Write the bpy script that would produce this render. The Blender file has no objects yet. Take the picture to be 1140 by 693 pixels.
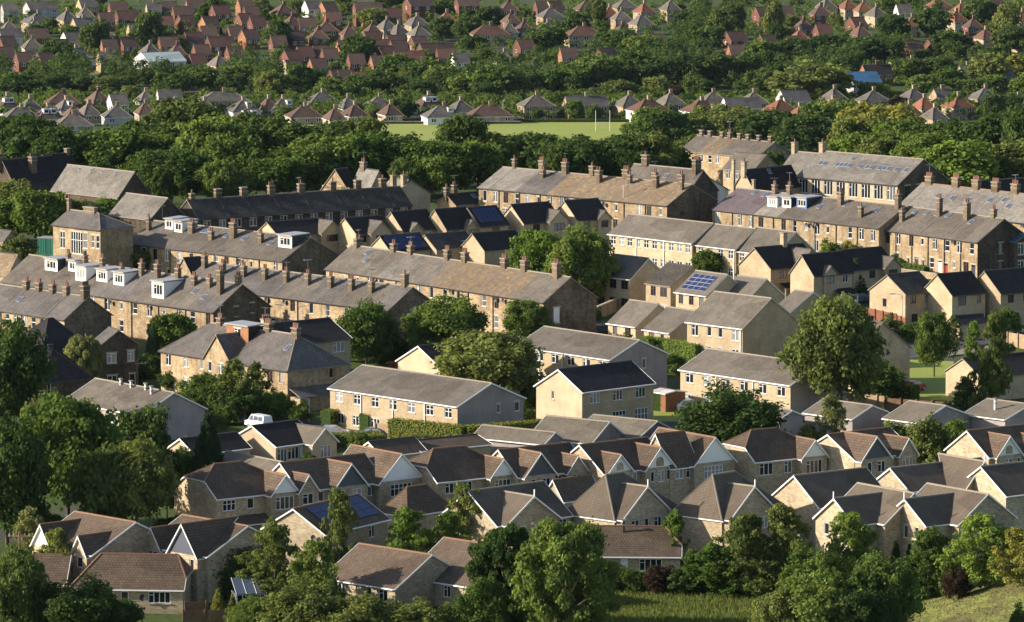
import bpy, bmesh, math, random
from mathutils import Vector
R_ = math.radians
sc = bpy.context.scene
COL = sc.collection
rnd = random.Random(7)
# ------------------------------------------------------------------ camera
F, CX, CY, DEP0, CAMZ = 6500.0, 570.0, 346.5, R_(6.87), 102.0
cd, sd = math.cos(DEP0), math.sin(DEP0)
cam = bpy.data.cameras.new('camera')
cam.sensor_width = 36.0
cam.lens = 36.0 * F / 1140.0
cam.clip_start, cam.clip_end = 5.0, 9000.0
camo = bpy.data.objects.new('camera', cam)
COL.objects.link(camo)
camo.location = (0, 0, CAMZ)
camo.rotation_euler = (math.pi / 2 - DEP0, 0, 0)
sc.camera = camo

# ------------------------------------------------------------------ terrain
TZ = [(300, -3), (560, -1.5), (640, 0), (860, 0.0), (925, 2.2), (1010, 0.5), (1085, -3), (1180, -11), (1320, -25),
      (1600, -50), (1800, -61), (1900, -64.5), (2050, -63), (2250, -60), (2450, -57), (2900, -15), (3600, 70), (5200, 210)]
def smooth(a, b, t):
    t = min(1, max(0, (t - a) / (b - a)))
    return t * t * (3 - 2 * t)
MOUND = (58.0, 588.0)
def terrain(x, y):
    z = TZ[-1][1]
    if y <= TZ[0][0]:
        z = TZ[0][1]
    else:
        for (y0, z0), (y1, z1) in zip(TZ, TZ[1:]):
            if y0 <= y < y1:
                z = z0 + (z1 - z0) * (y - y0) / (y1 - y0)
                break
    if y < 660:
        dx, dy = (x - MOUND[0]) / 15.0, (y - MOUND[1]) / 15.0
        r2 = dx * dx + dy * dy
        if r2 < 9:
            z += 5.4 * math.exp(-r2 * 1.15)
    return z

def ray(px, py):
    a, b = (px - CX) / F, -(py - CY) / F
    return Vector((a, cd + b * sd, -sd + b * cd))
def P(px, py, h=0.0):
    """the point on the terrain (raised by h) that stands at this place of the photograph"""
    d = ray(px, py)
    f = lambda t: CAMZ + d.z * t - terrain(d.x * t, d.y * t) - h
    t = 400.0
    while f(t) > 0 and t < 5000:
        t += 12.0
    lo, hi = t - 12.0, t
    for _ in range(30):
        m = (lo + hi) / 2
        if f(m) > 0: lo = m
        else: hi = m
    t = (lo + hi) / 2
    return Vector((d.x * t, d.y * t, CAMZ + d.z * t))
def fwd(p): return p.y * cd - (p.z - CAMZ) * sd
def upv(p): return p.y * sd + (p.z - CAMZ) * cd
def proj(p):
    w = fwd(p)
    return (CX + F * p.x / w, CY - F * upv(p) / w)
def scale_at(p): return F / fwd(p)

# ------------------------------------------------------------------ materials
MATS = {}
class NT:
    def __init__(s, name):
        m = bpy.data.materials.new(name); m.use_nodes = True
        s.m, s.t = m, m.node_tree
        s.t.nodes.clear()
        s.out = s.n('ShaderNodeOutputMaterial')
        MATS[name] = m
    def n(s, typ, **kw):
        x = s.t.nodes.new(typ)
        for k, v in kw.items():
            if k.startswith('i_'):
                x.inputs[k[2:].replace('_', ' ')].default_value = v
            else:
                setattr(x, k, v)
        return x
    def l(s, a, b): s.t.links.new(a, b)
    def mix(s, fac, a, b, typ='MIX'):
        x = s.n('ShaderNodeMix', data_type='RGBA', blend_type=typ)
        for sock, v in ((x.inputs[0], fac), (x.inputs[6], a), (x.inputs[7], b)):
            if hasattr(v, 'is_linked'): s.l(v, sock)
            elif isinstance(v, (tuple, list)): sock.default_value = tuple(v) + ((1,) if len(v) == 3 else ())
            else: sock.default_value = v
        return x.outputs[2]
    def ramp(s, v, p0, p1, c0=(0, 0, 0), c1=(1, 1, 1)):
        x = s.n('ShaderNodeValToRGB')
        e = x.color_ramp.elements
        e[0].position, e[1].position = p0, p1
        e[0].color, e[1].color = tuple(c0) + (1,), tuple(c1) + (1,)
        s.l(v, x.inputs[0])
        return x.outputs[0]
    def noise(s, vec, scale, detail=3, rough=0.55):
        x = s.n('ShaderNodeTexNoise')
        x.inputs['Scale'].default_value = scale
        x.inputs['Detail'].default_value = detail
        x.inputs['Roughness'].default_value = rough
        if vec is not None: s.l(vec, x.inputs['Vector'])
        return x.outputs[0]
    def mapping(s, vec, sc_):
        x = s.n('ShaderNodeMapping')
        x.inputs['Scale'].default_value = sc_
        s.l(vec, x.inputs['Vector'])
        return x.outputs[0]
    def bsdf(s, col, rough=0.8, spec=0.3, bump=None, bstr=0.4, bdist=0.03):
        b = s.n('ShaderNodeBsdfPrincipled')
        if hasattr(col, 'is_linked'): s.l(col, b.inputs['Base Color'])
        else: b.inputs['Base Color'].default_value = tuple(col) + (1,)
        if hasattr(rough, 'is_linked'): s.l(rough, b.inputs['Roughness'])
        else: b.inputs['Roughness'].default_value = rough
        b.inputs['Specular IOR Level'].default_value = spec
        if bump is not None:
            k = s.n('ShaderNodeBump')
            k.inputs['Strength'].default_value = bstr
            k.inputs['Distance'].default_value = bdist
            s.l(bump, k.inputs['Height'])
            s.l(k.outputs[0], b.inputs['Normal'])
        s.l(b.outputs[0], s.out.inputs[0])
        return b
    def pos(s): return s.n('ShaderNodeNewGeometry').outputs['Position']
    def uv(s): return s.n('ShaderNodeTexCoord').outputs['UV']
    def rand(s): return s.n('ShaderNodeObjectInfo').outputs['Random']

def sca(c, k): return tuple(min(1, v * k) for v in c)
def mat_masonry(name, c, bw=0.46, bh=0.2, var=0.35, soot=0.5, mortar=0.75, hue=(1.1, 0.95, 0.8)):
    t = NT(name); uv = t.uv(); pos = t.pos()
    b = t.n('ShaderNodeTexBrick')
    t.l(uv, b.inputs['Vector'])
    b.inputs['Color1'].default_value = sca(c, 1 + var) + (1,)
    b.inputs['Color2'].default_value = tuple(x * h * (1 - var) for x, h in zip(c, hue)) + (1,)
    b.inputs['Mortar'].default_value = sca(c, mortar) + (1,)
    b.inputs['Scale'].default_value = 1.0
    b.inputs['Brick Width'].default_value = bw
    b.inputs['Row Height'].default_value = bh
    b.inputs['Mortar Size'].default_value = 0.012
    b.inputs['Bias'].default_value = -0.1
    n1 = t.noise(pos, 0.35, 5, 0.62)
    streak = t.noise(t.mapping(uv, (1.6, 0.22, 1)), 1.0, 4, 0.6)
    f = t.ramp(n1, 0.38, 0.72)
    col = t.mix(f, b.outputs['Color'], t.mix(1.0, b.outputs['Color'], (0.5 + .24 * (soot < .5), 0.46 + .25 * (soot < .5), 0.42 + .26 * (soot < .5)), 'MULTIPLY'))
    f2 = t.ramp(streak, 0.5, 0.75)
    mm = t.n('ShaderNodeMath', operation='MULTIPLY'); t.l(f2, mm.inputs[0]); mm.inputs[1].default_value = soot
    col = t.mix(mm.outputs[0], col, t.mix(1.0, col, (0.36, 0.34, 0.33), 'MULTIPLY'))
    g = t.n('ShaderNodeHueSaturation')
    mr = t.n('ShaderNodeMapRange'); t.l(t.rand(), mr.inputs[0]); mr.inputs[3].default_value = 0.85; mr.inputs[4].default_value = 1.12
    t.l(mr.outputs[0], g.inputs['Value']); t.l(col, g.inputs['Color'])
    t.bsdf(g.outputs[0], 0.9, 0.2, b.outputs['Fac'], 0.35, -0.02)
def mat_roof(name, c, course=0.3, tw=0.3, var=0.18, moss=None, patch=0.4, lines=0.55, rough=0.75, spec=0.3):
    t = NT(name); uv = t.uv(); pos = t.pos()
    b = t.n('ShaderNodeTexBrick')
    t.l(uv, b.inputs['Vector'])
    b.inputs['Color1'].default_value = sca(c, 1 + var) + (1,)
    b.inputs['Color2'].default_value = sca(c, 1 - var) + (1,)
    b.inputs['Mortar'].default_value = sca(c, lines) + (1,)
    b.inputs['Scale'].default_value = 1.0
    b.inputs['Brick Width'].default_value = tw
    b.inputs['Row Height'].default_value = course
    b.inputs['Mortar Size'].default_value = 0.02
    n1 = t.noise(pos, 0.5, 5, 0.6)
    col = t.mix(t.ramp(n1, 0.35, 0.7), b.outputs['Color'], t.mix(1.0, b.outputs['Color'], (1 - patch, 1 - patch * .97, 1 - patch * .97), 'MULTIPLY'))
    st = t.noise(t.mapping(uv, (2.2, 0.12, 1)), 1.0, 4, 0.65)
    col = t.mix(t.ramp(st, 0.52, 0.8), col, t.mix(1.0, col, (1.35, 1.32, 1.25), 'MULTIPLY'))
    vo = t.n('ShaderNodeTexVoronoi'); t.l(t.mapping(uv, (.16, .3, 1)), vo.inputs['Vector']); vo.inputs['Scale'].default_value = 1.0
    hv = t.n('ShaderNodeSeparateColor'); t.l(vo.outputs['Color'], hv.inputs[0])
    col = t.mix(t.ramp(hv.outputs[0], 0.55, 0.95), col, t.mix(1.0, col, (0.78, 0.76, 0.75), 'MULTIPLY'))
    nl = t.noise(pos, 3.2, 6, 0.75)
    col = t.mix(t.ramp(nl, 0.6, 0.72), col, t.mix(0.5, col, (0.24, 0.225, 0.18)))
    if moss:
        n2 = t.noise(pos, 1.3, 6, 0.7)
        col = t.mix(t.ramp(n2, 0.44, 0.6), col, moss)
    g = t.n('ShaderNodeHueSaturation')
    mr = t.n('ShaderNodeMapRange'); t.l(t.rand(), mr.inputs[0]); mr.inputs[3].default_value = 0.85; mr.inputs[4].default_value = 1.15
    t.l(mr.outputs[0], g.inputs['Value']); t.l(col, g.inputs['Color'])
    t.bsdf(g.outputs[0], rough, spec, b.outputs['Fac'], 0.5, -0.03)
def mat_plain(name, c, rough=0.6, spec=0.35, nz=0.12, metal=0.0):
    t = NT(name)
    n1 = t.noise(t.pos(), 1.7, 4, 0.6)
    col = t.mix(t.ramp(n1, 0.35, 0.7), c, sca(c, 1 - nz))
    b = t.bsdf(col, rough, spec)
    b.inputs['Metallic'].default_value = metal
def mat_leaf(name, c, trans=0.3, var=0.3):
    t = NT(name)
    oi = t.n('ShaderNodeObjectInfo')
    tc = t.n('ShaderNodeTexCoord').outputs['Object']
    n1 = t.noise(tc, 5.0, 2, 0.6)
    col = t.mix(t.ramp(n1, 0.38, 0.66), sca(c, 1 - var), tuple(x * k for x, k in zip(c, (1.35 , 1.25, 1.0))))
    g = t.n('ShaderNodeHueSaturation')
    mr = t.n('ShaderNodeMapRange'); t.l(oi.outputs['Random'], mr.inputs[0]); mr.inputs[3].default_value = 0.75; mr.inputs[4].default_value = 1.25
    mh = t.n('ShaderNodeMapRange'); t.l(oi.outputs['Random'], mh.inputs[0]); mh.inputs[3].default_value = 0.515; mh.inputs[4].default_value = 0.485
    t.l(mr.outputs[0], g.inputs['Value']); t.l(mh.outputs[0], g.inputs['Hue']); t.l(col, g.inputs['Color'])
    d = t.n('ShaderNodeBsdfDiffuse'); t.l(g.outputs[0], d.inputs['Color'])
    tr = t.n('ShaderNodeBsdfTranslucent'); t.l(t.mix(1.0, g.outputs[0], (1.2, 1.15, .55), 'MULTIPLY'), tr.inputs['Color'])
    mx = t.n('ShaderNodeMixShader'); mx.inputs[0].default_value = trans
    t.l(d.outputs[0], mx.inputs[1]); t.l(tr.outputs[0], mx.inputs[2]); t.l(mx.outputs[0], t.out.inputs[0])

mat_masonry('stone_new', (0.45, 0.37, 0.25), 0.5, 0.15, 0.10, 0.2, 0.88)
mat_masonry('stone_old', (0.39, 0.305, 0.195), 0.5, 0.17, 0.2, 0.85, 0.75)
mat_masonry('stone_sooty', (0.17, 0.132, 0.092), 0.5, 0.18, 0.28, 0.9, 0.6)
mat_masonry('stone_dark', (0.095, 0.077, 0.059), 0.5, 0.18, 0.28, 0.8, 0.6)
mat_masonry('stone_estate', (0.40, 0.338, 0.238), 0.42, 0.16, 0.26, 0.12, 0.9)
mat_masonry('brick_red', (0.155, 0.068, 0.047), 0.24, 0.09, 0.2, 0.2, 0.9, (1, 0.9, 0.9))
mat_masonry('brick_orange', (0.28, 0.135, 0.07), 0.24, 0.09, 0.2, 0.2, 0.9, (1, 0.9, 0.9))
for nm, c in (('render_pink', (0.33, 0.285, 0.265)), ('render_cream', (0.52, 0.42, 0.28)), ('render_tan', (0.36, 0.29, 0.20)), ('render_white', (0.72, 0.71, 0.68)),
              ('render_grey', (0.36, 0.35, 0.34))):
    mat_masonry(nm, c, 2.5, 1.25, 0.05, 0.25, 0.92, (1, 1, 1))
mat_roof('slate_grey', (0.135, 0.118, 0.108), 0.24, 0.36)
mat_roof('slate_brown', (0.15, 0.125, 0.10), 0.24, 0.36)
mat_roof('slate_purple', (0.14, 0.108, 0.115), 0.24, 0.36, patch=0.15)
mat_roof('slate_pale', (0.225, 0.2, 0.17), 0.26, 0.4)
mat_roof('slate_dark', (0.036, 0.032, 0.033), 0.24, 0.36, patch=0.2, rough=.95, spec=.12)
mat_roof('slate_dirty', (0.085, 0.074, 0.064), 0.24, 0.36, 0.25, rough=.95, spec=.15)
mat_roof('tile_brown', (0.128, 0.092, 0.066), 0.34, 0.36, 0.14, patch=0.25, lines=0.32, rough=.9, spec=.15)
mat_roof('tile_plain', (0.142, 0.112, 0.084), 0.17, 0.2, 0.1, patch=0.2, rough=.9, spec=.15)
mat_roof('tile_concrete', (0.148, 0.125, 0.10), 0.36, 0.34, 0.12, patch=0.35, lines=0.6)
mat_roof('tile_bungalow', (0.16, 0.134, 0.10), 0.36, 0.34, 0.12, patch=0.25, lines=0.6)
mat_roof('stone_flag', (0.25, 0.172, 0.092), 0.42, 0.55, 0.3, moss=(0.15, 0.115, 0.085), patch=0.35)
mat_roof('tile_red', (0.135, 0.062, 0.043), 0.3, 0.3, 0.15, patch=0.3)
mat_roof('tile_orange', (0.24, 0.092, 0.048), 0.3, 0.3, 0.15, patch=0.3)
mat_roof('tile_rust', (0.11, 0.064, 0.048), 0.3, 0.3, 0.15, patch=0.3)
mat_roof('sheet_blue', (0.03, 0.10, 0.20), 5, 1.0, 0.05, patch=0.1)
mat_roof('sheet_green', (0.36, 0.42, 0.40), 5, 1.0, 0.05, patch=0.1)
mat_roof('felt_pale', (0.50, 0.47, 0.43), 5, 2.0, 0.05, patch=0.2)
mat_plain('ridge_clay', (0.22, 0.12, 0.07), 0.8)
mat_plain('ridge_stone', (0.26, 0.22, 0.17), 0.85)
mat_plain('ridge_dark', (0.07, 0.06, 0.06), 0.85)
mat_plain('flashing_lead', (0.19, 0.18, 0.17), 0.8)
mat_plain('lead', (0.30, 0.30, 0.32), 0.6)
mat_plain('white_paint', (0.80, 0.79, 0.76), 0.45, 0.4, 0.06)
mat_plain('brown_paint', (0.12, 0.06, 0.035), 0.5)
mat_plain('dark_paint', (0.035, 0.035, 0.04), 0.5)
mat_plain('red_paint', (0.30, 0.04, 0.03), 0.5)
mat_plain('blue_paint', (0.07, 0.16, 0.42), 0.5)
mat_plain('green_paint', (0.03, 0.17, 0.12), 0.5)
mat_plain('grey_metal', (0.42, 0.43, 0.44), 0.5, 0.5, 0.1)
mat_plain('aerial_metal', (0.16, 0.16, 0.17), 0.6)
mat_plain('galvanised', (0.52, 0.52, 0.50), 0.5, 0.5, 0.1)
mat_plain('sill_stone', (0.42, 0.35, 0.25), 0.85)
mat_plain('pot_clay', (0.20, 0.10, 0.065), 0.8)
mat_plain('pot_buff', (0.28, 0.22, 0.15), 0.8)
mat_plain('wood_fence', (0.22, 0.135, 0.08), 0.85, 0.2, 0.35)
mat_plain('wood_pale', (0.40, 0.28, 0.17), 0.85, 0.2, 0.3)
mat_plain('wood_red', (0.24, 0.095, 0.055), 0.85, 0.2, 0.3)
mat_plain('bark', (0.10, 0.08, 0.06), 0.95, 0.1, 0.4)
mat_plain('bark_pale', (0.30, 0.27, 0.23), 0.95, 0.1, 0.4)
mat_plain('tyre', (0.02, 0.02, 0.02), 0.8)
mat_plain('car_silver', (0.45, 0.47, 0.50), 0.3, 0.6, 0.02, 0.5)
mat_plain('car_blue', (0.03, 0.05, 0.10), 0.25, 0.6, 0.02)
mat_plain('car_white', (0.75, 0.75, 0.76), 0.3, 0.6, 0.02)
mat_plain('car_red', (0.42, 0.03, 0.03), 0.3, 0.6, 0.02)
def mk_glass():
    t = NT('glass'); r = t.rand()
    col = t.mix(t.ramp(r, 0.6, 0.95), (0.016, 0.019, 0.024), (0.30, 0.30, 0.30))
    t.bsdf(col, 0.08, 0.5)
    t = NT('glass_blue'); t.bsdf((0.06, 0.08, 0.12), 0.35, 0.3)
    t = NT('bay_lead'); t.bsdf((0.06, 0.072, 0.095), 0.5, 0.4)
    t = NT('solar')
    uv = t.uv(); b = t.n('ShaderNodeTexBrick', offset=0.0); t.l(uv, b.inputs['Vector'])
    b.inputs['Color1'].default_value = (0.012, 0.018, 0.075, 1); b.inputs['Color2'].default_value = (0.014, 0.022, 0.085, 1)
    b.inputs['Mortar'].default_value = (0.05, 0.06, 0.13, 1)
    b.inputs['Scale'].default_value = 1; b.inputs['Brick Width'].default_value = 0.16; b.inputs['Row Height'].default_value = 0.16
    b.inputs['Mortar Size'].default_value = 0.008
    t.bsdf(b.outputs[0], 0.3, 0.35)
mk_glass()
for nm, c, tr in (('leaf_green', (0.108, 0.166, 0.046), .36), ('leaf_dark', (0.068, 0.112, 0.038), .36), ('leaf_olive', (0.135, 0.172, 0.058), .36),
                  ('leaf_bright', (0.138, 0.215, 0.052), .36), ('leaf_yellow', (0.21, 0.225, 0.06), .36), ('leaf_purple', (0.05, 0.035, 0.03), .36),
                  ('leaf_pale', (0.19, 0.215, 0.095), .36), ('leaf_fir', (0.055, 0.098, 0.046), .36)):
    mat_leaf(nm, c, tr)

def mk_ground():
    t = NT('ground_mix'); p = t.pos()
    n1 = t.noise(p, 0.09, 4, 0.6); n2 = t.noise(p, 1.4, 5, 0.7)
    g = t.mix(t.ramp(n2, 0.35, 0.7), (0.035, 0.06, 0.014), (0.085, 0.11, 0.028))
    a = t.mix(t.ramp(n2, 0.35, 0.7), (0.055, 0.05, 0.046), (0.10, 0.088, 0.075))
    t.bsdf(t.mix(t.ramp(n1, 0.53, 0.60), g, a), 0.95, 0.1)
    t = NT('turf'); p = t.pos()
    n1 = t.noise(p, 0.05, 4, 0.6); n2 = t.noise(p, 0.7, 5, 0.7)
    c = t.mix(t.ramp(n2, 0.3, 0.7), (0.20, 0.25, 0.045), (0.25, 0.29, 0.06))
    t.bsdf(t.mix(t.ramp(n1, 0.35, 0.65), c, (0.27, 0.29, 0.08)), 0.95, 0.1)
    t = NT('rough_grass'); p = t.pos()
    n1 = t.noise(p, 0.22, 4, 0.6); n2 = t.noise(p, 2.6, 5, 0.7)
    c = t.mix(t.ramp(n2, 0.3, 0.7), (0.10, 0.14, 0.035), (0.16, 0.19, 0.06))
    t.bsdf(t.mix(t.ramp(n1, 0.35, 0.6), c, (0.16, 0.15, 0.045)), 0.95, 0.1, n2, 0.8, 0.15)
    t = NT('mound_grass'); p = t.pos()
    n1 = t.noise(p, 0.5, 5, 0.65); n2 = t.noise(p, 3.5, 5, 0.7)
    c = t.mix(t.ramp(n2, 0.3, 0.7), (0.16, 0.175, 0.045), (0.25, 0.25, 0.08))
    t.bsdf(t.mix(t.ramp(n1, 0.42, 0.62), c, (0.12, 0.105, 0.05)), 0.95, 0.1, n2, 0.5, 0.1)
    t = NT('asphalt'); p = t.pos()
    t.bsdf(t.mix(t.ramp(t.noise(p, 0.6, 5, .7), 0.3, 0.7), (0.05, 0.05, 0.052), (0.085, 0.082, 0.08)), 0.9, 0.2)
    t = NT('paving'); p = t.pos()
    t.bsdf(t.mix(t.ramp(t.noise(p, 0.9, 5, .7), 0.3, 0.7), (0.20, 0.17, 0.14), (0.28, 0.24, 0.20)), 0.9, 0.2)
mk_ground()

# ------------------------------------------------------------------ mesh helpers
class MB:
    def __init__(s): s.v, s.f, s.m, s.u = [], [], [], []
    def face(s, pts, mat=0, uvs=None):
        i = len(s.v); s.v.extend([tuple(p) for p in pts])
        s.f.append(tuple(range(i, i + len(pts)))); s.m.append(mat)
        if uvs is None:
            a, b, c = Vector(pts[0]), Vector(pts[1]), Vector(pts[2])
            n = (b - a).cross(c - a)
            if n.length < 1e-9: n = Vector((0, 0, 1))
            n.normalize()
            if abs(n.z) > 0.95: e = Vector((1, 0, 0))
            else: e = Vector((-n.y, n.x, 0)).normalized()
            g = n.cross(e)
            uvs = [(Vector(p).dot(e), Vector(p).dot(g)) for p in pts]
        s.u.append(uvs)
    def box(s, x0, x1, y0, y1, z0, z1, mat=0, T=None):
        c = [(x0, y0, z0), (x1, y0, z0), (x1, y1, z0), (x0, y1, z0), (x0, y0, z1), (x1, y0, z1), (x1, y1, z1), (x0, y1, z1)]
        if T: c = [T(*p) for p in c]
        for q in ((0, 3, 2, 1), (4, 5, 6, 7), (0, 1, 5, 4), (1, 2, 6, 5), (2, 3, 7, 6), (3, 0, 4, 7)):
            s.face([c[k] for k in q], mat)
    def prism(s, poly, vec, mat=0, side=None, cap=None):
        """poly (3-D points) extruded by vec"""
        side = mat if side is None else side
        lo = [Vector(p) + Vector(vec) for p in poly]
        s.face(poly, mat)
        s.face(lo[::-1], side if cap is None else cap)
        n = len(poly)
        for k in range(n):
            s.face([poly[k], lo[k], lo[(k + 1) % n], poly[(k + 1) % n]], side)
    def bar(s, a, b, r, mat=0, up=(0, 0, 1)):
        a, b = Vector(a), Vector(b); d = (b - a)
        if d.length < 1e-6: return
        d.normalize(); e = d.cross(Vector(up))
        if e.length < 1e-4: e = d.cross(Vector((1, 0, 0)))
        e.normalize(); g = e.cross(d)
        c = [a + e * r * i + g * r * j for i, j in ((-1, -1), (1, -1), (1, 1), (-1, 1))]
        c += [b + e * r * i + g * r * j for i, j in ((-1, -1), (1, -1), (1, 1), (-1, 1))]
        for q in ((0, 3, 2, 1), (4, 5, 6, 7), (0, 1, 5, 4), (1, 2, 6, 5), (2, 3, 7, 6), (3, 0, 4, 7)):
            s.face([c[k] for k in q], mat)
    def tube(s, a, b, r0, r1, n=8, mat=0, caps=True):
        a, b = Vector(a), Vector(b); d = (b - a).normalized()
        e = d.cross(Vector((0, 0, 1)))
        if e.length < 1e-3: e = Vector((1, 0, 0))
        e.normalize(); g = d.cross(e)
        ra = [a + (e * math.cos(2 * math.pi * k / n) + g * math.sin(2 * math.pi * k / n)) * r0 for k in range(n)]
        rb = [b + (e * math.cos(2 * math.pi * k / n) + g * math.sin(2 * math.pi * k / n)) * r1 for k in range(n)]
        for k in range(n):
            s.face([ra[k], ra[(k + 1) % n], rb[(k + 1) % n], rb[k]], mat)
        if caps:
            s.face(ra[::-1], mat); s.face(rb, mat)
    def mesh(s, name, mats):
        me = bpy.data.meshes.new(name)
        me.from_pydata(s.v, [], s.f)
        for m in mats: me.materials.append(MATS[m])
        me.polygons.foreach_set('material_index', s.m)
        uvl = me.uv_layers.new(name='UVMap')
        flat = [c for uvs in s.u for uv in uvs for c in uv]
        uvl.data.foreach_set('uv', flat)
        me.update()
        return me
def add(name, mesh, parent=None, loc=(0, 0, 0), rz=0.0):
    o = bpy.data.objects.new(name, mesh); COL.objects.link(o)
    o.parent = parent; o.location = loc; o.rotation_euler = (0, 0, rz)
    return o
def build(mb, name, mats, parent=None): return add(name, mb.mesh(name, mats), parent)
ITEMS = []    # (object, photo x, photo y, phrase, list) whose labels are written at the end
def thing(name, label, cat, loc, rz=0.0, group=None):
    o = bpy.data.objects.new(name, None); COL.objects.link(o)
    o.empty_display_size = 0.5
    o.location = loc; o.rotation_euler = (0, 0, rz)
    o['category'] = cat
    if label: o['label'] = label
    if group: o['group'] = group
    return o
def structure(mb, name, mats):
    o = build(mb, name, mats); o['kind'] = 'structure'; return o

# ------------------------------------------------------------------ building parts, cached
CACHE = {}
def win_mesh(w, h, style):
    """window in the plane y = 0 seen from -y; origin at the middle of its sill line, set back in its opening"""
    k = ('win', round(w, 2), round(h, 2), style)
    if k in CACHE: return CACHE[k]
    fr = MB(); pn = MB()
    y0, y1 = 0.05, 0.11
    t = 0.075
    base = style.split('_')[0]
    mats = {'white': 'white_paint', 'sash': 'white_paint', 'brown': 'brown_paint', 'dark': 'dark_paint', 'door': 'white_paint',
            'reddoor': 'red_paint', 'darkdoor': 'dark_paint', 'blank': 'white_paint', 'far': 'white_paint'}[base]
    x0, x1 = -w / 2, w / 2
    fr.box(x0, x0 + t, y0, y1, 0, h); fr.box(x1 - t, x1, y0, y1, 0, h)
    fr.box(x0 + t, x1 - t, y0, y1, 0, t); fr.box(x0 + t, x1 - t, y0, y1, h - t, h)
    z_ = t; zt = h - t
    if base in ('door', 'reddoor', 'darkdoor'):
        fr.box(x0 + t, x1 - t, y0 + 0.02, y1, t, h * 0.8)
        fr.box(x0 + t, x1 - t, y0, y1, h * 0.8, h * 0.8 + 0.06)
        for sx in (x0 + t + .08, 0.03):
            fr.box(sx, sx + (w / 2 - t - .11), y0 + .005, y0 + .03, h * 0.12, h * .38); fr.box(sx, sx + (w / 2 - t - .11), y0 + .005, y0 + .03, h * 0.45, h * .74)
    elif base == 'sash':
        fr.box(x0 + t, x1 - t, y0, y1, h * .5 - .035, h * .5 + .035)
    elif base == 'blank':
        fr.box(x0 + t, x1 - t, y0 + .03, y1, t, h - t)
    else:
        n = max(1, round(w / 0.62))
        for i in range(1, n):
            xx = x0 + w * i / n
            fr.box(xx - .04, xx + .04, y0, y1, t, h - t)
        if 'g' in style.split('_')[1:]:
            fr.box(x0 + t, x1 - t, y0 + .002, y1, h * .62 - .03, h * .62 + .03)
        elif h > 1.0 and n > 1:
            fr.box(x0 + t, x0 + w / n - .04, y0 + .002, y1, h * .7 - .03, h * .7 + .03)
    # stone sill and head
    if base != 'far':
        fr.box(x0 - .1, x1 + .1, -.07, .12, -.13, 0, 1)
        fr.box(x0 - .14, x1 + .14, -.025, .02, h + .002, h + .2, 1)
    else:
        fr.box(x0 - .08, x1 + .08, -.06, .12, -.1, 0)
    if base not in ('blank',):
        pn.face([(x0 + .02, .09, .02), (x1 - .02, .09, .02), (x1 - .02, .09, h - .02), (x0 + .02, .09, h - .02)])
    r = (fr.mesh('window', [mats, 'sill_stone']), pn.mesh('pane', ['glass']) if pn.v else None)
    CACHE[k] = r
    return r
def pot_mesh(kind):
    k = ('pot', kind)
    if k not in CACHE:
        m = MB()
        m.tube((0, 0, 0), (0, 0, .55), .16, .12, 8); m.tube((0, 0, .5), (0, 0, .6), .155, .155, 8)
        CACHE[k] = m.mesh('chimney_pot', [kind])
    return CACHE[k]
def box_mesh(name, dims, mat):
    k = (name, dims, mat)
    if k not in CACHE:
        m = MB(); m.box(*dims); CACHE[k] = m.mesh(name, [mat])
    return CACHE[k]
# ------------------------------------------------------------------ the building kit
def solve2(a, b, c, d, e, f):
    det = a * d - b * c
    return ((e * d - b * f) / det, (a * f - e * c) / det)
REPORT = []
DIM = {}
HOUSES = []
def panel(mb, fr, length, z0, z1, holes, mat=0, depth=0.13):
    """a wall in the frame fr(s, d, z) with real openings; holes = (s0, s1, z0, z1)"""
    xs = sorted(set([0, length] + [h[0] for h in holes] + [h[1] for h in holes]))
    zs = sorted(set([z0, z1] + [h[2] for h in holes] + [h[3] for h in holes]))
    for i in range(len(xs) - 1):
        for j in range(len(zs) - 1):
            cx, cz = (xs[i] + xs[i + 1]) / 2, (zs[j] + zs[j + 1]) / 2
            if any(h[0] < cx < h[1] and h[2] < cz < h[3] for h in holes): continue
            q = [(xs[i], zs[j]), (xs[i + 1], zs[j]), (xs[i + 1], zs[j + 1]), (xs[i], zs[j + 1])]
            mb.face([fr(s, 0, z) for s, z in q], mat, q)
    for s0, s1, a, b in holes:
        for q in (((s0, 0, a), (s0, -depth, a), (s0, -depth, b), (s0, 0, b)), ((s1, 0, b), (s1, -depth, b), (s1, -depth, a), (s1, 0, a)),
                  ((s0, 0, b), (s0, -depth, b), (s1, -depth, b), (s1, 0, b)), ((s1, 0, a), (s1, -depth, a), (s0, -depth, a), (s0, 0, a))):
            mb.face([fr(*p) for p in q], mat)

def put_window(parent, fr, rz, s, z, w, h, style, pane=True):
    m, p = win_mesh(w, h, style)
    nm = 'door' if 'door' in style else 'window'
    o = add(nm, m, parent, fr(s, 0, z), rz)
    if p and pane: add('pane', p, o)
    return o

def windows_auto(spec, length, he):
    """spec: list of (t, storey 0=top, w, h, style[, dz]) or ('row', n, storeys, w, h, style)"""
    out = []
    for q in spec or []:
        if q[0] == 'row':
            _, n, st, w, h, style = q[:6]
            off = q[6] if len(q) > 6 else 0.0
            for r in st:
                for i in range(n):
                    out.append(((i + .5 + off) / n * length, he - 0.42 - h - 2.65 * r, w, h, style))
        else:
            t, r, w, h, style = q[:5]
            dz = q[5] if len(q) > 5 else 0
            out.append((t * length, he - 0.42 - h - 2.65 * r + dz, w, h, style))
    return out

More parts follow.
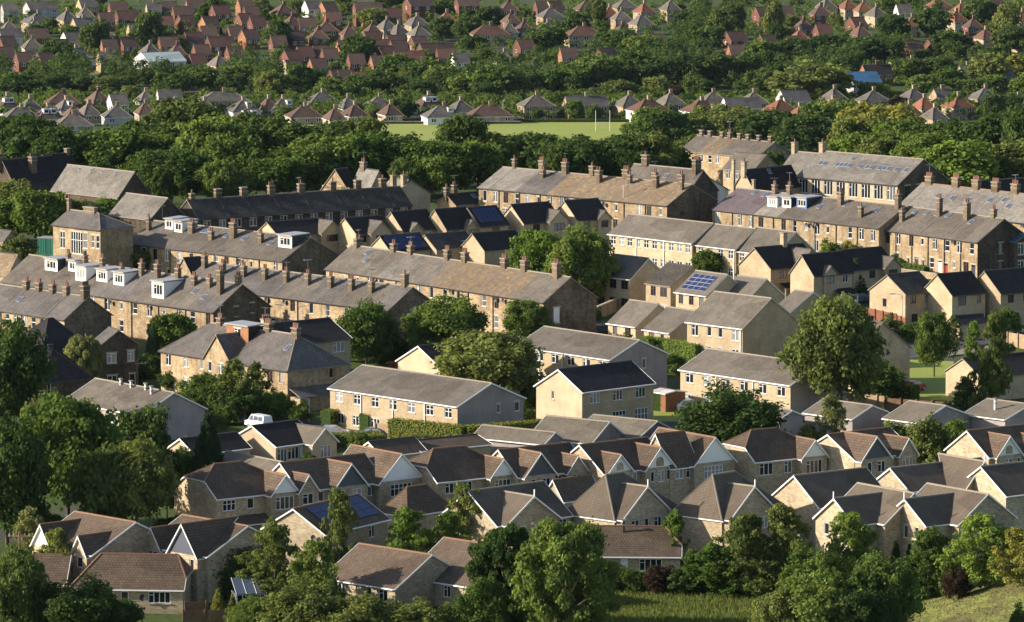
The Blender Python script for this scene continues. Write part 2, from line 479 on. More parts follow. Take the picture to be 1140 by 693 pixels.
def roof_part(parent, mapf, Lr, Wr, he, rise, rmat, edge, hips=(None, None), segs=None, ov=.25, vg=.18, ridge='ridge_dark', barge=None, gutter=None, name='roof', backonly=False):
    k = rise / (Wr / 2); th = .13
    z = lambda q: he + k * min(q, Wr - q)
    pt = lambda p, q: Vector(mapf(p, q, z(q)))
    sl = math.sqrt(1 + k * k)
    (h0, g0), (h1, g1) = [(0, 1) if h is None else h for h in hips]
    v0 = vg if g0 > 0 else ov
    v1 = vg if g1 > 0 else ov
    def plane(front, p_lo=None, p_hi=None):
        Q = (lambda q: q) if front else (lambda q: Wr - q)
        lo = -v0 if p_lo is None else p_lo
        hi = Lr + v1 if p_hi is None else p_hi
        ql = [(lo, -ov), (hi, -ov)]
        if p_hi is None:
            if 0 < g1 < 1: ql.append((Lr + v1, g1 * Wr / 2))
            ql.append((Lr + v1 if g1 >= 1 else Lr - h1, Wr / 2))
        else: ql.append((hi, Wr / 2))
        if p_lo is None:
            ql.append((-v0 if g0 >= 1 else h0, Wr / 2))
            if 0 < g0 < 1: ql.append((-v0, g0 * Wr / 2))
        else: ql.append((lo, Wr / 2))
        pts = [pt(p, Q(q)) for p, q in ql]; uv = [(p, q * sl) for p, q in ql]
        if not front: pts, uv = pts[::-1], uv[::-1]
        return pts, uv
    def slab(mb, pts, uv):
        mb.face(pts, 0, uv)
        lo = [p - Vector((0, 0, th)) for p in pts]
        mb.face(lo[::-1], 1)
        n = len(pts)
        for i in range(n):
            mb.face([pts[i], lo[i], lo[(i + 1) % n], pts[(i + 1) % n]], 1)
    main = MB()
    if segs:
        for i, (t0, t1, m) in enumerate(segs):
            mb = MB() if i else main
            slab(mb, *plane(True, None if t0 <= 0 else t0 * Lr + .002, None if t1 >= 1 else t1 * Lr - .002))
            if i: build(mb, name, [m, edge, ridge], parent)
            else: rmat = m
    else:
        slab(main, *plane(True))
    slab(main, *plane(False))
    for end, (h, g) in ((0, (h0, g0)), (1, (h1, g1))):
        if g >= 1: continue
        pe = -(v0) if end == 0 else Lr + v1
        pr = h if end == 0 else Lr - h
        qa = -ov if g <= 0 else g * Wr / 2
        pts = [pt(pe, Wr - qa), pt(pe, qa), pt(pr, Wr / 2)]
        uv = [(Wr - qa, 0), (qa, 0), (Wr / 2, math.hypot(abs(pr - pe), rise * (1 - g)))]
        if end == 1: pts, uv = pts[::-1], uv[::-1]
        slab(main, pts, uv)
        for q in (qa, Wr - qa):
            main.bar(pt(pe, q) + Vector((0, 0, .02)), pt(pr, Wr / 2) + Vector((0, 0, .0)), .07, 2)
    a = pt(-v0 if g0 >= 1 else h0, Wr / 2); b = pt(Lr + v1 if g1 >= 1 else Lr - h1, Wr / 2)
    main.bar(a + Vector((0, 0, .03)), b + Vector((0, 0, .0)), .085, 2)
    ro = build(main, name, [rmat, edge, ridge], parent)
    if barge:
        for end, g in ((0, g0), (1, g1)):
            if g <= 0: continue
            p0, p1 = (-v0 - .05, -v0 - .005) if end == 0 else (Lr + v1 + .005, Lr + v1 + .05)
            mb = MB()
            qs = [(-ov, Wr / 2)] if g >= 1 else [(-ov, g * Wr / 2)]
            for qa, qb in qs:
                for Q in ((lambda q: q), (lambda q: Wr - q)):
                    A, B_ = Vector(mapf(p0, Q(qa), z(Q(qa)))), Vector(mapf(p0, Q(qb), z(Q(qb))))
                    d = Vector(mapf(p1, 0, 0)) - Vector(mapf(p0, 0, 0)); up = Vector((0, 0, .04)); dn = Vector((0, 0, -.14))
                    mb.prism([A + dn, B_ + dn, B_ + up, A + up], d)
            build(mb, 'bargeboard', [barge], parent)
    if gutter:
        for q0, q1, full in ((-ov - .14, -ov - .01, g0), (Wr + ov + .01, Wr + ov + .14, g0)):
            mb = MB(); zz = he - k * ov
            c = [(-v0, q0), (Lr + v1, q0), (Lr + v1, q1), (-v0, q1)]
            lo = [Vector(mapf(p, q, zz - .12)) for p, q in c]; hi = [Vector(mapf(p, q, zz - .01)) for p, q in c]
            mb.face(lo[::-1]); mb.face(hi)
            for i in range(4): mb.face([lo[i], lo[(i + 1) % 4], hi[(i + 1) % 4], hi[i]])
            build(mb, 'gutter', [gutter], parent)
    return ro

def chimney(parent, x, y, zb, zt, wx, wy, mat, pots, pk='pot_clay', rz=0.0):
    m = MB()
    m.box(-wx / 2, wx / 2, -wy / 2, wy / 2, zb, zt)
    m.box(-wx / 2 - .09, wx / 2 + .09, -wy / 2 - .09, wy / 2 + .09, zt, zt + .16, 1)
    m.box(-wx / 2 - .05, wx / 2 + .05, -wy / 2 - .05, wy / 2 + .05, zt - .55, zt - .42, 1)
    o = build(m, 'chimney', [mat, 'ridge_stone'], parent); o.location = (x, y, 0); o.rotation_euler.z = rz
    lx, n = max(wx, wy), pots
    for i in range(n):
        d = (i + .5) / n * lx - lx / 2
        add('chimney_pot', pot_mesh(pk), o, (d if wx >= wy else 0, 0 if wx >= wy else d, zt + .15))
    return o
def aerial(parent, x, y, z, h=1.8):
    k = ('aerial',)
    if k not in CACHE:
        m = MB(); m.bar((0, 0, 0), (0, 0, 1), .025); m.bar((-.6, 0, .95), (.5, 0, .97), .018)
        for i in range(6): m.bar((-.6 + .22 * i, -.3, .96), (-.6 + .22 * i, .3, .96), .012)
        CACHE[k] = m.mesh('aerial', ['aerial_metal'])
    o = add('aerial', CACHE[k], parent, (x, y, z), rnd.uniform(0, 3)); o.scale = (1, 1, h)
def dish(parent, p, rz):
    k = ('dish',)
    if k not in CACHE:
        m = MB(); n = 12; c = (0, -.25, 0)
        for i in range(n):
            a0, a1 = 2 * math.pi * i / n, 2 * math.pi * (i + 1) / n
            m.face([(0, -.18, 0), (.33 * math.cos(a0), -.3, .38 * math.sin(a0)), (.33 * math.cos(a1), -.3, .38 * math.sin(a1))])
        m.bar((0, 0, -.1), (0, -.2, 0), .03); m.bar((0, -.2, -.25), (0, -.6, -.05), .02)
        CACHE[k] = m.mesh('satellite_dish', ['dark_paint'])
    add('satellite_dish', CACHE[k], parent, p, rz)

def gablet(T, fr, rz, mapn, s, w, p, rise, he, k_main, wall, roof, barge, ridge, zb=0.0, win=None, style='stone', edge='white_paint', up=0.0):
    """a gable-fronted wing or dormer standing p in front of face fr; fr(s, d, z); its ridge runs back into the roof"""
    he = he + up
    back = min(rise / max(k_main, .05), 9.0) + .2
    f2 = lambda ss, d, z: Vector(fr(s - w / 2 + ss, d, z))
    # walls
    mb = MB()
    front = lambda ss, d, z: f2(ss, p + d, z)
    holes = []
    wins = windows_auto(win, w, he) if win else []
    for (ss, z, ww, hh, st) in wins: holes.append((ss - ww / 2, ss + ww / 2, z, z + hh))
    panel(mb, front, w, zb, he, holes)
    mi = 1 if style != 'stone' else 0
    tri = [(0, he), (w, he), (w / 2, he + rise)]
    mb.face([front(a, 0.0, z) for a, z in tri], mi, tri)
    if style == 'arch':   # round-headed feature set in the white boarding
        n = 10; r = w * .13; cz = he + .12
        pts = [(w / 2 + r, cz)] + [(w / 2 + r * math.cos(math.pi * i / n), cz + rise * .22 + r * math.sin(math.pi * i / n)) for i in range(n + 1)] + [(w / 2 - r, cz)]
        mb.prism([front(a, .05, z) for a, z in pts], front(0, -.04, 0) - front(0, 0, 0), 0)
    if p > .02:
        for e in (0, w):
            q = [(0, zb), (p, zb), (p, he), (0, he)]
            pts = [f2(e, d, z) for d, z in (q if e == w else q[::-1])]
            mb.face(pts if e == 0 else pts, 0, [(d, z) for d, z in (q if e == w else q[::-1])])
    build(mb, 'front_gable', [wall, 'white_paint' if style in ('white', 'arch') else ('bay_lead' if style == 'bay' else wall)], T)
    for (ss, z, ww, hh, st) in wins: put_window(T, front, rz, ss, z, ww, hh, st)
    # roof: ridge along the depth
    ro = MB(); o = .22; vg = .22; th = .12; k = rise / (w / 2); sl = math.sqrt(1 + k * k)
    for side in (0, 1):
        Q = (lambda q: q) if side == 0 else (lambda q: w - q)
        e_in = 0.05 if k_main > 0.05 else -back
        # eave meets the main roof where the main roof has the eave's height; ridge runs back
        de = -( -k * o) / max(k_main, .05) if False else 0.0
        c = [(-o, p + vg, he - k * o), (w / 2, p + vg, he + rise), (w / 2, -back, he + rise), (-o, -max(0, up) / max(k_main, .05), he - k * o)]
        pts = [f2(Q(a), d, z) for a, d, z in c]
        uv = [(c[i][1], (c[i][0] + o) * sl) for i in range(4)]
        if side == 1: pass
        else: pts, uv = pts[::-1], uv[::-1]
        n = (pts[1] - pts[0]).cross(pts[2] - pts[0])
        if n.z < 0: pts, uv = pts[::-1], uv[::-1]
        ro.face(pts, 0, uv); lo = [q - Vector((0, 0, th)) for q in pts]; ro.face(lo[::-1], 1)
        for i in range(4): ro.face([pts[i], lo[i], lo[(i + 1) % 4], pts[(i + 1) % 4]], 1)
    ro.bar(f2(w / 2, p + vg, he + rise + .02), f2(w / 2, -back, he + rise), .08, 2)
    build(ro, 'gable_roof', [roof, edge, ridge], T)
    if barge:
        bb = MB()
        for Q in ((lambda q: q), (lambda q: w - q)):
            A, B_ = f2(Q(-o), p + vg + .005, he - k * o), f2(w / 2, p + vg + .005, he + rise)
            d = f2(0, .05, 0) - f2(0, 0, 0); u1, u2 = Vector((0, 0, .04)), Vector((0, 0, -.16))
            bb.prism([A + u2, B_ + u2, B_ + u1, A + u1], d)
        if barge == 'finial':
            bb.bar(f2(w / 2, p + vg + .03, he + rise - .3), f2(w / 2, p + vg + .03, he + rise + .75), .05)
        build(bb, 'bargeboard', ['white_paint'], T)

def house(name, cat, label, B, A, C=None, R=None, a=None, he=5.0, ridge='L', W=None, L=None, rise=None, wall='stone_old', roof='slate_grey',
          wl=None, wr=None, hip0=None, hip1=None, segs=None, rcol='ridge_dark', edge=None, barge=None, gutter=None, chim=(), pots='pot_clay',
          gab=(), dorm=(), sky=(), solar=None, lean=(), aer=(), wall2=None, group=None, base=-2.5, pane=True, cstack=None, white_gable=False, dishes=(), door_pipe=0):
    Bp = P(B[0], B[1], he); ze = Bp.z; zg = ze - he
    def onplane(px, py):
        d = ray(px, py); t = (ze - CAMZ) / d.z
        return Vector((d.x * t, d.y * t, ze))
    angs = []
    if a is not None: ang = R_(a)
    else:
        if isinstance(A, tuple) and A[1] is not None:
            v = Bp - onplane(*A); angs.append(math.atan2(-v.y, v.x))
        if isinstance(C, tuple) and C[1] is not None:
            v = onplane(*C) - Bp; angs.append(math.atan2(v.x, v.y))
        ang = sum(angs) / len(angs)
    u = Vector((math.cos(ang), -math.sin(ang), 0)); n = Vector((math.sin(ang), math.cos(ang), 0))
    def solve_len(dirv, px):   # length along dirv from Bp that lands on photo column px
        kx = (px - CX) / F
        # (Bp.x + l dx) = kx (fwd(Bp) + l * dy*cd)
        return (kx * fwd(Bp) - Bp.x) / (dirv.x - kx * dirv.y * cd)
    if L is None: L = solve_len(-u, A[0] if isinstance(A, tuple) else A)
    if C is not None and W is None: W = solve_len(n, C[0] if isinstance(C, tuple) else C)
    if R is not None:
        kx, ky = (R[0] - CX) / F, (CY - R[1]) / F
        fB, uB = fwd(Bp), upv(Bp)
        if ridge == 'L':
            # point = Bp + n h + z r ; x - kx fwd = 0 ; up - ky fwd = 0
            if W is None:
                h, r = solve2(n.x - kx * n.y * cd, kx * sd, n.y * sd - ky * n.y * cd, cd + ky * sd, kx * fB - Bp.x, ky * fB - uB)
                W = 2 * h
                rise = rise or r
            else:
                h = W / 2
                rise = rise or ((ky * (fB + h * n.y * cd) - (uB + h * n.y * sd)) / (cd + ky * sd))
        else:
            h = L / 2; m = Bp - u * h
            rise = rise or ((ky * fwd(m) - upv(m)) / (cd + ky * sd))
    W = W or 8.0
    rise = rise or (0.36 * (W if ridge == 'L' else L))
    org = Bp - u * L; org.z = zg
    REPORT.append(f"{name:18s} a={math.degrees(ang):5.1f} est={[round(math.degrees(q)) for q in angs]} L={L:5.1f} W={W:5.1f} rise={rise:4.1f} pitch={math.degrees(math.atan(rise/((W if ridge=='L' else L)/2))):4.0f} he={he} B={B}")
    if not (1.5 < L < 90 and 1.5 < W < 90 and .2 < rise < 12): raise ValueError(REPORT[-1])
    T = thing(name, label, cat, org, -ang, group)
    fl = lambda s, d, z: (s, -d, z)
    frr = lambda s, d, z: (L + d, s, z)
    fb = lambda s, d, z: (L - s, W + d, z)
    f0 = lambda s, d, z: (-d, W - s, z)
    wl_ = windows_auto(wl, L, he)
    if name == 'terrace_row' and 'stone_old' == wall:      # no two houses of an old row have quite the same openings
        out = []
        for (q, z, w, h, st) in wl_:
            r = rnd.random()
            if r < .07: continue
            if r < .2: out.append((q + rnd.uniform(-.25, .25), z + h * .25, w * .65, h * .62, 'white')); continue
            if z < 2 and r < .42: out.append((q, max(.1, z - .75), .95, 2.05, rnd.choice(['door', 'darkdoor', 'reddoor', 'door']))); continue
            out.append((q + rnd.uniform(-.2, .2), z + rnd.uniform(-.04, .04), w * rnd.uniform(.9, 1.12), h, rnd.choice(['white', 'sash', 'sash', st, 'brown'])))
        wl_ = []
        for q in sorted(out):
            if not any(abs(q[0] - k_[0]) < (q[2] + k_[2]) / 2 + .15 and q[1] < k_[1] + k_[3] and k_[1] < q[1] + q[3] for k_ in wl_) and .7 < q[0] < L - .7: wl_.append(q)
        dishes = list(dishes) + [('l', rnd.uniform(.1, .9), he - rnd.uniform(.5, .9)) for i in range(max(1, int(L / 12)))]
    wins = [('l', q) for q in wl_] + [('r', q) for q in windows_auto(wr, W, he)]
    mb = MB()
    hl = [(q[0] - q[2] / 2, q[0] + q[2] / 2, q[1], q[1] + q[3]) for f, q in wins if f == 'l']
    hr = [(q[0] - q[2] / 2, q[0] + q[2] / 2, q[1], q[1] + q[3]) for f, q in wins if f == 'r' and q[1] + q[3] < he]
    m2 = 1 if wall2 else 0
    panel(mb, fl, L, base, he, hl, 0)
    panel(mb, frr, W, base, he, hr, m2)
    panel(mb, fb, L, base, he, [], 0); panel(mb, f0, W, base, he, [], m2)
    if ridge == 'L':
        mapf = lambda p, q, z: (p, q, z); Lr, Wr = L, W
        ends = ((f0, 0, hip0), (frr, 1, hip1))
    else:
        mapf = lambda p, q, z: (L - q, p, z); Lr, Wr = W, L
        ends = ((fl, 0, hip0), (fb, 1, hip1))
    for f, e, hp in ends:
        g = 1 if hp is None else hp[1]
        if g <= 0: continue
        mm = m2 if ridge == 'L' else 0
        if g >= 1: tri = [(0, he), (Wr, he), (Wr / 2, he + rise)]
        else: tri = [(0, he), (Wr, he), (Wr - g * Wr / 2, he + g * rise), (g * Wr / 2, he + g * rise)]
        mb.face([f(s, 0, z - .02 if z > he else z) for s, z in tri], mm if not white_gable else 2, tri)
    edge = edge or ('white_paint' if gutter == 'white_paint' else 'ridge_stone')
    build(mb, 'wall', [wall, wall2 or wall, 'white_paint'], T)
    roof_part(T, mapf, Lr, Wr, he, rise, roof, edge, (hip0, hip1), segs, ridge=rcol, barge=barge, gutter=gutter)
    for f, (s, z, w, h, st) in wins:
        put_window(T, fl if f == 'l' else frr, 0 if f == 'l' else math.pi / 2, s, z, w, h, st, pane)
    k = rise / (Wr / 2)
    # p = along the ridge, q = across from the seen eave
    def rp(p, q): return Vector(mapf(p * Lr, q * Wr, he + k * min(q, 1 - q) * Wr))
    rzr = 0 if ridge == 'L' else math.pi / 2
    for c in chim:   # (p, q, height above the ridge, width along, width across, pots)
        p, q, hh, wa, wc, np_ = c
        hh *= .8 if hh > .7 else 1
        v = rp(p, q); top = (he + rise + hh) if q > .38 else v.z + hh
        if name == 'terrace_row' and q > .2 and 0.03 < p < .97:
            m = MB(); zz = Vector((0, 0, -.03)); a_, b_ = rp(p, -.02), rp(p, .49)
            a_.z = he - k * .02 * Wr; m.bar(a_ + zz, b_ + zz, .06); build(m, 'flashing', ['flashing_lead' if roof != 'slate_dirty' else 'ridge_dark'], T)
        if np_ > 1 and rnd.random() < .45: aerial(T, v.x, v.y, top, rnd.uniform(1.2, 2.2))
        wa, wc = wa * .87, wc * .87; wx, wy = (wa, wc) if ridge == 'L' else (wc, wa)
        chimney(T, v.x, v.y, v.z - 1.2, top, wx, wy, cstack or ('stone_sooty' if wall in ('stone_old', 'stone_dark') else wall), np_, pots)
    for c in aer: v = rp(*c[:2]); aerial(T, v.x, v.y, v.z, c[2])
    for c in sky:    # (p, q, w, h)
        p, q, w, h = c; sl = math.sqrt(1 + k * k)
        kk = ('sky', w, h)
        if kk not in CACHE:
            m = MB(); m.box(-w / 2, w / 2, -h / 2, h / 2, -.05, .06, 0)
            m.face([(-w / 2 + .07, -h / 2 + .07, .064), (w / 2 - .07, -h / 2 + .07, .064), (w / 2 - .07, h / 2 - .07, .064), (-w / 2 + .07, h / 2 - .07, .064)], 1)
            CACHE[kk] = m.mesh('skylight', ['lead', 'glass_blue'])
        o = add('skylight', CACHE[kk], T, rp(p, q) + Vector((0, 0, .03))); o.rotation_euler = (math.atan(k), 0, rzr)
    if solar:        # (p0, p1, q0, q1, columns, rows)
        p0, p1, q0, q1, nc, nr = solar; sl = math.sqrt(1 + k * k)
        w = (p1 - p0) * Lr / nc; h = (q1 - q0) * Wr * sl / nr
        m = MB(); m.box(-w / 2 + .02, w / 2 - .02, -h / 2 + .02, h / 2 - .02, .02, .06, 1)
        m.face([(-w / 2 + .05, -h / 2 + .05, .064), (w / 2 - .05, -h / 2 + .05, .064), (w / 2 - .05, h / 2 - .05, .064), (-w / 2 + .05, h / 2 - .05, .064)], 0)
        me = m.mesh('solar_panel', ['solar', 'grey_metal' if nc < 5 else 'dark_paint'])
        for i in range(nc):
            for j in range(nr):
                o = add('solar_panel', me, T, rp(p0 + (p1 - p0) * (i + .5) / nc, q0 + (q1 - q0) * (j + .5) / nr) + Vector((0, 0, .05)))
                o.rotation_euler = (math.atan(k), 0, rzr)
    for d in dorm:   # (p, q front, w, h, face material, cheek, n window lights, window style)
        p, q, w, h, fm, ck, wst = d; w *= .88; h *= .9
        v = rp(p, q); f = (lambda s, dd, z: Vector(mapf(p * Lr + s, q * Wr - dd, z)))
        z0 = v.z; dep = h / k; m = MB()
        ww, wh = w * (.72 if fm != 'brick_orange' else .3), h * .62
        zz = z0 + h * .2
        fr_ = lambda s, dd, z: f(s - w / 2, dd, z)
        panel(m, fr_, w, z0 - .1, z0 + h, [(w / 2 - ww / 2, w / 2 + ww / 2, zz, zz + wh)], 0)
        for e in (-w / 2, w / 2):
            pts = [f(e, 0, z0 - .1), f(e, 0, z0 + h), f(e, -dep, z0 + h), f(e, -dep - .1, z0 + h - .3)]
            m.face(pts if e > 0 else pts[::-1], 1)
        c = [f(-w / 2 - .15, .25, z0 + h), f(w / 2 + .15, .25, z0 + h), f(w / 2 + .15, -dep - .1, z0 + h + .12), f(-w / 2 - .15, -dep - .1, z0 + h + .12)]
        m.prism([x + Vector((0, 0, .16)) for x in c], (0, 0, -.16), 2)
        do = build(m, 'dormer', [fm, ck, 'lead'], T)
        wm, wp = win_mesh(round(ww, 2), round(wh, 2), wst)
        o = add('window', wm, do, fr_(w / 2, 0, zz), rzr)
        if wp: add('pane', wp, o)
    for g in gab:    # dict(f, t, w, p, rise, style, win, ...)
        f, ln = ((fl, L) if g['f'] == 'l' else (frr, W))
        sloped = (g['f'] == 'l') == (ridge == 'L')
        gablet(T, f, 0 if g['f'] == 'l' else math.pi / 2, None, g['t'] * ln, g['w'], g.get('p', .6), g.get('rise', g['w'] * .42), he, k if sloped else .0,
               g.get('wall', wall), g.get('roof', roof), g.get('barge', 'white_paint'), rcol, g.get('zb', base), g.get('win'), g.get('style', 'stone'), edge, g.get('up', 0.0))
    for q in lean:   # (face, t0, t1, depth, height, drop, wall?, roof material)
        f, ln = ((fl, L) if q[0] == 'l' else (frr, W))
        s0, s1, dd, zt, drop = q[1] * ln, q[2] * ln, q[3], q[4], q[5]
        m = MB()
        tp = [(s0 - .1, .01, zt), (s1 + .1, .01, zt), (s1 + .1, dd + .2, zt - drop), (s0 - .1, dd + .2, zt - drop)]
        pts = [Vector(f(*x)) for x in tp][::-1]
        if (pts[1] - pts[0]).cross(pts[2] - pts[0]).z < 0: pts = pts[::-1]
        m.prism(pts, (0, 0, -.12), 0, 1)
        build(m, 'lean_to_roof', [q[7] if len(q) > 7 else roof, edge], T)
        if q[6]:
            m = MB(); c = [(s0, dd), (s1, dd)]
            m.prism([Vector(f(s0, dd, base)), Vector(f(s1, dd, base)), Vector(f(s1, dd, zt - drop - .1)), Vector(f(s0, dd, zt - drop - .1))], Vector(f(0, 0, 0)) - Vector(f(0, dd - .03, 0)))
            build(m, 'lean_to_wall', [q[6] if isinstance(q[6], str) else wall], T)
        else:
            for s in (s0, s1):
                m = MB(); a0 = Vector(f(s, dd, base)); m.bar(a0, Vector(f(s, dd, zt - drop - .1)), .08); build(m, 'post', ['white_paint'], T)
    for q in dishes: dish(T, (fl if q[0] == 'l' else frr)(q[1] * (L if q[0] == 'l' else W), .05, q[2]), 0 if q[0] == 'l' else math.pi / 2)
    if door_pipe:
        for i in range(door_pipe):
            s = L * (i + 1) / (door_pipe + (1 if door_pipe > 1 else .03)); m = MB(); m.bar((s, -.09, base), (s, -.09, he - .15), .05)
            build(m, 'drainpipe', ['dark_paint' if gutter != 'white_paint' else 'white_paint'], T)
    HOUSES.append((T, B)); DIM[T.name] = (L, W, he)
    return T
# ------------------------------------------------------------------ the buildings
ES = dict(wall='stone_estate', roof='tile_brown', rcol='ridge_clay', barge='white_paint', gutter='white_paint')
W3 = lambda t, r=0, w=1.9, h=1.15: (t, r, w, h, 'white')
# --- nearest houses
house('detached_house', 'house', 'stone house with two small white-edged gables behind a young tree', (103.3, 617.2), (37.5, 605.3), C=(197, 603.7), he=5.0, R=(150, 581.3), **ES,
      gab=[dict(f='l', t=.2, w=3.1, p=.5, rise=2.3, style='white', win=[(.5, 0, 1.2, 1.1, 'white')]), dict(f='l', t=.84, w=2.3, p=.5, rise=1.8, win=[(.5, 0, .9, 1.1, 'white')])],
      wr=[(.42, 0, .35, 1.6, 'white')])
T_IVY = house('detached_house', 'house', 'stone house with a grey bay roof set in its larger front gablet', (231.7, 618.8), (160.8, 605.7), C=(318, 605.5), he=5.0, R=(275, 585.5), **ES,
      gab=[dict(f='l', t=.17, w=2.8, p=.4, rise=2.0, win=[(.5, 0, 1.5, .9, 'white')]), dict(f='l', t=.72, w=4.6, p=1.0, rise=3.1, style='bay', win=[(.8, 0, .7, 1.5, 'white'), (.8, 1, .7, 1.7, 'white')])])
house('bungalow', 'bungalow', 'low stone bungalow with hipped brown ribbed roof and white gutter facing the camera', (203.5, 655), (79, 652.5), a=5, he=2.7, W=7.2, rise=2.9, ridge='L', hip0=(2.6, 0), hip1=(1.0, .3), **ES,
      wl=[(.28, 0, 1.5, 1.1, 'white'), (.48, 0, .8, 1.2, 'white'), (.79, 0, 2.3, 1.2, 'white')], dishes=[('l', .645, 1.7)])
house('bungalow', 'bungalow', 'brown roof end showing through dark bushes beside the telegraph pole', (72, 649), (10, 648), a=5, he=2.5, W=6.5, rise=2.4, **ES)
T_L = house('bungalow', 'bungalow', 'L-shaped stone bungalow with broad lit brown roof and white eaves above the hawthorn bushes', (440, 654.7), (360.8, 641.5), a=43, he=2.7, R=(480, 617.5), **ES,
      wl=[(.22, 0, 1.6, 1.1, 'white'), (.63, 0, .8, 1.3, 'white'), (.83, 0, 1.3, 1.2, 'white')], base=-3)
house('bungalow', 'bungalow', 'stone bungalow wing set back with lit brown roof half hidden by the oval tree', (548, 656), (453.3, 640.7), a=43, he=2.8, R=(590, 613), **ES,
      wl=[(.23, 0, 1.9, 1.25, 'white'), (.47, 0, 1.0, 1.2, 'white')])
house('bungalow', 'bungalow', 'small bungalow with red-brown ribbed roof and black flue behind the oval tree', (757, 618.5), (648, 617), a=2.5, he=2.6, W=7.6, rise=2.5, hip1=(1.6, .35), **ES,
      wl=[(.43, 0, .75, 1.3, 'blank'), (.70, 0, 2.4, 1.3, 'white')], chim=[(.42, .4, .9, .25, .25, 0)], cstack='dark_paint', dishes=[('r', .2, 1.6)])
# --- front estate row G
EP = dict(wall='stone_estate', roof='tile_plain', rcol='ridge_stone', barge='white_paint', gutter='white_paint')
house('detached_house', 'house', 'stone house with dark blue solar panels on its shaded roof slope', (360.8, 593.8), (294, 588), C=(431.7, 578.8), he=4.9, ridge='R', R=(327.5, 566.7), wall='stone_estate', roof='tile_brown', rcol='ridge_clay', barge='white_paint', gutter='white_paint',
      solar=(.14, .96, .09, .46, 5, 3), wr=[(.32, 0, .9, 1.2, 'white'), (.75, 0, 1.1, 1.3, 'white'), (.3, 1, 1, 1.2, 'white')], dishes=[('l', .85, 4.3)])
house('garage', 'garage', 'small hip-roofed stone garage beside the solar-panelled house', (453, 572), (423.5, 567.5), C=(503, 564), he=2.5, ridge='R', rise=2.5, hip0=(2.0, 0), hip1=(2.0, 0), wall='stone_estate', roof='tile_brown', rcol='ridge_clay', gutter='white_paint')
house('detached_house', 'house', 'stone house with one broad front gable and lit stone side wall behind the birch', (553, 584), (491.5, 571), C=(635, 570), he=5, ridge='R', R=(522, 547), **EP,
      gab=[dict(f='r', t=.42, w=7.8, p=.8, rise=2.7, barge='finial', win=[(.3, 0, 1.2, 1.2, 'white'), (.6, 0, 1.9, 1.2, 'white')])], wr=[(.9, 0, 1.2, 1.3, 'white')])
house('detached_house', 'house', 'stone house with shaded pointed gable above the small red-brown bungalow', (684, 577), (629, 567), C=(758, 561.5), he=5, ridge='R', a=42, R=(657, 532), hip0=(2.6, 0), hip1=(5.6, 0), **EP,
      gab=[dict(f='r', t=.38, w=8.0, p=.9, rise=3.1, barge='finial', win=[(.28, 0, 1.3, 1.6, 'white'), (.52, 0, .7, 1.4, 'white'), (.75, 0, 1.2, 1.4, 'white')])], wr=[(.86, 0, 1.2, 1.2, 'white')])
house('garage', 'garage', 'low roofed garage squeezed between the two front-gabled stone houses', (627, 556), (606, 552), C=(668, 549), he=2.8, ridge='R', rise=2.0, **ES)
house('detached_house', 'house', 'stone house with shaded pointed gable standing below the half-hipped roof', (803.5, 577), (748, 567), C=(876, 561), he=5, ridge='R', a=42, R=(776, 532), hip0=(2.6, 0), hip1=(4.6, 0), **EP,
      gab=[dict(f='r', t=.38, w=8.0, p=.9, rise=3.1, barge='finial', win=[(.25, 0, 1.1, 1.3, 'white'), (.5, 0, .6, 1.3, 'white'), (.75, 0, 1.1, 1.3, 'white')])], lean=[('r', .15, .6, 1.4, 2.6, .7, False)])
house('detached_house', 'house', 'stone house with pale sunlit side gable and long black roof beside the front-gabled pair', (911.7, 563.8), (858, 549.7), C=(990, 551), he=5, ridge='R', R=(879, 529.7), **EP)
house('detached_house', 'house', 'stone house with sunlit triangular gable, black roof and a cross gable with white edge', (1013, 546), (971, 536), C=(1112, 531), he=5, ridge='R', R=(989, 521.3), **EP,
      gab=[dict(f='r', t=.62, w=5.4, p=3, rise=2.9, barge='finial')])
house('detached_house', 'house', 'twin-gabled stone house with finial and projecting sunlit gable, nearer the hawthorn bushes', (985.3, 582), (924.4, 568), a=52, he=5, R=(1016.7, 549), **EP,
      gab=[dict(f='l', t=.5, w=6.4, p=3.2, rise=2.4, barge='finial', win=[(.28, 0, .8, 1.3, 'white'), (.55, 0, .6, 1.2, 'white'), (.8, 0, .8, 1.2, 'white')])], lean=[('l', .02, .2, 1.5, 2.6, .7, False)])
house('detached_house', 'house', 'twin-gabled stone house with finial and sunlit gable beside the grassy mound', (1067.6, 583), (1002, 568.5), a=52, he=5, R=(1099, 550), **EP,
      gab=[dict(f='l', t=.5, w=6.6, p=3.4, rise=2.4, barge='finial', win=[(.22, 0, 1.1, 1.5, 'white'), (.5, 0, .7, 1.4, 'white'), (.76, 0, .7, 1.4, 'white')])], lean=[('l', .02, .22, 1.6, 2.6, .7, False)])
house('detached_house', 'house', 'stone house with wide black roof and shaded gable running out of frame', (1120, 551), (1066, 541), C=(1205, 541), he=5, ridge='R', R=(1092, 519.7), **EP)
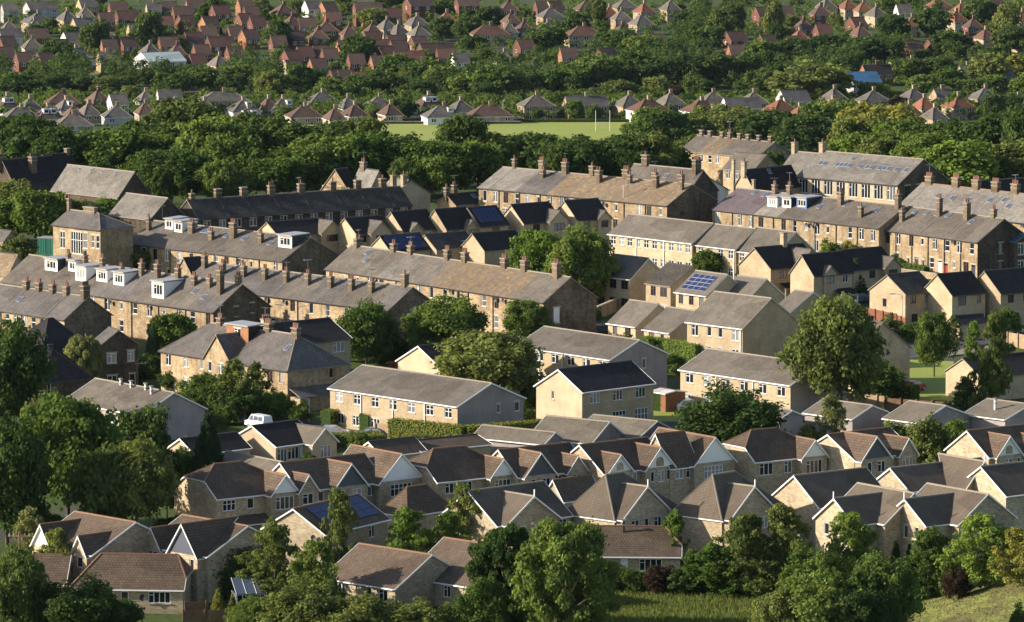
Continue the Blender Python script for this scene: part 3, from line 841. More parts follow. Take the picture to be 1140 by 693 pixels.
# --- estate row E
house('detached_house', 'house', 'stone house with clipped sunlit end gable bearing tree shadows and a lean-to porch', (241.7, 554.2), (194, 544), C=(326, 546), he=5, ridge='R', R=(217.5, 519), hip0=(2.4, .52), hip1=(4, .3), **ES,
      wr=[(.16, 0, 1.7, 1.2, 'white_g'), (.44, 0, .9, 1.2, 'white')], lean=[('r', .0, .68, 1.7, 2.75, .8, False)],
      gab=[dict(f='r', t=.81, w=3.6, p=1.3, rise=2.0, style='white', win=[(.5, 0, 2.4, 1.45, 'white')])])
house('detached_house', 'house', 'stone house with a blue-glazed bay gable adjoining the clipped-gable house', (334, 545.5), (292, 537), C=(426, 534.5), he=5, ridge='R', R=(312, 515.5), **ES,
      wr=[(.22, 0, 1.5, 1.2, 'white'), (.84, 0, 1.7, 1.2, 'white')],
      gab=[dict(f='r', t=.06, w=2.6, p=.6, rise=1.7, win=[(.5, 0, 1.5, 1.2, 'white')]), dict(f='r', t=.54, w=4.5, p=1.1, rise=2.5, style='bay', win=[(.25, 0, .7, 1.3, 'white'), (.7, 0, 1.3, 1.3, 'white')])])
house('detached_house', 'house', 'stone house with tall white-boarded gable next to the blue-glazed bay', (422.5, 537.2), (368, 526.5), C=(470.8, 531.3), he=5, R=(445.8, 505.5), **ES,
      wr=[(.5, 0, 3.0, 1.4, 'white_g')], white_gable=True)
house('detached_house', 'house', 'stone house with half-hipped orange-edged roof and white gablet, hedge behind', (486.7, 535.5), (441, 525.5), C=(568, 527), he=5, ridge='R', R=(463, 502), hip0=(2.2, .45), hip1=(3.5, .25), **ES,
      wr=[(.2, 0, 1.8, 1.2, 'white'), (.42, 0, 1.2, 1.2, 'white')], gab=[dict(f='r', t=.83, w=3.4, p=1.0, rise=1.9, style='white', win=[(.5, 0, 2.2, 1.3, 'white')])])
house('detached_house', 'house', 'stone house with a dark blue bay gable and a small plain gablet side by side', (576.5, 530), (535.5, 521), C=(654, 521), he=5, ridge='R', R=(556, 501), **ES,
      wr=[(.55, 0, 1.6, 1.2, 'white')], gab=[dict(f='r', t=.26, w=4.4, p=.8, rise=2.5, style='bay', win=[(.3, 0, .7, 1.3, 'white'), (.7, 0, 1.1, 1.3, 'white')]), dict(f='r', t=.8, w=2.8, p=.7, rise=1.7, win=[(.5, 0, 1.4, 1.1, 'white')])])
house('detached_house', 'house', 'stone house with two white arch-marked gablets on its dark roof', (671.7, 526), (621, 516), C=(745, 516.5), he=5, ridge='R', R=(646, 495.5), **ES,
      wr=[(.45, 0, 1.2, 1.2, 'white')], gab=[dict(f='r', t=.21, w=3.6, p=.5, rise=1.9, style='arch', win=[(.5, 0, 1.5, 1.1, 'white')]), dict(f='r', t=.78, w=4.2, p=.9, rise=2.3, style='arch', win=[(.25, 0, .6, 1.2, 'white'), (.55, 0, 1.0, 1.3, 'white'), (.82, 0, .6, 1.2, 'white')])])
house('link_block', 'house', 'low linking part with long black roof between two white-gabled houses', (746, 519), (716, 512.5), C=(776, 515), he=5, ridge='R', W=None, rise=3.4, **ES, wr=[(.35, 0, 1.2, 1.2, 'white'), (.75, 0, 1.2, 1.2, 'white')])
house('detached_house', 'house', 'stone house with tall white-boarded gable in front of the very large round tree', (773.3, 517), (712, 506.3), C=(817.5, 511.8), he=5, R=(795, 487), **ES,
      wr=[(.48, 0, 2.8, 1.5, 'white_g')], white_gable=True)
house('detached_house', 'house', 'stone house with half-hipped roof and white gablet by the big round tree', (840.8, 513), (796, 503.5), C=(914, 505.5), he=5, ridge='R', R=(818, 481), hip0=(2.2, .45), hip1=(3.5, .25), **ES,
      wr=[(.17, 0, 1.9, 1.4, 'white'), (.5, 0, 1.1, 1.4, 'white')], gab=[dict(f='r', t=.82, w=3.6, p=1.0, rise=1.9, style='white', win=[(.5, 0, 2.3, 1.6, 'white')])])
house('detached_house', 'house', 'stone house with half-shaded sunlit side gable and blue-black bay gable', (951, 511), (894, 500), C=(1018, 501), he=5, ridge='R', R=(922, 484), **ES,
      gab=[dict(f='r', t=.25, w=4.6, p=1.1, rise=2.5, style='bay', win=[(.3, 0, .7, 1.4, 'white'), (.7, 0, 1.2, 1.3, 'white')]), dict(f='r', t=.82, w=2.8, p=.7, rise=1.8, win=[(.5, 0, 1.6, 1.1, 'white')])])
house('detached_house', 'house', 'stone house with fully sunlit gable and white arch-marked gablet by the frame edge', (1100.8, 508), (1054, 497), C=(1168, 498), he=5, ridge='R', R=(1077.5, 479.7), **ES,
      wl=[(.5, 1, .35, 1.5, 'white', 1.4)], gab=[dict(f='r', t=.28, w=3.8, p=.6, rise=2.2, style='arch', win=[(.5, 0, 1.3, 1.2, 'white'), (.9, 0, .5, 1.0, 'white')]), dict(f='r', t=.78, w=3.0, p=.7, rise=1.8, win=[(.5, 0, 1.4, 1.1, 'white')])])
# --- bungalows behind them
BG = dict(wall='render_pink', roof='tile_bungalow', rcol='ridge_stone', barge='white_paint', gutter='white_paint', he=2.5)
house('bungalow', 'bungalow', 'bungalow with broad pale tan roof behind the twin arch-marked gablets', (658.3, 493), (590, 484.5), a=36, R=(677.5, 469.7), **BG)
house('bungalow', 'bungalow', 'tan-roofed bungalow next to the big round tree, white bargeboard on its shaded gable', (709, 488.5), (640, 479.5), a=36, R=(730.8, 468.8), **BG)
house('bungalow', 'bungalow', 'bungalow with plain tan roof between the long hedge and two pale shrubs', (605.5, 494), (527, 484), a=36, R=(617, 481.3), **BG)
house('bungalow', 'bungalow', 'bungalow with dark ribbed roof and white gable edge just below the clipped hedge', (468.3, 502), (436, 495.5), C=(546, 494.5), ridge='R', R=(453, 491.3), wall='render_cream', roof='tile_brown', barge='white_paint', gutter='white_paint', he=2.5)
house('bungalow', 'bungalow', 'dark-roofed bungalow tucked behind the tall white-boarded gable house', (425, 507), (398, 501.5), C=(474, 501), ridge='R', R=(410, 492), wall='render_cream', roof='tile_brown', barge='white_paint', gutter='white_paint', he=2.5)
house('bungalow', 'bungalow', 'bungalow with cream sunlit gable, black roof and a blue-windowed front gablet', (307, 496.5), (256, 486), C=(356, 487.5), ridge='R', R=(272.5, 474.2), wall='render_cream', roof='slate_dark', barge='white_paint', gutter='white_paint', he=2.7,
      wr=[(.15, 0, 1.6, 1.9, 'white'), (.4, 0, 1.8, 1.5, 'white'), (.62, 0, .9, 1.9, 'blank')], gab=[dict(f='r', t=.9, w=4.0, p=1.6, rise=1.7, roof='tile_bungalow', win=[(.55, 0, 1.7, 1.5, 'white')])])
house('bungalow', 'bungalow', 'bungalow with low lit grey roof just behind the clipped-gable house', (303, 527.5), (236, 513), a=52, R=(320, 515.5), **BG)
house('bungalow', 'bungalow', 'shaded bungalow with black roof behind the conifer', (217, 505), (186, 499), C=(278, 497), ridge='R', R=(199, 488.5), wall='render_cream', roof='slate_dark', barge='white_paint', gutter='white_paint', he=2.5)
house('bungalow', 'bungalow', 'tan-roofed bungalow with flue behind the half-shaded gable house', (949, 466), (896, 457.5), a=45, R=(970.3, 451.3), **BG, chim=[(.3, .2, .9, .25, .25, 0)], cstack='galvanised')
house('bungalow', 'bungalow', 'tan-roofed bungalow in front of the wooden garden fence', (1023, 470.3), (984.7, 461), a=45, R=(1051.8, 451.5), **BG)
house('bungalow', 'bungalow', 'tan-roofed bungalow with white flue pipe under the tall birch', (1119, 466.5), (1073, 457), a=45, R=(1146, 450), **BG, chim=[(.5, .22, 1.6, .28, .28, 0)], cstack='galvanised')
house('bungalow', 'bungalow', 'little tan roof peeping out beside the big round tree', (868, 466), (836, 460), a=45, R=(881, 457), **BG)
# --- flats and larger houses of the middle
FL = dict(roof='tile_concrete', rcol='ridge_stone', barge='white_paint', gutter='white_paint', he=4.9)
house('terrace_row', 'terrace row', 'long two-storey cream stone row with seven white windows above the clipped hedges', (509.2, 452), (367.5, 430.3), C=(583, 442), R=(545, 426.5), wall='stone_new', wall2='render_pink', wl=[('row', 7, (0,), 1.35, 1.25, 'white_g'), ('row', 7, (1,), 1.7, 1.3, 'white')],
      wr=[(.62, 0, .6, 1.1, 'white'), (.9, 0, .9, 1.2, 'white')], door_pipe=3, **FL)
house('terrace_row', 'terrace row', 'long two-storey stone row with aerial on grey end wall, behind the black-roofed house', (679.2, 400), (575, 385.8), C=(742.5, 393.5), R=(710, 378.5), wall='stone_new', wall2='render_pink', wl=[('row', 6, (0, 1), 1.5, 1.2, 'white')], wr=[(.6, 0, .7, 1.3, 'white')], door_pipe=3, aer=[(.98, .6, 1.8)], **FL)
house('terrace_row', 'terrace row', 'long two-storey sunlit row with grey end wall behind the very large round tree', (880, 428.3), (757.5, 412.4), C=(942.5, 421.5), R=(910.8, 405.4), wall='stone_new', wall2='render_pink', wl=[('row', 6, (0,), 1.5, 1.25, 'white'), ('row', 6, (1,), 1.7, 1.4, 'white')], wr=[(.62, 0, .6, 1.2, 'white')], door_pipe=2, **FL)
house('semi_detached_house', 'house', 'semi-detached house with cream sunlit gable, black ribbed roof and flat-roofed garage beside it', (648, 435.8), (597, 428.3), C=(727.5, 425.3), R=(622.5, 411.5), ridge='R', wall='render_cream', wall2='stone_new', roof='slate_dark', barge='white_paint', gutter='white_paint', he=5.2,
      wl=[(.36, 0, .5, 1.1, 'white')], wr=[(.18, 0, 1.7, 1.3, 'white'), (.5, 0, 1.7, 1.3, 'white'), (.82, 0, 1.7, 1.3, 'white'), (.52, 1, 2.3, 1.6, 'white_g'), (.83, 1, 2.4, 2.0, 'white_g')])
house('hall', 'hall', 'low hall with roof vents and pinkish end wall beyond the dark trees', (158, 461.5), (72, 446.5), C=(228, 454.5), R=(189, 437), wall='render_pink', roof='slate_brown', rcol='ridge_stone', barge='white_paint', gutter='white_paint', he=3.6,
      wl=[('row', 6, (0,), 1.5, 1.3, 'white')], wr=[(.2, 0, .9, 1.7, 'white')], chim=[(.35, .47, .5, .3, .3, 0), (.5, .45, .5, .3, .3, 0), (.68, .46, .5, .3, .3, 0), (.8, .4, .4, .3, .3, 0)], cstack='galvanised')
OS = dict(wall='stone_old', roof='slate_grey', gutter='dark_paint', rcol='ridge_stone')
house('semi_detached_house', 'house', 'old stone house with an orange flat-topped dormer behind its pointed front gable', (262, 402.5), (179, 387.6), C=(330, 394), he=5.3, a=49, W=9.5, rise=3.6, hip0=(4.6, 0), **OS,
      wl=[(.1, 0, 1.2, 1.5, 'white'), (.34, 0, 1.0, 1.4, 'white'), (.55, 0, .7, 1.3, 'white'), (.34, 1, 1.1, 1.5, 'white')], gab=[dict(f='l', t=.8, w=5.6, p=.5, rise=3.2, barge=None, win=[(.22, 0, .7, 1.3, 'white'), (.62, 0, 1.2, 1.4, 'white'), (.62, 1, 2.0, 1.6, 'white')])],
      dorm=[(.8, .30, 5.2, 2.2, 'brick_orange', 'slate_dark', 'white')], chim=[(.42, .5, .9, 1.0, .8, 3)], door_pipe=1)
house('semi_detached_house', 'house', 'old ochre stone house with hipped slate roof, red-potted chimneys and a side lean-to', (320, 411.7), (262.5, 402), C=(381, 404), he=5.3, a=49, W=10, rise=3.7, hip1=(4.4, 0), **OS,
      wl=[(.12, 0, .9, 1.4, 'white'), (.38, 0, 1.4, 1.4, 'white'), (.66, 0, 1.1, 1.4, 'brown'), (.88, 0, .8, 1.4, 'brown')], wr=[(.72, 0, .6, 1.2, 'brown')], lean=[('r', .03, .85, 2.2, 2.9, 1.0, True)],
      chim=[(.62, .47, 1.0, 1.3, .8, 4), (.05, .5, 1.0, 1.3, .8, 4)], sky=[(.66, .3, .8, 1.2)], dishes=[('l', .35, 5.0)])
house('semi_detached_house', 'house', 'shaded stone house with black roof and wide white windows behind the red-potted chimneys', (318, 383.5), (270, 375), C=(390, 374.5), he=5.2, ridge='R', R=(291, 361.5), wall='stone_new', roof='slate_dark', barge='white_paint', gutter='dark_paint',
      wr=[(.36, 0, 2.0, 1.4, 'white'), (.82, 0, 2.0, 1.4, 'white'), (.8, 1, 2.2, 1.4, 'white')], aer=[(.25, .5, 2.5), (.6, .5, 2)], chim=[(.02, .5, .8, 1.2, .7, 3)])
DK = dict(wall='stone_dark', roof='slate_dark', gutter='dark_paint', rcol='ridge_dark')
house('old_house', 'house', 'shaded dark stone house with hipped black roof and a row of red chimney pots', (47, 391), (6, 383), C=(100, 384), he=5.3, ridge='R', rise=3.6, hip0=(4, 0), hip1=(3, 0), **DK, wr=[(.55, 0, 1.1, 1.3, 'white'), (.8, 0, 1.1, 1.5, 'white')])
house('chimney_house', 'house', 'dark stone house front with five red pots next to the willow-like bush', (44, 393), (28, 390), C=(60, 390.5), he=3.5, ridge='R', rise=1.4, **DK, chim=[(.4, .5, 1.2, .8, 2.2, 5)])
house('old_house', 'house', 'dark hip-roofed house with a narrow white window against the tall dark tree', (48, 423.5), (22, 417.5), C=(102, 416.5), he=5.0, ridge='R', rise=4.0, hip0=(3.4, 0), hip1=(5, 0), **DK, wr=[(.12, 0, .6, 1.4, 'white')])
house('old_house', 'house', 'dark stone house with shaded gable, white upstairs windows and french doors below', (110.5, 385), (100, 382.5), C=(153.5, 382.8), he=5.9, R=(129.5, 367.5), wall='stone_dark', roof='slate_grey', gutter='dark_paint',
      wr=[(.32, 0, 1.4, 1.3, 'white', -.7), (.82, 0, 1.0, 1.4, 'white', -.5), (.33, 1, 1.4, 1.9, 'white', -1.0), (.85, 1, .9, 1.8, 'white', -.9)])
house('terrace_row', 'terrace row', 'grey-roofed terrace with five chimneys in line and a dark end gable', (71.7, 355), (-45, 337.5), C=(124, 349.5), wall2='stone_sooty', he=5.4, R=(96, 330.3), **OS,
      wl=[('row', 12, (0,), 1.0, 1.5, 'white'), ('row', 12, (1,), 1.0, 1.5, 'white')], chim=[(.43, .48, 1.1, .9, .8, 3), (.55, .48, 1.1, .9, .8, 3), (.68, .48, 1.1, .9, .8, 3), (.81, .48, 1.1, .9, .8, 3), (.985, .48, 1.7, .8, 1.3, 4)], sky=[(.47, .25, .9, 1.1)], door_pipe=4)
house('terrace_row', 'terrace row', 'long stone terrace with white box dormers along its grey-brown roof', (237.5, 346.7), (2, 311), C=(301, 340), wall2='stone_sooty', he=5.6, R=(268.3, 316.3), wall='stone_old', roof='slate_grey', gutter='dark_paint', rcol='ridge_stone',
      segs=[(0, .42, 'slate_brown'), (.42, .62, 'slate_grey'), (.62, .9, 'slate_brown'), (.9, 1, 'slate_grey')],
      wl=[('row', 15, (0,), 1.05, 1.6, 'white', 0.1), ('row', 15, (1,), 1.05, 1.7, 'sash', 0.1)], wr=[(.4, 0, .7, 1.3, 'white', .7), (.68, 0, .7, 1.3, 'white', 1.0)],
      dorm=[(.165, .28, 3.4, 1.9, 'white_paint', 'dark_paint', 'white'), (.255, .32, 1.9, 1.7, 'white_paint', 'white_paint', 'white'), (.335, .18, 2.8, 2.3, 'white_paint', 'white_paint', 'white'),
            (.425, .22, 2.8, 1.9, 'white_paint', 'white_paint', 'white'), (.51, .2, 2.8, 2.0, 'white_paint', 'white_paint', 'white'), (.725, .08, 3.1, 2.6, 'white_paint', 'white_paint', 'white')],
      chim=[(.21, .42, 1.2, .7, .7, 2), (.29, .42, 1.3, .7, .8, 2), (.38, .4, 1.3, .8, .7, 2), (.475, .38, 1.2, .7, .7, 2), (.56, .42, 1.3, .7, .7, 2), (.645, .38, 2.6, .8, .8, 2), (.735, .4, 1.3, .8, .7, 2), (.815, .38, 1.4, .8, .7, 2), (.885, .38, 1.4, .8, .7, 2), (.955, .3, 3.9, .9, .9, 2), (.985, .5, 1.2, .7, .9, 2)],
      sky=[(.845, .28, .9, 1.1), (.905, .2, .9, 1.0)], door_pipe=7)
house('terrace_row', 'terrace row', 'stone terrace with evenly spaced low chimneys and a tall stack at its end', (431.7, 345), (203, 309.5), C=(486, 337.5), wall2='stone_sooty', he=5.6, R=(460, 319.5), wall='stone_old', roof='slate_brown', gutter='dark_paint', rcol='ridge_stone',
      segs=[(0, .14, 'slate_brown'), (.14, .3, 'slate_grey'), (.3, .46, 'slate_grey'), (.46, .6, 'slate_brown'), (.6, .73, 'slate_grey'), (.73, .92, 'slate_brown'), (.92, 1, 'slate_grey')],
      wl=[('row', 12, (0,), .9, 1.5, 'white', .1), ('row', 12, (1,), 1.0, 1.5, 'sash', -.1)], wr=[(.5, 0, .8, 1.3, 'sash')],
      chim=[(.02, .38, 2.0, .8, .8, 2)] + [(p, .3, 1.7, .8, .75, 2) for p in (.13, .235, .34, .445, .55, .66, .76, .855)] + [(.965, .5, 1.9, .9, 1.0, 1)], door_pipe=6)
house('chapel_gable', 'house', 'small sunlit stone gable with black side roof between two terraces', (216, 309.5), (194, 305.5), C=(236, 307.3), he=3.2, ridge='R', R=(206, 287.3), wall='stone_old', roof='slate_dark')
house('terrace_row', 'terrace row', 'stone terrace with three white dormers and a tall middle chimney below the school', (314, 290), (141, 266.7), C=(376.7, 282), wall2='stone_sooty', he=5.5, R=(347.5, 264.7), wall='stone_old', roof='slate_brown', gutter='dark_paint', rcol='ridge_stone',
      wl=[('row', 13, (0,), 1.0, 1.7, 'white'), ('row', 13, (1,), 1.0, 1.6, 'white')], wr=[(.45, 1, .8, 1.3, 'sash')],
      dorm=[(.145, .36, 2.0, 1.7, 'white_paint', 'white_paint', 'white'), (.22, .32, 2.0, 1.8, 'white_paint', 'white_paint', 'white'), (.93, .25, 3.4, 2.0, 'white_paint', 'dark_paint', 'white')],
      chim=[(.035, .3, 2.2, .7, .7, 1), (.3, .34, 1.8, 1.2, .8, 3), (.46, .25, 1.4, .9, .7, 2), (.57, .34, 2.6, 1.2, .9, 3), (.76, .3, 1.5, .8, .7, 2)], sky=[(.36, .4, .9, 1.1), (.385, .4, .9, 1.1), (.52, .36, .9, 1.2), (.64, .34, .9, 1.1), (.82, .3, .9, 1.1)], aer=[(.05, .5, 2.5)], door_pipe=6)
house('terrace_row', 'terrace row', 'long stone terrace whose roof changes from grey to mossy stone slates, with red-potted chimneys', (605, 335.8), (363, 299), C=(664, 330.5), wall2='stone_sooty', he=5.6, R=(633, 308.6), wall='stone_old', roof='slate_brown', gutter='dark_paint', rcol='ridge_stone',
      segs=[(0, .245, 'slate_brown'), (.245, .375, 'slate_pale'), (.375, .49, 'slate_brown'), (.49, .865, 'stone_flag'), (.865, 1, 'slate_brown')],
      wl=[('row', 17, (0,), .95, 1.6, 'white'), ('row', 17, (1,), 1.0, 1.8, 'sash')], wr=[(.25, 0, 1.1, 2.2, 'blank', -.6), (.25, 1, 1.1, 2.0, 'blank', -1.4)],
      chim=[(.03, .5, 1.2, .9, 1.4, 2), (.2, .5, 1.2, 1.0, .9, 2), (.28, .5, 1.3, 1.0, .9, 3), (.45, .5, 1.5, 1.1, .9, 3), (.53, .5, 1.5, 1.1, .9, 3), (.71, .5, 1.5, 1.2, .9, 3), (.8, .5, 1.6, 1.2, .9, 3), (.95, .46, 2.0, 1.3, .9, 3)],
      sky=[(.1, .4, .9, 1.1), (.13, .26, .9, 1.1)], door_pipe=8)
house('terrace_row', 'terrace row', 'long low terrace with soot-black roof and chimneys in front of the tall trees', (222, 243.5), (196, 238.5), C=(458, 226.6), he=5.2, ridge='R', R=(209, 222.5), wall='stone_dark', roof='slate_dirty', gutter='dark_paint', rcol='ridge_stone',
      wr=[('row', 14, (0,), 1.3, 1.3, 'white')], chim=[(.02, .5, 1.0, .8, .8, 1)] + [(p, .5, 1.6, 1.2, .8, n) for p, n in ((.14, 0), (.26, 0), (.39, 3), (.53, 1), (.68, 1), (.8, 0), (.92, 1))], aer=[(.12, .5, 2.5), (.52, .5, 2.5)])
# --- dark-roofed estate in the middle
DE = dict(wall='stone_new', roof='slate_dark', rcol='ridge_dark', gutter='dark_paint')
gq = lambda t, w=3.0, p=.7, **k: dict(f='r', t=t, w=w, p=p, rise=k.get('rise', w * .42), roof='tile_concrete', barge=None, win=k.get('win', [(.5, 0, w * .55, 1.1, 'brown')]))
house('modern_house', 'house', 'black-roofed stone house with pale gablet behind the dormered terrace end', (310, 262), (286, 257), C=(372, 255.5), he=5, ridge='R', R=(298, 247.5), **DE, gab=[gq(.9, 4.0, 1)], wr=[(.5, 0, 1.2, 1.1, 'brown')])
house('modern_house', 'house', 'black-roofed stone house with two pale gablets in the middle dark-roofed row', (397, 260), (372, 255), C=(436, 255.5), he=5, ridge='R', R=(385, 243), **DE, gab=[gq(.6, 4.0, 1)], wr=[(.2, 0, 1.2, 1.1, 'brown')])
house('modern_house', 'house', 'black-roofed stone house showing one sunlit verge and a small pointed gablet', (449, 256.5), (423, 251.5), C=(487, 252), he=5, ridge='R', R=(434.5, 236), **DE, gab=[gq(.35, 2.4, .4)], wr=[(.75, 0, 1.3, 1.1, 'white')])
house('modern_house', 'house', 'black-roofed stone house with sunlit gable top and a doorway gablet', (497, 254.5), (472, 249.5), C=(532, 250), he=5, ridge='R', R=(483, 233.3), **DE, gab=[gq(.75, 2.4, .5)], wr=[(.3, 0, 1.3, 1.1, 'brown')])
house('modern_house', 'house', 'stone house with blue-black solar panels across its whole shaded roof, middle estate', (535, 251.5), (507, 246), C=(566, 247.5), he=5, ridge='R', R=(520, 231.5), **DE, solar=(.08, .9, .06, .45, 5, 3), wr=[(.55, 0, 1.5, 1.1, 'brown')])
house('modern_house', 'house', 'black-roofed stone house with wide pale gablet and brown window by the twin trees', (583, 248), (556, 242.5), C=(624, 243), he=5, ridge='R', R=(569.5, 228), **DE, gab=[gq(.85, 3.8, 1.1)], wr=[(.35, 0, 1.4, 1.1, 'brown')])
house('modern_house', 'house', 'black-roofed stone house with broad sunlit verge at the row end by a street lamp', (643, 244.5), (615, 239), C=(679, 240.5), he=5, ridge='R', R=(628, 223.7), **DE, gab=[gq(.8, 2.6, .4)], wr=[(.3, 0, 1.2, 1.1, 'brown')])
house('modern_house', 'house', 'cream gabled house with gridded blue solar roof behind the chimney pots', (436, 280.5), (411, 275.5), C=(479, 276), he=4.6, ridge='R', R=(423, 263), wall='stone_new', roof='slate_dark', solar=(.05, .95, .04, .47, 6, 4))
house('modern_house', 'house', 'cream gabled house with brown-black roof beside the gridded solar roof', (486, 277), (461, 272), C=(530, 272), he=4.6, ridge='R', R=(473, 261.5), wall='stone_new', roof='slate_dirty')
house('modern_house', 'house', 'cream gabled house with plain black roof nearest the small round tree', (539.5, 278.5), (513, 273), C=(586, 273), he=4.6, ridge='R', R=(526, 260), wall='stone_new', roof='slate_dark')
house('modern_house', 'house', 'small house with lit brown roof half hidden by the twin trees', (606, 287), (566, 280), a=46, he=3.0, R=(626, 273), wall='stone_new', roof='tile_concrete')
# --- church house, gabled houses by the trees
house('old_house', 'house', 'tall stone house with sunlit gable and valley roof under the tall trees', (389, 213), (358.5, 208), C=(402, 211), he=5.5, ridge='R', R=(371, 188.5), wall='stone_old', roof='slate_dark', wl=[(.6, 0, 1.3, 1.8, 'dark', 1.0)])
house('old_house', 'house', 'stone house with pale slate roof slope and shaded gable joined to the valley roof', (410, 214), (389, 210), C=(433, 211), he=5.5, R=(423.5, 189.7), wall='stone_old', roof='slate_pale', chim=[(.2, .5, 1.2, 1.2, .8, 2)])
house('old_house', 'house', 'pale rendered gable house with two stone chimneys among the tall trees', (437, 217.5), (417, 213.5), C=(479, 214.5), he=4.2, R=(447, 201), wall='render_cream', roof='slate_pale', chim=[(.9, .35, 1.8, .9, .9, 1), (.95, .05, 3.6, .9, .9, 1)], cstack='stone_old')
house('old_house', 'house', 'low sunlit gabled cottage with blue-black roof before the long mossy terrace', (507.5, 228), (486.5, 224.5), C=(552, 222.5), he=3.4, ridge='R', R=(497, 216.5), wall='stone_old', roof='slate_dark', sky=[(.6, .3, .9, 1.1)], chim=[(.2, .5, 1.6, .9, .8, 2), (-.0, .5, 1.2, .8, .8, 1)])
house('terrace_row', 'terrace row', 'long back terrace with mossy tan stone roof and thick chimney stacks', (742.5, 228.3), (533, 205.5), C=(797, 221.5), wall2='stone_sooty', he=5.6, R=(771, 205.3), wall='stone_old', roof='stone_flag', gutter='dark_paint', rcol='ridge_stone', segs=[(0, .2, 'slate_pale'), (.2, .37, 'slate_grey'), (.37, 1, 'stone_flag')],
      wl=[('row', 17, (0,), 1.0, 1.8, 'white'), ('row', 17, (1,), 1.0, 1.6, 'white')], chim=[(.06, .5, 1.7, .7, .7, 1), (.21, .5, 1.9, 1.1, .8, 3), (.255, .35, 1.4, .8, .8, 2), (.34, .48, 2.0, 1.2, .8, 3), (.48, .5, 1.7, 1.0, .8, 1), (.55, .36, 2.2, 1.2, .9, 2), (.66, .5, 1.6, 1.4, .9, 3), (.71, .38, 1.7, .7, .7, 1), (.81, .5, 1.5, .9, .8, 2), (.85, .36, 2.2, 1.1, .9, 1), (.945, .5, 1.6, 1.1, .8, 2), (.985, .36, 2.2, .6, .6, 1)], door_pipe=8, dishes=[('r', .3, 4)])
house('terrace_row', 'terrace row', 'short terrace end with big soot-stained dark gable behind the mossy-roofed terrace', (766, 214), (690, 204), C=(799, 209), he=6.2, R=(781, 189.5), wall='stone_dark', roof='slate_brown', rcol='ridge_stone', chim=[(.16, .5, 1.9, 1.4, .9, 1), (.93, .45, 1.9, .9, 1.6, 3)], sky=[(.55, .3, .8, 1)])
# --- right-hand terraces
house('terrace_row', 'terrace row', 'stone terrace with purple-slated end, white and blue box dormers and skylights', (978.5, 253.5), (793, 233), C=(1036, 248), he=5.6, R=(1007.5, 229.7), wall='stone_old', roof='slate_brown', gutter='dark_paint', rcol='ridge_stone',
      segs=[(0, .26, 'slate_purple'), (.26, .4, 'slate_pale'), (.4, 1, 'slate_brown')], wl=[('row', 15, (0,), 1.05, 1.8, 'white'), ('row', 15, (1,), 1.05, 1.8, 'white')],
      dorm=[(.31, .18, 2.5, 1.7, 'white_paint', 'white_paint', 'white'), (.39, .2, 2.3, 1.7, 'white_paint', 'dark_paint', 'white'), (.475, .22, 2.6, 1.8, 'blue_paint', 'dark_paint', 'white')],
      chim=[(.24, .45, 1.4, .8, .7, 2), (.33, .45, 1.6, .9, .8, 2), (.66, .38, 2.4, .8, .9, 2), (.84, .18, 1.8, .8, .7, 1), (.975, .45, 2.2, .9, .9, 2)], sky=[(.12, .45, .8, 1.3), (.19, .42, .8, 1.3), (.56, .3, .8, 1.3), (.68, .4, .8, 1.2), (.78, .4, .8, 1.2), (.88, .35, .8, 1.2)], door_pipe=7)
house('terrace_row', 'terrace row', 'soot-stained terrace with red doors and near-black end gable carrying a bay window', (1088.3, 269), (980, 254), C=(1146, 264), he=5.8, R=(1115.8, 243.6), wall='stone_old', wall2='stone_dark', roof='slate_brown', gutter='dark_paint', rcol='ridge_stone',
      wl=[('row', 8, (0,), 1.1, 1.7, 'white', .05), (.18, 1, 1.1, 1.6, 'white', -.3), (.29, 1, .95, 1.9, 'darkdoor', -.6), (.38, 1, 1.0, 1.6, 'white', -.3), (.45, 1, .95, 2.0, 'reddoor', -.6), (.53, 1, 1.1, 1.6, 'white', -.3), (.62, 1, 1.0, 1.6, 'white', -.3), (.68, 1, .95, 2.0, 'reddoor', -.9), (.76, 1, 1.0, 1.6, 'white', -.3), (.88, 1, 1.1, 1.7, 'dark', -.3), (.96, 1, 1.0, 1.7, 'dark', -.3)],
      wr=[(.45, 0, .8, 1.6, 'dark', -.1), (.45, 1, .8, 1.7, 'dark', -.3)], chim=[(.12, .2, 1.8, .8, .7, 1), (.4, .4, 2.4, .8, .8, 2), (.68, .4, 2.2, 1.0, .9, 2), (.9, .5, 1.4, .8, .8, 2)], sky=[(.14, .42, .8, 1.1), (.26, .42, .8, 1.1), (.37, .42, .8, 1.1), (.48, .42, .8, 1.1), (.75, .35, .8, 1.1)], door_pipe=5,
      gab=[dict(f='r', t=.82, w=4.2, p=1.2, rise=.9, wall='stone_dark', roof='sheet_blue', barge=None, up=-.3, win=[(.3, 0, 1.2, 1.7, 'white'), (.7, 0, 1.2, 1.7, 'white'), (.3, 1, 1.2, 1.7, 'white'), (.7, 1, 1.2, 1.7, 'white')])])
house('terrace_row', 'terrace row', 'back terrace with long pale grey roof, orange ridge line and evenly spaced stacks', (1172, 251), (998, 233), C=(1230, 246), he=5.6, R=(1200, 222.5), wall='stone_old', roof='slate_pale', gutter='dark_paint', rcol='ridge_clay',
      chim=[(.045, .5, 1.3, 1.6, .8, 5), (.22, .5, 1.6, 1.6, .9, 5), (.35, .5, 1.6, 1.6, .9, 5), (.475, .5, 1.6, 1.6, .9, 5), (.6, .5, 1.6, 1.6, .9, 4)], sky=[(.17, .3, .9, 1.2), (.27, .28, .9, 1.2), (.37, .28, .9, 1.2), (.5, .32, .9, 1.2), (.58, .35, .9, 1.2), (.64, .25, .9, 1.2)])
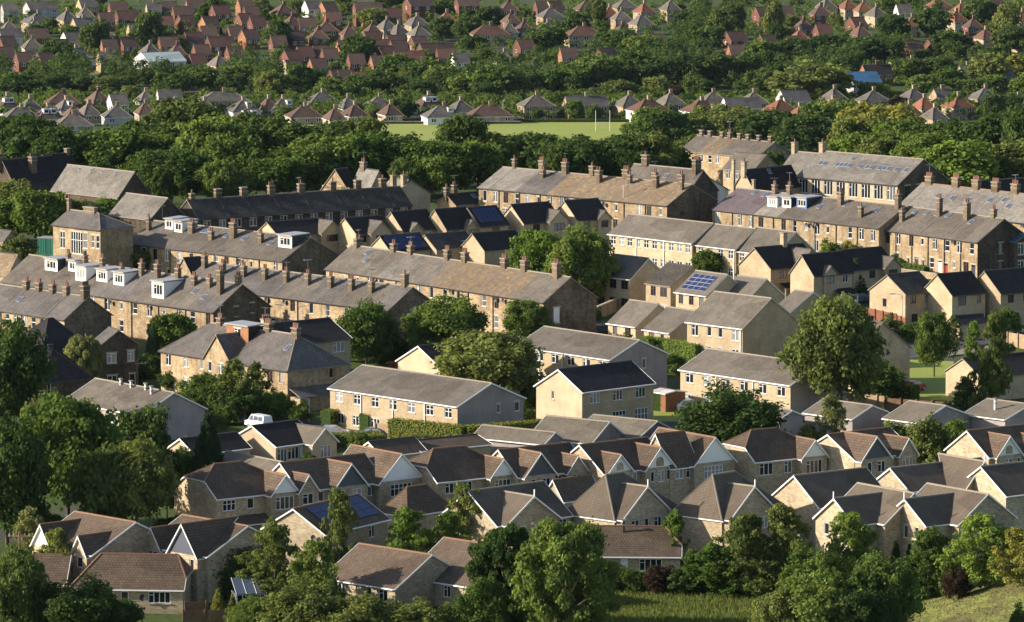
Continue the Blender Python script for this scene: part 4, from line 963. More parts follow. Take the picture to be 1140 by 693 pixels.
house('mill', 'mill', 'large stone mill with tall arched window groups and many skylights in its pale roof', (999.2, 205.5), (887.5, 195.8), C=(1055, 199), he=7.0, R=(1025.8, 177.3), wall='stone_new', wall2='stone_dark', roof='slate_pale', gutter='dark_paint', rcol='ridge_stone',
      wl=[('row', 8, (0,), 1.9, 2.3, 'white')], wr=[(.2, 0, 1.3, 3.0, 'dark'), (.42, 0, 1.3, 3.0, 'dark')], sky=[(p, .27, .8, 1.1) for p in (.1, .14, .27, .31, .35, .39, .5, .57, .61, .69, .74, .78, .86, .95)] + [(.36, .8 * .5, .8, 1)], chim=[(.0, .5, 1.6, .9, 1.2, 1)])
house('mill_annexe', 'mill', 'lower pale-roofed wing adjoining the mill with a carved chimney at its end', (903, 193), (868, 189), C=(935, 188), he=6, R=(918, 171.5), wall='stone_new', roof='slate_pale', chim=[(.02, .5, 1.8, .8, 1.2, 1)], rcol='ridge_stone')
house('chapel', 'chapel', 'stone chapel with sunlit gable, central chimney and flanking pinnacles, black roof', (840, 212), (816, 208.5), C=(892, 202), he=5.6, ridge='R', R=(828, 189.5), wall='stone_new', roof='slate_dark', chim=[(0, .5, 1.6, .7, .9, 1), (-.005, .97, 1.8, .5, .5, 0), (-.005, .03, 1.8, .5, .5, 0)], sky=[(.5, .4, .8, 1)])
house('white_house', 'house', 'white rendered gable end showing between the dark terrace end and the chapel', (766, 214), (735, 210), C=(811, 211.5), he=3.5, R=(786, 197), wall='render_white', roof='slate_dark')
house('terrace_row', 'terrace row', 'distant terrace with row of small chimneys on tan roofs above the mossy-roofed terrace', (842, 175), (757, 164.5), C=(882, 170), he=5.3, R=(868, 158.5), wall='stone_old', roof='slate_brown', segs=[(0, .25, 'slate_brown'), (.25, .5, 'stone_flag'), (.5, 1, 'slate_brown')], rcol='ridge_stone',
      wl=[('row', 9, (0,), 1, 1.4, 'white')], chim=[(p, .5, 1.1, .8, .7, n) for p, n in ((.05, 0), (.16, 0), (.32, 0), (.42, 2), (.55, 0), (.66, 0), (.8, 0), (.95, 0))])
house('old_house', 'house', 'lower brown-roofed house in front of the distant tan terrace', (838, 190), (805, 186), C=(868, 186), he=4.5, R=(858, 172.5), wall='stone_old', roof='slate_brown', wl=[('row', 3, (0,), 1, 1.4, 'white')])
# --- cream blocks behind the centre
NB = dict(wall='stone_new', roof='tile_concrete', rcol='ridge_stone', gutter='white_paint')
house('apartment_block', 'apartment block', 'cream stone block with paired white windows and long brown roof behind the twin trees', (770.5, 270.3), (678.3, 258.3), C=(816, 265), he=5.2, R=(793.5, 248.7), **NB, wl=[('row', 10, (0, 1), 1.1, 1.25, 'white_g')], door_pipe=2)
house('apartment_block', 'apartment block', 'cream stone block with four upper windows in the middle of the stepped trio', (819, 277), (774.5, 271), C=(862, 272), he=5.2, R=(839.5, 254.7), **NB, wl=[('row', 4, (0, 1), 1.1, 1.25, 'white_g')], door_pipe=1)
house('apartment_block', 'apartment block', 'cream stone block with shaded gable, last and lowest of the stepped trio', (863, 284), (820.5, 277), C=(908, 279), he=5.2, R=(886.7, 258.5), **NB, wl=[('row', 4, (0, 1), 1.1, 1.25, 'white_g')])
house('modern_house', 'house', 'black-roofed house with sunlit side gable, chimney and broad shaded front gablet', (858, 298.5), (823, 292), C=(911, 291.5), he=5, ridge='R', R=(841, 276), **DE, gab=[gq(.72, 4.2, 1.2, rise=2.4, win=[(.5, 0, 2.3, 1.3, 'brown'), (.5, 1, 2.3, 1.4, 'brown')])], wr=[(.25, 0, 1.6, 1.3, 'brown')], chim=[(.6, .5, 2.2, .9, .9, 0)], lean=[('r', .2, .5, 1.2, 2.6, .7, False)])
house('modern_house', 'house', 'black-roofed house with tiny gablet adjoining the sunlit-gable house', (906, 306), (880, 301), C=(949, 299.5), he=5, ridge='R', R=(893, 284), **DE, gab=[gq(.4, 2.6, .3)], wr=[(.82, 0, 1.1, 1.2, 'white')], lean=[('r', .5, .95, 1.5, 2.6, .8, False)])
house('modern_house', 'house', 'black-roofed house with sunlit verge and gablet behind the upright conifer', (950, 300), (917, 293.5), C=(997, 293.5), he=5, ridge='R', R=(933, 279), **DE, gab=[gq(.86, 3.2, .8)], wr=[(.45, 0, 1.2, 1.2, 'brown')])
house('detached_house', 'house', 'house with broad sunlit side wall and brown windows behind the red-brown fence', (1008, 326.7), (968.3, 320.3), C=(1042.5, 322), he=5, ridge='R', R=(988.3, 306), wall='stone_new', roof='slate_dirty', gutter='dark_paint', wl=[(.42, 0, .8, 1.2, 'brown', -.7), (.7, 1, .9, 1.2, 'brown')], wr=[(.25, 0, 1.2, 1.2, 'brown'), (.75, 0, 1.8, 1.2, 'brown'), (.3, 1, 1.2, 1.2, 'brown'), (.75, 1, 1.9, 1.9, 'white')])
house('detached_house', 'house', 'shaded house with black roof and sunlit verge, white porch roof, between two similar houses', (1060, 328), (1027, 322.5), C=(1097, 324), he=5, ridge='R', R=(1043, 305.5), wall='stone_new', roof='slate_dark', gutter='dark_paint', wr=[(.3, 0, 1.6, 1.3, 'brown'), (.8, 0, .8, 1.1, 'brown'), (.8, 1, 2.4, 1.5, 'white')])
house('detached_house', 'house', 'shaded house with wide black roof at the frame edge below the bay-windowed gable', (1114, 326), (1079, 320), C=(1160, 321), he=5, ridge='R', R=(1096.5, 302), wall='stone_new', roof='slate_dark', gutter='dark_paint', wr=[(.25, 0, 1.1, 1.2, 'brown'), (.6, 0, .8, 1.1, 'brown'), (.35, 1, 1.6, 1.2, 'brown')])
house('garage', 'garage', 'small black-roofed garage by the curving road', (1068, 361), (1053, 358), C=(1099, 358), he=2.4, ridge='R', R=(1060, 352), wall='stone_new', roof='slate_dark')
house('detached_house', 'house', 'house with tall plain shaded gable behind the spreading tree and lawn', (952, 391), (884, 380), C=(1013, 386), he=5.8, R=(982, 359), wall='stone_new', roof='tile_concrete', wl=[('row', 4, (0, 1), 1.1, 1.4, 'white')])
house('detached_house', 'house', 'house with sunlit gable dappled by the birch and black roof at the frame edge', (1092, 419), (1053, 412.5), C=(1165, 412), he=3.4, ridge='R', R=(1073.5, 399), wall='stone_new', roof='slate_dark', gutter='dark_paint', wr=[(.35, 0, 1.2, 1.3, 'brown')])
house('apartment_block', 'apartment block', 'cream three-storey block with plain shaded gable and stone-edged brown roof', (826.7, 365), (765, 357.3), C=(888.5, 357.5), he=6, R=(857, 332), wall='stone_new', roof='tile_concrete', rcol='ridge_stone', gutter='white_paint', barge='sill_stone', wl=[(.14, 0, 1.3, 1.5, 'white'), (.4, 0, .8, 1.3, 'white'), (.6, 0, .8, 1.3, 'white'), (.87, 0, 1.3, 1.5, 'white'), (.14, 1, 1.3, 1.5, 'white'), (.4, 1, .8, 1.3, 'white'), (.6, 1, .8, 1.3, 'white'), (.87, 1, 1.3, 1.5, 'white')], door_pipe=1)
house('detached_house', 'house', 'brown-roofed house with shaded gable between the solar roof and the stone-edged block', (833.3, 332), (802.5, 327.5), C=(872, 326.5), he=4.5, R=(853, 310.5), **NB)
house('detached_house', 'house', 'brown-roofed house in front of the sunlit-gable black-roofed house', (880, 347), (861, 343.5), C=(929, 340), he=5, R=(904.5, 325.5), **NB)
house('detached_house', 'house', 'cream house with a four-by-four grid of pale blue solar panels', (786.7, 328.7), (752.5, 323), C=(832, 323), he=4.8, R=(810, 305.8), **NB, solar=(.07, .82, .06, .42, 4, 4), wl=[('row', 3, (0,), 1.0, 1.3, 'brown'), ('row', 3, (1,), 1.0, 1.3, 'brown')])
house('detached_house', 'house', 'shaded grey house with brown windows just left of the panelled cream house', (746.5, 318), (719, 313.5), C=(795, 312), he=5, R=(770, 296.5), wall='stone_new', roof='slate_dirty', wl=[(.3, 0, 1.1, 1.4, 'brown'), (.72, 0, 1.5, 1.4, 'brown'), (.75, 1, 1.5, 1.8, 'white')])
house('detached_house', 'house', 'brown-roofed house with tree shadow on its slope and shaded gable by the twin trees', (701.7, 310), (663, 304), C=(741, 304), he=5, R=(721, 287.5), **NB, wl=[('row', 3, (0, 1), 1.4, 1.3, 'brown')])
house('detached_house', 'house', 'small cream house with brown window and lit roof below the panelled house', (707.5, 363), (677, 358.3), C=(757, 357), he=3.0, R=(732.5, 338), **NB, wl=[(.25, 0, .9, 1.2, 'brown'), (.72, 0, 1.2, 1.3, 'brown')])
house('detached_house', 'house', 'small cream house with lit brown roof against the hedge bank', (745.5, 370), (717, 365.5), C=(800, 364), he=3.2, R=(773, 346), **NB, wl=[(.3, 0, 1.2, 1.3, 'brown'), (.7, 0, .9, 1.3, 'white')])
house('terrace_row', 'terrace row', 'black-roofed row with cream sunlit end gable mostly behind the broad olive tree', (490, 408), (443, 401), C=(597.5, 396.5), he=5, ridge='R', R=(466, 385.5), wall='render_cream', wall2='render_pink', roof='slate_dark', barge='white_paint', gutter='white_paint', wr=[('row', 5, (0,), 1.4, 1.3, 'white')])
house('flat_roofed_garage', 'garage', 'flat pale-roofed garage beside the black ribbed roof', (741, 438), (725, 434.5), C=(763, 435), he=2.5, ridge='L', rise=.25, wall='brick_orange', roof='felt_pale', edge='white_paint')
# --- school and left back
house('school', 'school', 'old stone school with tall mullioned windows and hipped slate roof', (111.7, 255.3), (59, 249), C=(148, 250), he=8.0, a=46, rise=1.9, hip0=None, hip1=(4.2, 0), wall='stone_old', roof='slate_grey', rcol='ridge_stone', gutter='dark_paint', wl=[(.2, 0, 1.2, 2.6, 'white_g', -.6), (.5, 0, 2.8, 3.4, 'white_g', -.4), (.68, 0, 1.1, 2.4, 'sash', -.4), (.84, 0, .8, 2.0, 'sash', -.6), (.94, 0, .8, 2.0, 'sash', -.6), (.25, 1, 1, 1.2, 'dark', -3.3), (.85, 1, 1, 1.4, 'dark', -2.8), (.95, 1, 1, 1.4, 'dark', -2.8)], chim=[(.45, .5, .8, 3.0, .8, 0), (0, .5, 2.0, .6, .6, 1)])
house('school', 'school', 'school hall with big grey slate roof rising behind the mullioned front', (167, 243.5), (122, 236), C=(206, 239), he=5.5, R=(187.5, 220.5), wall='stone_dark', roof='slate_pale', rcol='ridge_stone')
house('church_hall', 'hall', 'broad old hall with streaked pale slate roof among the trees by the school', (131, 219.5), (57.5, 209), C=(168, 215.5), he=4.5, R=(149.5, 191.5), wall='stone_dark', roof='slate_pale', rcol='ridge_stone', sky=[(.2, .44, .6, .6), (.38, .44, .6, .6), (.55, .44, .6, .6), (.75, .44, .6, .6)])
house('church_hall', 'hall', 'dark low wing in front of the streaked slate roof', (100, 222), (70, 217), C=(131, 217), he=2.5, ridge='R', rise=2.2, wall='stone_dark', roof='slate_dirty')
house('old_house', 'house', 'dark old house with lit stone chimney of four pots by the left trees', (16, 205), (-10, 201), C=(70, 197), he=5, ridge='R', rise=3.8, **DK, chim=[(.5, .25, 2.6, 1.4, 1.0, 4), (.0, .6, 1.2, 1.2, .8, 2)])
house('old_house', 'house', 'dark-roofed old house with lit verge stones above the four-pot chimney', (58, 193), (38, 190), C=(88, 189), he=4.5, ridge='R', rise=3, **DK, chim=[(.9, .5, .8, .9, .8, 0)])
house('old_house', 'house', 'house corner with pale wall peeping from the tall dark trees', (84, 178), (78, 175.5), C=(100, 174.5), he=5, ridge='R', rise=2, wall='render_cream', roof='slate_brown')
house('old_house', 'house', 'low grey-roofed house end at the frame edge by the school bushes', (4, 268), (-25, 264), C=(20, 266), he=4, R=(14, 257), wall='stone_old', roof='slate_grey')
house('terrace_row', 'terrace row', 'brown-roofed terrace corner at the frame edge above the box dormers', (9, 305), (-40, 297.5), C=(30, 301), he=4.5, R=(27, 283), wall='stone_new', roof='stone_flag')
house('modern_building', 'building', 'modern white-roofed building with cream wall at the frame edge by the trees', (1122, 204.5), (1105, 202), C=(1180, 199), he=5, ridge='R', rise=.5, wall='stone_new', roof='felt_pale', edge='white_paint')
house('old_house', 'house', 'blue-black roof behind the evenly spaced stacks at the frame edge', (1100, 221), (1078, 217), C=(1160, 216), he=4, ridge='R', rise=2.6, wall='stone_new', roof='slate_dark')
# ------------------------------------------------------------------ far houses
FARBOX = []
def farwin(w, h):
    k = ('farwin', w, h)
    if k not in CACHE:
        m = MB(); m.box(-w / 2, w / 2, -.07, .0, 0, h, 0)
        n = 2 if w > 1.2 else 1
        for i in range(n):
            a, b = -w / 2 + w * i / n + .09, -w / 2 + w * (i + 1) / n - .09
            m.face([(a, -.075, .1), (b, -.075, .1), (b, -.075, h - .1), (a, -.075, h - .1)], 1)
        CACHE[k] = m.mesh('window', ['white_paint', 'glass'])
    return CACHE[k]
FT = {  # he, rise, depth, hip, wall, roof, chimneys, dormers, phrase
    'rg': (4.0, 3.1, 8.5, 0, 'brick_red', 'tile_rust', 0, 0, 'red-brick house with rusty gabled roof'),
    'rr': (4.0, 3.1, 8.5, 0, 'brick_red', 'tile_red', 0, 0, 'red-brick house with red gabled roof'),
    'rh': (4.4, 3.2, 9.0, 1, 'brick_red', 'tile_rust', 1, 0, 'red-brick house with hipped rusty roof'),
    'og': (4.0, 3.1, 8.5, 0, 'brick_orange', 'tile_rust', 0, 0, 'orange-brick house with brown gabled roof'),
    'cg': (4.0, 3.1, 8.5, 0, 'render_tan', 'tile_rust', 0, 0, 'cream house with rust-brown gabled roof'),
    'ch': (4.4, 3.2, 9.0, 1, 'render_tan', 'slate_brown', 1, 0, 'cream house with hipped brown roof'),
    'gh': (4.4, 3.2, 9.0, 1, 'stone_old', 'slate_grey', 1, 0, 'stone house with hipped grey roof'),
    'gg': (4.2, 3.0, 8.5, 0, 'stone_old', 'slate_grey', 1, 0, 'stone house with gabled grey roof'),
    'th': (4.4, 3.2, 9.0, 1, 'stone_old', 'slate_brown', 1, 0, 'stone house with hipped tan roof'),
    'oh': (4.4, 3.2, 9.0, 1, 'render_tan', 'tile_orange', 1, 0, 'cream house with hipped orange roof'),
    'ph': (4.4, 3.2, 9.0, 1, 'render_tan', 'tile_red', 1, 0, 'cream house with hipped red roof'),
    'wg': (4.2, 3.0, 8.5, 0, 'render_white', 'slate_brown', 0, 0, 'white-walled house with brown gabled roof'),
    'wr': (4.4, 3.2, 9.0, 1, 'render_white', 'tile_red', 1, 0, 'white-walled house with hipped red roof'),
    'wd': (4.2, 3.0, 8.5, 0, 'render_white', 'slate_grey', 0, 0, 'white-gabled house with grey roof'),
    'bb': (2.9, 3.4, 9.0, 1, 'render_white', 'tile_rust', 1, 2, 'rust-roofed bungalow with white dormers'),
    'br': (2.9, 3.2, 9.0, 1, 'render_tan', 'tile_rust', 1, 0, 'bungalow with hipped rust-red roof'),
    'bg': (2.9, 3.2, 9.0, 1, 'render_grey', 'slate_grey', 1, 0, 'bungalow with hipped grey roof'),
    'bt': (2.9, 3.2, 9.0, 1, 'render_tan', 'slate_brown', 1, 0, 'bungalow with hipped brown roof'),
    'bd': (2.9, 3.2, 9.0, 1, 'render_white', 'slate_grey', 1, 1, 'grey-roofed bungalow with white dormer'),
    'fl': (6.4, 2.6, 9.0, 0, 'brick_red', 'tile_rust', 0, 0, 'tall red-brick flats with brown roof'),
    'fw': (5.0, 2.4, 9.0, 0, 'render_grey', 'slate_brown', 0, 0, 'long pale block with brown roof'),
}
def far_house(x0, x1, y0, typ, psi=None, phrase=None, **ov):
    he, rise, W, hip, wall, roof, nch, ndo, ph = FT[typ]
    he = ov.get('he', he); rise = ov.get('rise', rise); wall = ov.get('wall', wall); roof = ov.get('roof', roof); W = ov.get('W', W)
    psi = R_(rnd.uniform(10, 26) if psi is None else psi)
    cx = (x0 + x1) / 2
    c = P(cx, y0 + 1, he + rise); s = scale_at(c)
    L = ((x1 - x0) / s - W * abs(math.sin(psi))) / math.cos(psi)
    L = max(5.5, min(34, L))
    zg = c.z - he - rise
    e = Vector((math.cos(psi), math.sin(psi), 0)); n = Vector((-math.sin(psi), math.cos(psi), 0))
    org = Vector((c.x, c.y, zg)) - e * L / 2 - n * W / 2
    T = thing('house', None, 'house', org, psi)
    fl = lambda q, d, z: (q, -d, z)
    f0 = lambda q, d, z: (-d, W - q, z)
    f1 = lambda q, d, z: (L + d, q, z)
    fb = lambda q, d, z: (L - q, W + d, z)
    mb = MB()
    for f, ln in ((fl, L), (f0, W), (f1, W), (fb, L)): panel(mb, f, ln, -3, he, [])
    if not hip:
        for f in (f0, f1): mb.face([f(q, 0, z) for q, z in ((0, he), (W, he), (W / 2, he + rise - .03))], 0, [(0, he), (W, he), (W / 2, he + rise)])
    build(mb, 'wall', [wall], T)
    hp = (min(W / 2, L / 2 - .4), 0) if hip else None
    roof_part(T, lambda p, q, z: (p, q, z), L, W, he, rise, roof, 'white_paint' if he < 4 or wall == 'render_white' else 'ridge_stone', (hp, hp), ridge='ridge_clay' if 'tile' in roof else 'ridge_stone', ov=.35)
    nst = 2 if he > 7 else (1 if he > 4 else 0)
    nw = max(2, int(L / 3.2))
    for r in range(nst + 1):
        for i in range(nw):
            if r and i == nw // 2 and not nst == 2:
                dk = ('fdoor',)
                if dk not in CACHE:
                    m = MB(); m.box(-.5, .5, -.08, 0, 0, 2.0); CACHE[dk] = m.mesh('door', ['brown_paint'])
                add('door', CACHE[dk], T, ((i + .5) / nw * L, 0, .1)); continue
            add('window', farwin(1.6, 1.25), T, ((i + .5) / nw * L, 0, he - 1.75 - 2.6 * r))
    add('window', farwin(1.0, 1.2), T, (0, W * .55, he - 1.8), -math.pi / 2)
    for i in range(nch):
        chimney(T, L * (.5 if i == 0 else .1) + .3, W * .5, he + rise - 1.0, he + rise + 1.2, 1.1, .8, 'brick_red' if 'brick' in wall else 'stone_old', 0)
    k = rise / (W / 2)
    for i in range(ndo):
        xx = L * (.5 + (.15 if ndo == 1 else (-.14, .14)[i])); m = MB()
        yq = W * .2; zz = he + k * yq
        m.box(xx - .9, xx + .9, yq, yq + 1.6 / k, zz - .1, zz + 1.45, 0); m.box(xx - 1.05, xx + 1.05, yq - .2, yq + 1.7 / k, zz + 1.45, zz + 1.58, 1)
        m.face([(xx - .65, yq - .01, zz + .35), (xx + .65, yq - .01, zz + .35), (xx + .65, yq - .01, zz + 1.2), (xx - .65, yq - .01, zz + 1.2)], 2)
        build(m, 'dormer', ['white_paint', 'lead', 'glass'], T)
    FARBOX.append((x0, x1, y0, y0 + (he * .8 + rise) * s * .9))
    ITEMS.append((T, cx, y0 + 6, phrase or ph, 'house'))
    return T
FH = '''0 20 3 fw;25 66 1 fw;23 61 14 gh;0 20 23 ch;-4 26 31 wd;-2 17 39 rg;23 48 42 ch;66 96 35 wg;93 128 28 ch;77 107 19 gg;112 131 43 og;14 42 57 rg;42 58 58 rg;119 143 1 rg;110 126 13 rg;126 157 11 rr;
165 185 29 rg;178 190 17 rr;180 194 1 rg;190 215 6 rg;196 217 16 rr;232 258 5 rr;260 285 14 rr;271 288 6 rg;300 331 4 rh;221 243 28 rg;202 228 35 rr;227 263 40 rr;251 273 28 rg;268 286 32 og;278 294 18 rr;317 333 17 rh;322 333 34 rg;350 377 23 rh;357 373 1 og;337 357 0 wd;252 270 51 rg;232 256 61 ch;190 204 49 rh;317 332 55 rr;332 346 51 rr;345 368 50 rr;313 338 66 cg;345 362 64 og;358 376 53 rg;369 383 77 rg;
392 427 2 fl;448 483 -3 fl;505 534 -3 fl;422 439 21 gh;431 456 26 ch;450 478 17 gh;453 480 28 ch;485 509 13 oh;523 568 27 ph;560 573 25 th;380 398 28 rh;413 436 43 rr;432 454 44 rg;427 453 38 rg;419 439 50 rr;436 474 56 rr;410 438 61 og;463 508 47 rg;484 508 53 rr;507 518 58 wd;378 391 77 rg;392 409 79 rr;550 572 57 bt;380 388 44 og;
570 596 24 rh;595 624 24 gh;628 671 28 ph;571 597 43 rr;597 628 8 gh;597 610 0 rg;610 624 0 cg;639 666 0 rh;669 688 7 oh;680 703 11 th;700 728 16 ch;676 709 27 rh;705 729 3 oh;680 711 -2 th;725 737 37 og;623 641 52 og;665 686 52 rg;
843 854 7 rg;869 878 6 og;885 904 21 rh;883 897 33 oh;803 833 34 rr;846 862 38 rg;875 894 39 rr;898 918 40 rr;810 829 49 og;912 928 -2 ch;937 951 -1 oh;910 922 26 rr;
951 971 2 oh;966 985 7 ch;1001 1010 4 wg;1030 1059 -3 oh;1052 1076 12 oh;1006 1024 18 oh;1073 1094 20 rh;1087 1107 32 ph;949 967 28 rh;1065 1075 3 oh;1031 1051 43 rr;1007 1028 44 rg;1069 1084 72 gg;1108 1128 76 gg;988 1041 65 gg;949 958 18 rr;
-4 19 106 bb;17 49 109 bt;49 91 102 rh;57 89 110 bd;95 123 100 rh;119 143 104 wg;33 73 118 bb;-2 48 119 bg;58 104 126 bt;112 148 117 bg;149 174 114 br;173 204 99 wd;
209 246 111 bt;249 291 111 bd;254 298 120 bb;293 336 109 bd;289 308 109 br;317 361 117 br;336 381 102 bg;361 384 120 br;378 411 116 br;379 395 108 bg;401 443 107 bt;421 448 115 br;457 496 105 bb;469 518 117 bd;494 531 111 bt;519 571 116 br;
576 618 105 th;626 678 106 gg;682 718 105 th;697 746 110 wr;729 763 103 th;774 813 102 th;757 804 111 wr;802 848 108 wd;822 856 102 th;849 888 110 oh;864 903 100 wd;879 901 118 oh;911 943 110 oh;914 943 98 th;
953 991 100 gh;999 1034 98 gh;1037 1059 98 gg;1049 1084 106 oh;996 1028 115 ph;1014 1043 108 oh;1077 1116 97 gh;951 969 121 rh;1122 1145 106 bt'''
for row in FH.replace('\n', '').split(';'):
    a = row.split()
    far_house(float(a[0]), float(a[1]), float(a[2]), a[3])
far_house(220, 277, 101, 'ch', 12, 'long cream block of flats', he=5.6, rise=2.6)
far_house(148, 208, 57, 'fw', 25, 'long white hall with pale green-grey sheet roof', wall='render_white', roof='sheet_green', he=5.0, rise=2.8, W=15)
far_house(938, 981, 79, 'fw', 14, 'big bright blue sheet-roofed shed', wall='render_grey', roof='sheet_blue', he=4.5, rise=3.0, W=14)
far_house(957, 994, 71, 'gg', 14, 'grey-roofed orange-brick house with three round white dormers', wall='brick_orange', roof='slate_dark')

def fill_houses(x0, x1, y0, y1, k, types):
    n = t = 0
    while n < k and t < 4000:
        t += 1
        x, y, w = rnd.uniform(x0, x1), rnd.uniform(y0, y1), rnd.uniform(17, 27)
        if 274 < x < 318 and y > 44: continue
        if any(abs((a + b) / 2 - x) < (b - a + w) / 2 - 3 and abs(c - y) < 7.5 for a, b, c, d in FARBOX): continue
        far_house(x - w / 2, x + w / 2, y, rnd.choice(types)); n += 1
fill_houses(185, 480, -4, 62, 18, ['rg', 'rr', 'rg', 'rr', 'rh', 'og'])
fill_houses(560, 760, -4, 14, 3, ['rh', 'rg', 'ph', 'th', 'gh'])
fill_houses(780, 1140, -5, 40, 6, ['oh', 'rh', 'ph', 'rr', 'th'])
fill_houses(-5, 185, -4, 58, 14, ['rg', 'gg', 'rr', 'ch', 'gh'])
fill_houses(0, 400, 100, 124, 7, ['bt', 'bg', 'br', 'bb'])
fill_houses(760, 1140, 98, 120, 2, ['th', 'ph', 'gh'])
# ------------------------------------------------------------------ trees
import numpy as np
def leaf_mesh(name, C, N, size, rs, aspect=1.0):
    n = len(C)
    t = rs.normal(size=(n, 3)); t -= N * np.sum(t * N, axis=1, keepdims=True); t /= np.linalg.norm(t, axis=1, keepdims=True) + 1e-9
    b = np.cross(N, t)
    s = (size * rs.uniform(.65, 1.35, n))[:, None]
    a = t * s; c = b * s * aspect
    V = np.empty((n * 4, 3)); V[0::4] = C - a; V[1::4] = C - c * .8 + N * s * .12; V[2::4] = C + a; V[3::4] = C + c * .8 + N * s * .12
    me = bpy.data.meshes.new(name)
    me.vertices.add(n * 4); me.vertices.foreach_set('co', V.ravel().astype(np.float32))
    me.loops.add(n * 4); me.loops.foreach_set('vertex_index', np.arange(n * 4, dtype=np.int32))
    me.polygons.add(n); me.polygons.foreach_set('loop_start', np.arange(0, n * 4, 4, dtype=np.int32))
    me.materials.append(MATS['leaf_green'])
    me.update(); me.validate()
    return me
def sph(rs, n):
    v = rs.normal(size=(n, 3)); return v / np.linalg.norm(v, axis=1, keepdims=True)
def crown_mesh(kind, seed, n, leaf):
    """unit crown: total tree height 1, crown width 1"""
    rs = np.random.RandomState(seed)
    lobes = []
    if kind in ('round', 'wide'):
        zc, hz = (.53, .47)
        m = 40
        d = sph(rs, m * 3); d = d[d[:, 2] > -.88][:m]
        for v in d:
            k = rs.uniform(.5, .8); r = rs.uniform(.13, .23)
            lobes.append((np.array([v[0] * .5 * k, v[1] * .5 * k, zc + v[2] * hz * k * .95]), r, .85))
        lobes.append((np.array([0, 0, .55]), .3, 1.1))
    elif kind == 'oval':
        for i in range(190):
            z = rs.uniform(.03, .95); rr = .5 * math.sqrt(max(.03, 1 - ((z - .45) / .56) ** 2)); a = rs.uniform(0, 6.283)
            k = rs.uniform(.5, .9); r = rs.uniform(.055, .105)
            lobes.append((np.array([math.cos(a) * rr * k, math.sin(a) * rr * k, z]), r, .8))
    elif kind == 'bush':
        for i in range(52):
            v = sph(rs, 1)[0]; k = rs.uniform(.35, .8); r = rs.uniform(.09, .19)
            lobes.append((np.array([v[0] * .5 * k, v[1] * .5 * k, .12 + abs(v[2]) * .8 * k * .92]), r, 1.0))
    elif kind == 'loose':
        for i in range(95):
            z = rs.uniform(.1, .97); rr = .5 * (1 - ((z - .36) / .68) ** 2) ; a = rs.uniform(0, 6.283)
            k = rs.uniform(.1, .92); r = rs.uniform(.045, .115)
            lobes.append((np.array([math.cos(a) * rr * k, math.sin(a) * rr * k, z]), r, .8))
    elif kind == 'conifer':
        for i in range(22):
            z = .08 + .9 * i / 22; rr = .5 * (1 - z) ** .85 + .02
            m = max(4, int(10 * (1 - z) + 3))
            for j in range(m):
                a = j * 6.283 / m + rs.uniform(-.3, .3) + i
                for q in (.45, .85):
                    lobes.append((np.array([math.cos(a) * rr * q, math.sin(a) * rr * q, z - .035 * q]), .045 + .05 * (1 - z), .6))
    elif kind == 'ball':
        for i in range(90):
            v = sph(rs, 1)[0]
            lobes.append((np.array([v[0] * .4, v[1] * .4, .62 + v[2] * .3]), rs.uniform(.07, .1), .9))
    sub = []
    for c, r, zf in lobes:      # each bough carries smaller clumps, so that the outline is uneven at every size
        k = 3 if kind in ('conifer', 'oval', 'ball') else 6
        if kind in ('oval', 'ball'):
            sub.append((c, r, zf))
            for v in sph(rs, 3): sub.append((c + v * r * .6, r * .5, zf))
            continue
        for v in sph(rs, k):
            if v[2] < -.2 and rs.rand() < .6: v = -v
            sub.append((c + v * r * rs.uniform(.55, 1.05) * np.array([1, 1, zf]), r * rs.uniform(.34, .62), zf))
        sub.append((c, r * .75, zf))
    w = np.array([r ** 1.7 for _, r, _ in sub]); w = w / w.sum()
    Cs, Ns = [], []
    for (c, r, zf), q in zip(sub, w):
        k = max(4, int(n * q)); v = sph(rs, k)
        v = np.where((v[:, 2] < -.35)[:, None] & (rs.rand(k) < .6)[:, None], -v, v)
        rad = r * (rs.uniform(.45, 1.12, k) + (rs.rand(k) < .08) * rs.uniform(0, .5, k))[:, None]
        Cs.append(c + v * rad * np.array([1, 1, zf])); nn = v * .75 + rs.normal(size=(k, 3)) * .45 + np.array([0, 0, .18])
        Ns.append(nn / np.linalg.norm(nn, axis=1, keepdims=True))
    C = np.vstack(Cs); N = np.vstack(Ns)
    ok = C[:, 2] > .01; C, N = C[ok], N[ok]
    C[:, 2] *= .985 / np.percentile(C[:, 2], 99.3)
    rr = np.percentile(np.hypot(C[:, 0], C[:, 1]), 96); C[:, :2] *= .5 / rr
    return leaf_mesh('crown', C, N, leaf, rs)
def trunk_mesh(seed, pale=False, th=.035):
    r = random.Random(seed); m = MB()
    z = 0; x = y = 0
    pts = [(0, 0, -.06, th), (r.uniform(-.01, .01), 0, .2, th * .8), (r.uniform(-.03, .03), r.uniform(-.03, .03), .5, th * .5), (r.uniform(-.04, .04), 0, .85, th * .15)]
    for a, b in zip(pts, pts[1:]): m.tube(a[:3], b[:3], a[3], b[3], 7, 0, False)
    for i in range(7):
        zz = r.uniform(.22, .62); a = r.uniform(0, 6.28); l = r.uniform(.2, .36)
        m.tube((0, 0, zz), (math.cos(a) * l, math.sin(a) * l, zz + r.uniform(.1, .25)), th * .4, th * .1, 5, 0, False)
    return m.mesh('trunk', ['bark_pale' if pale else 'bark'])
TM = {}
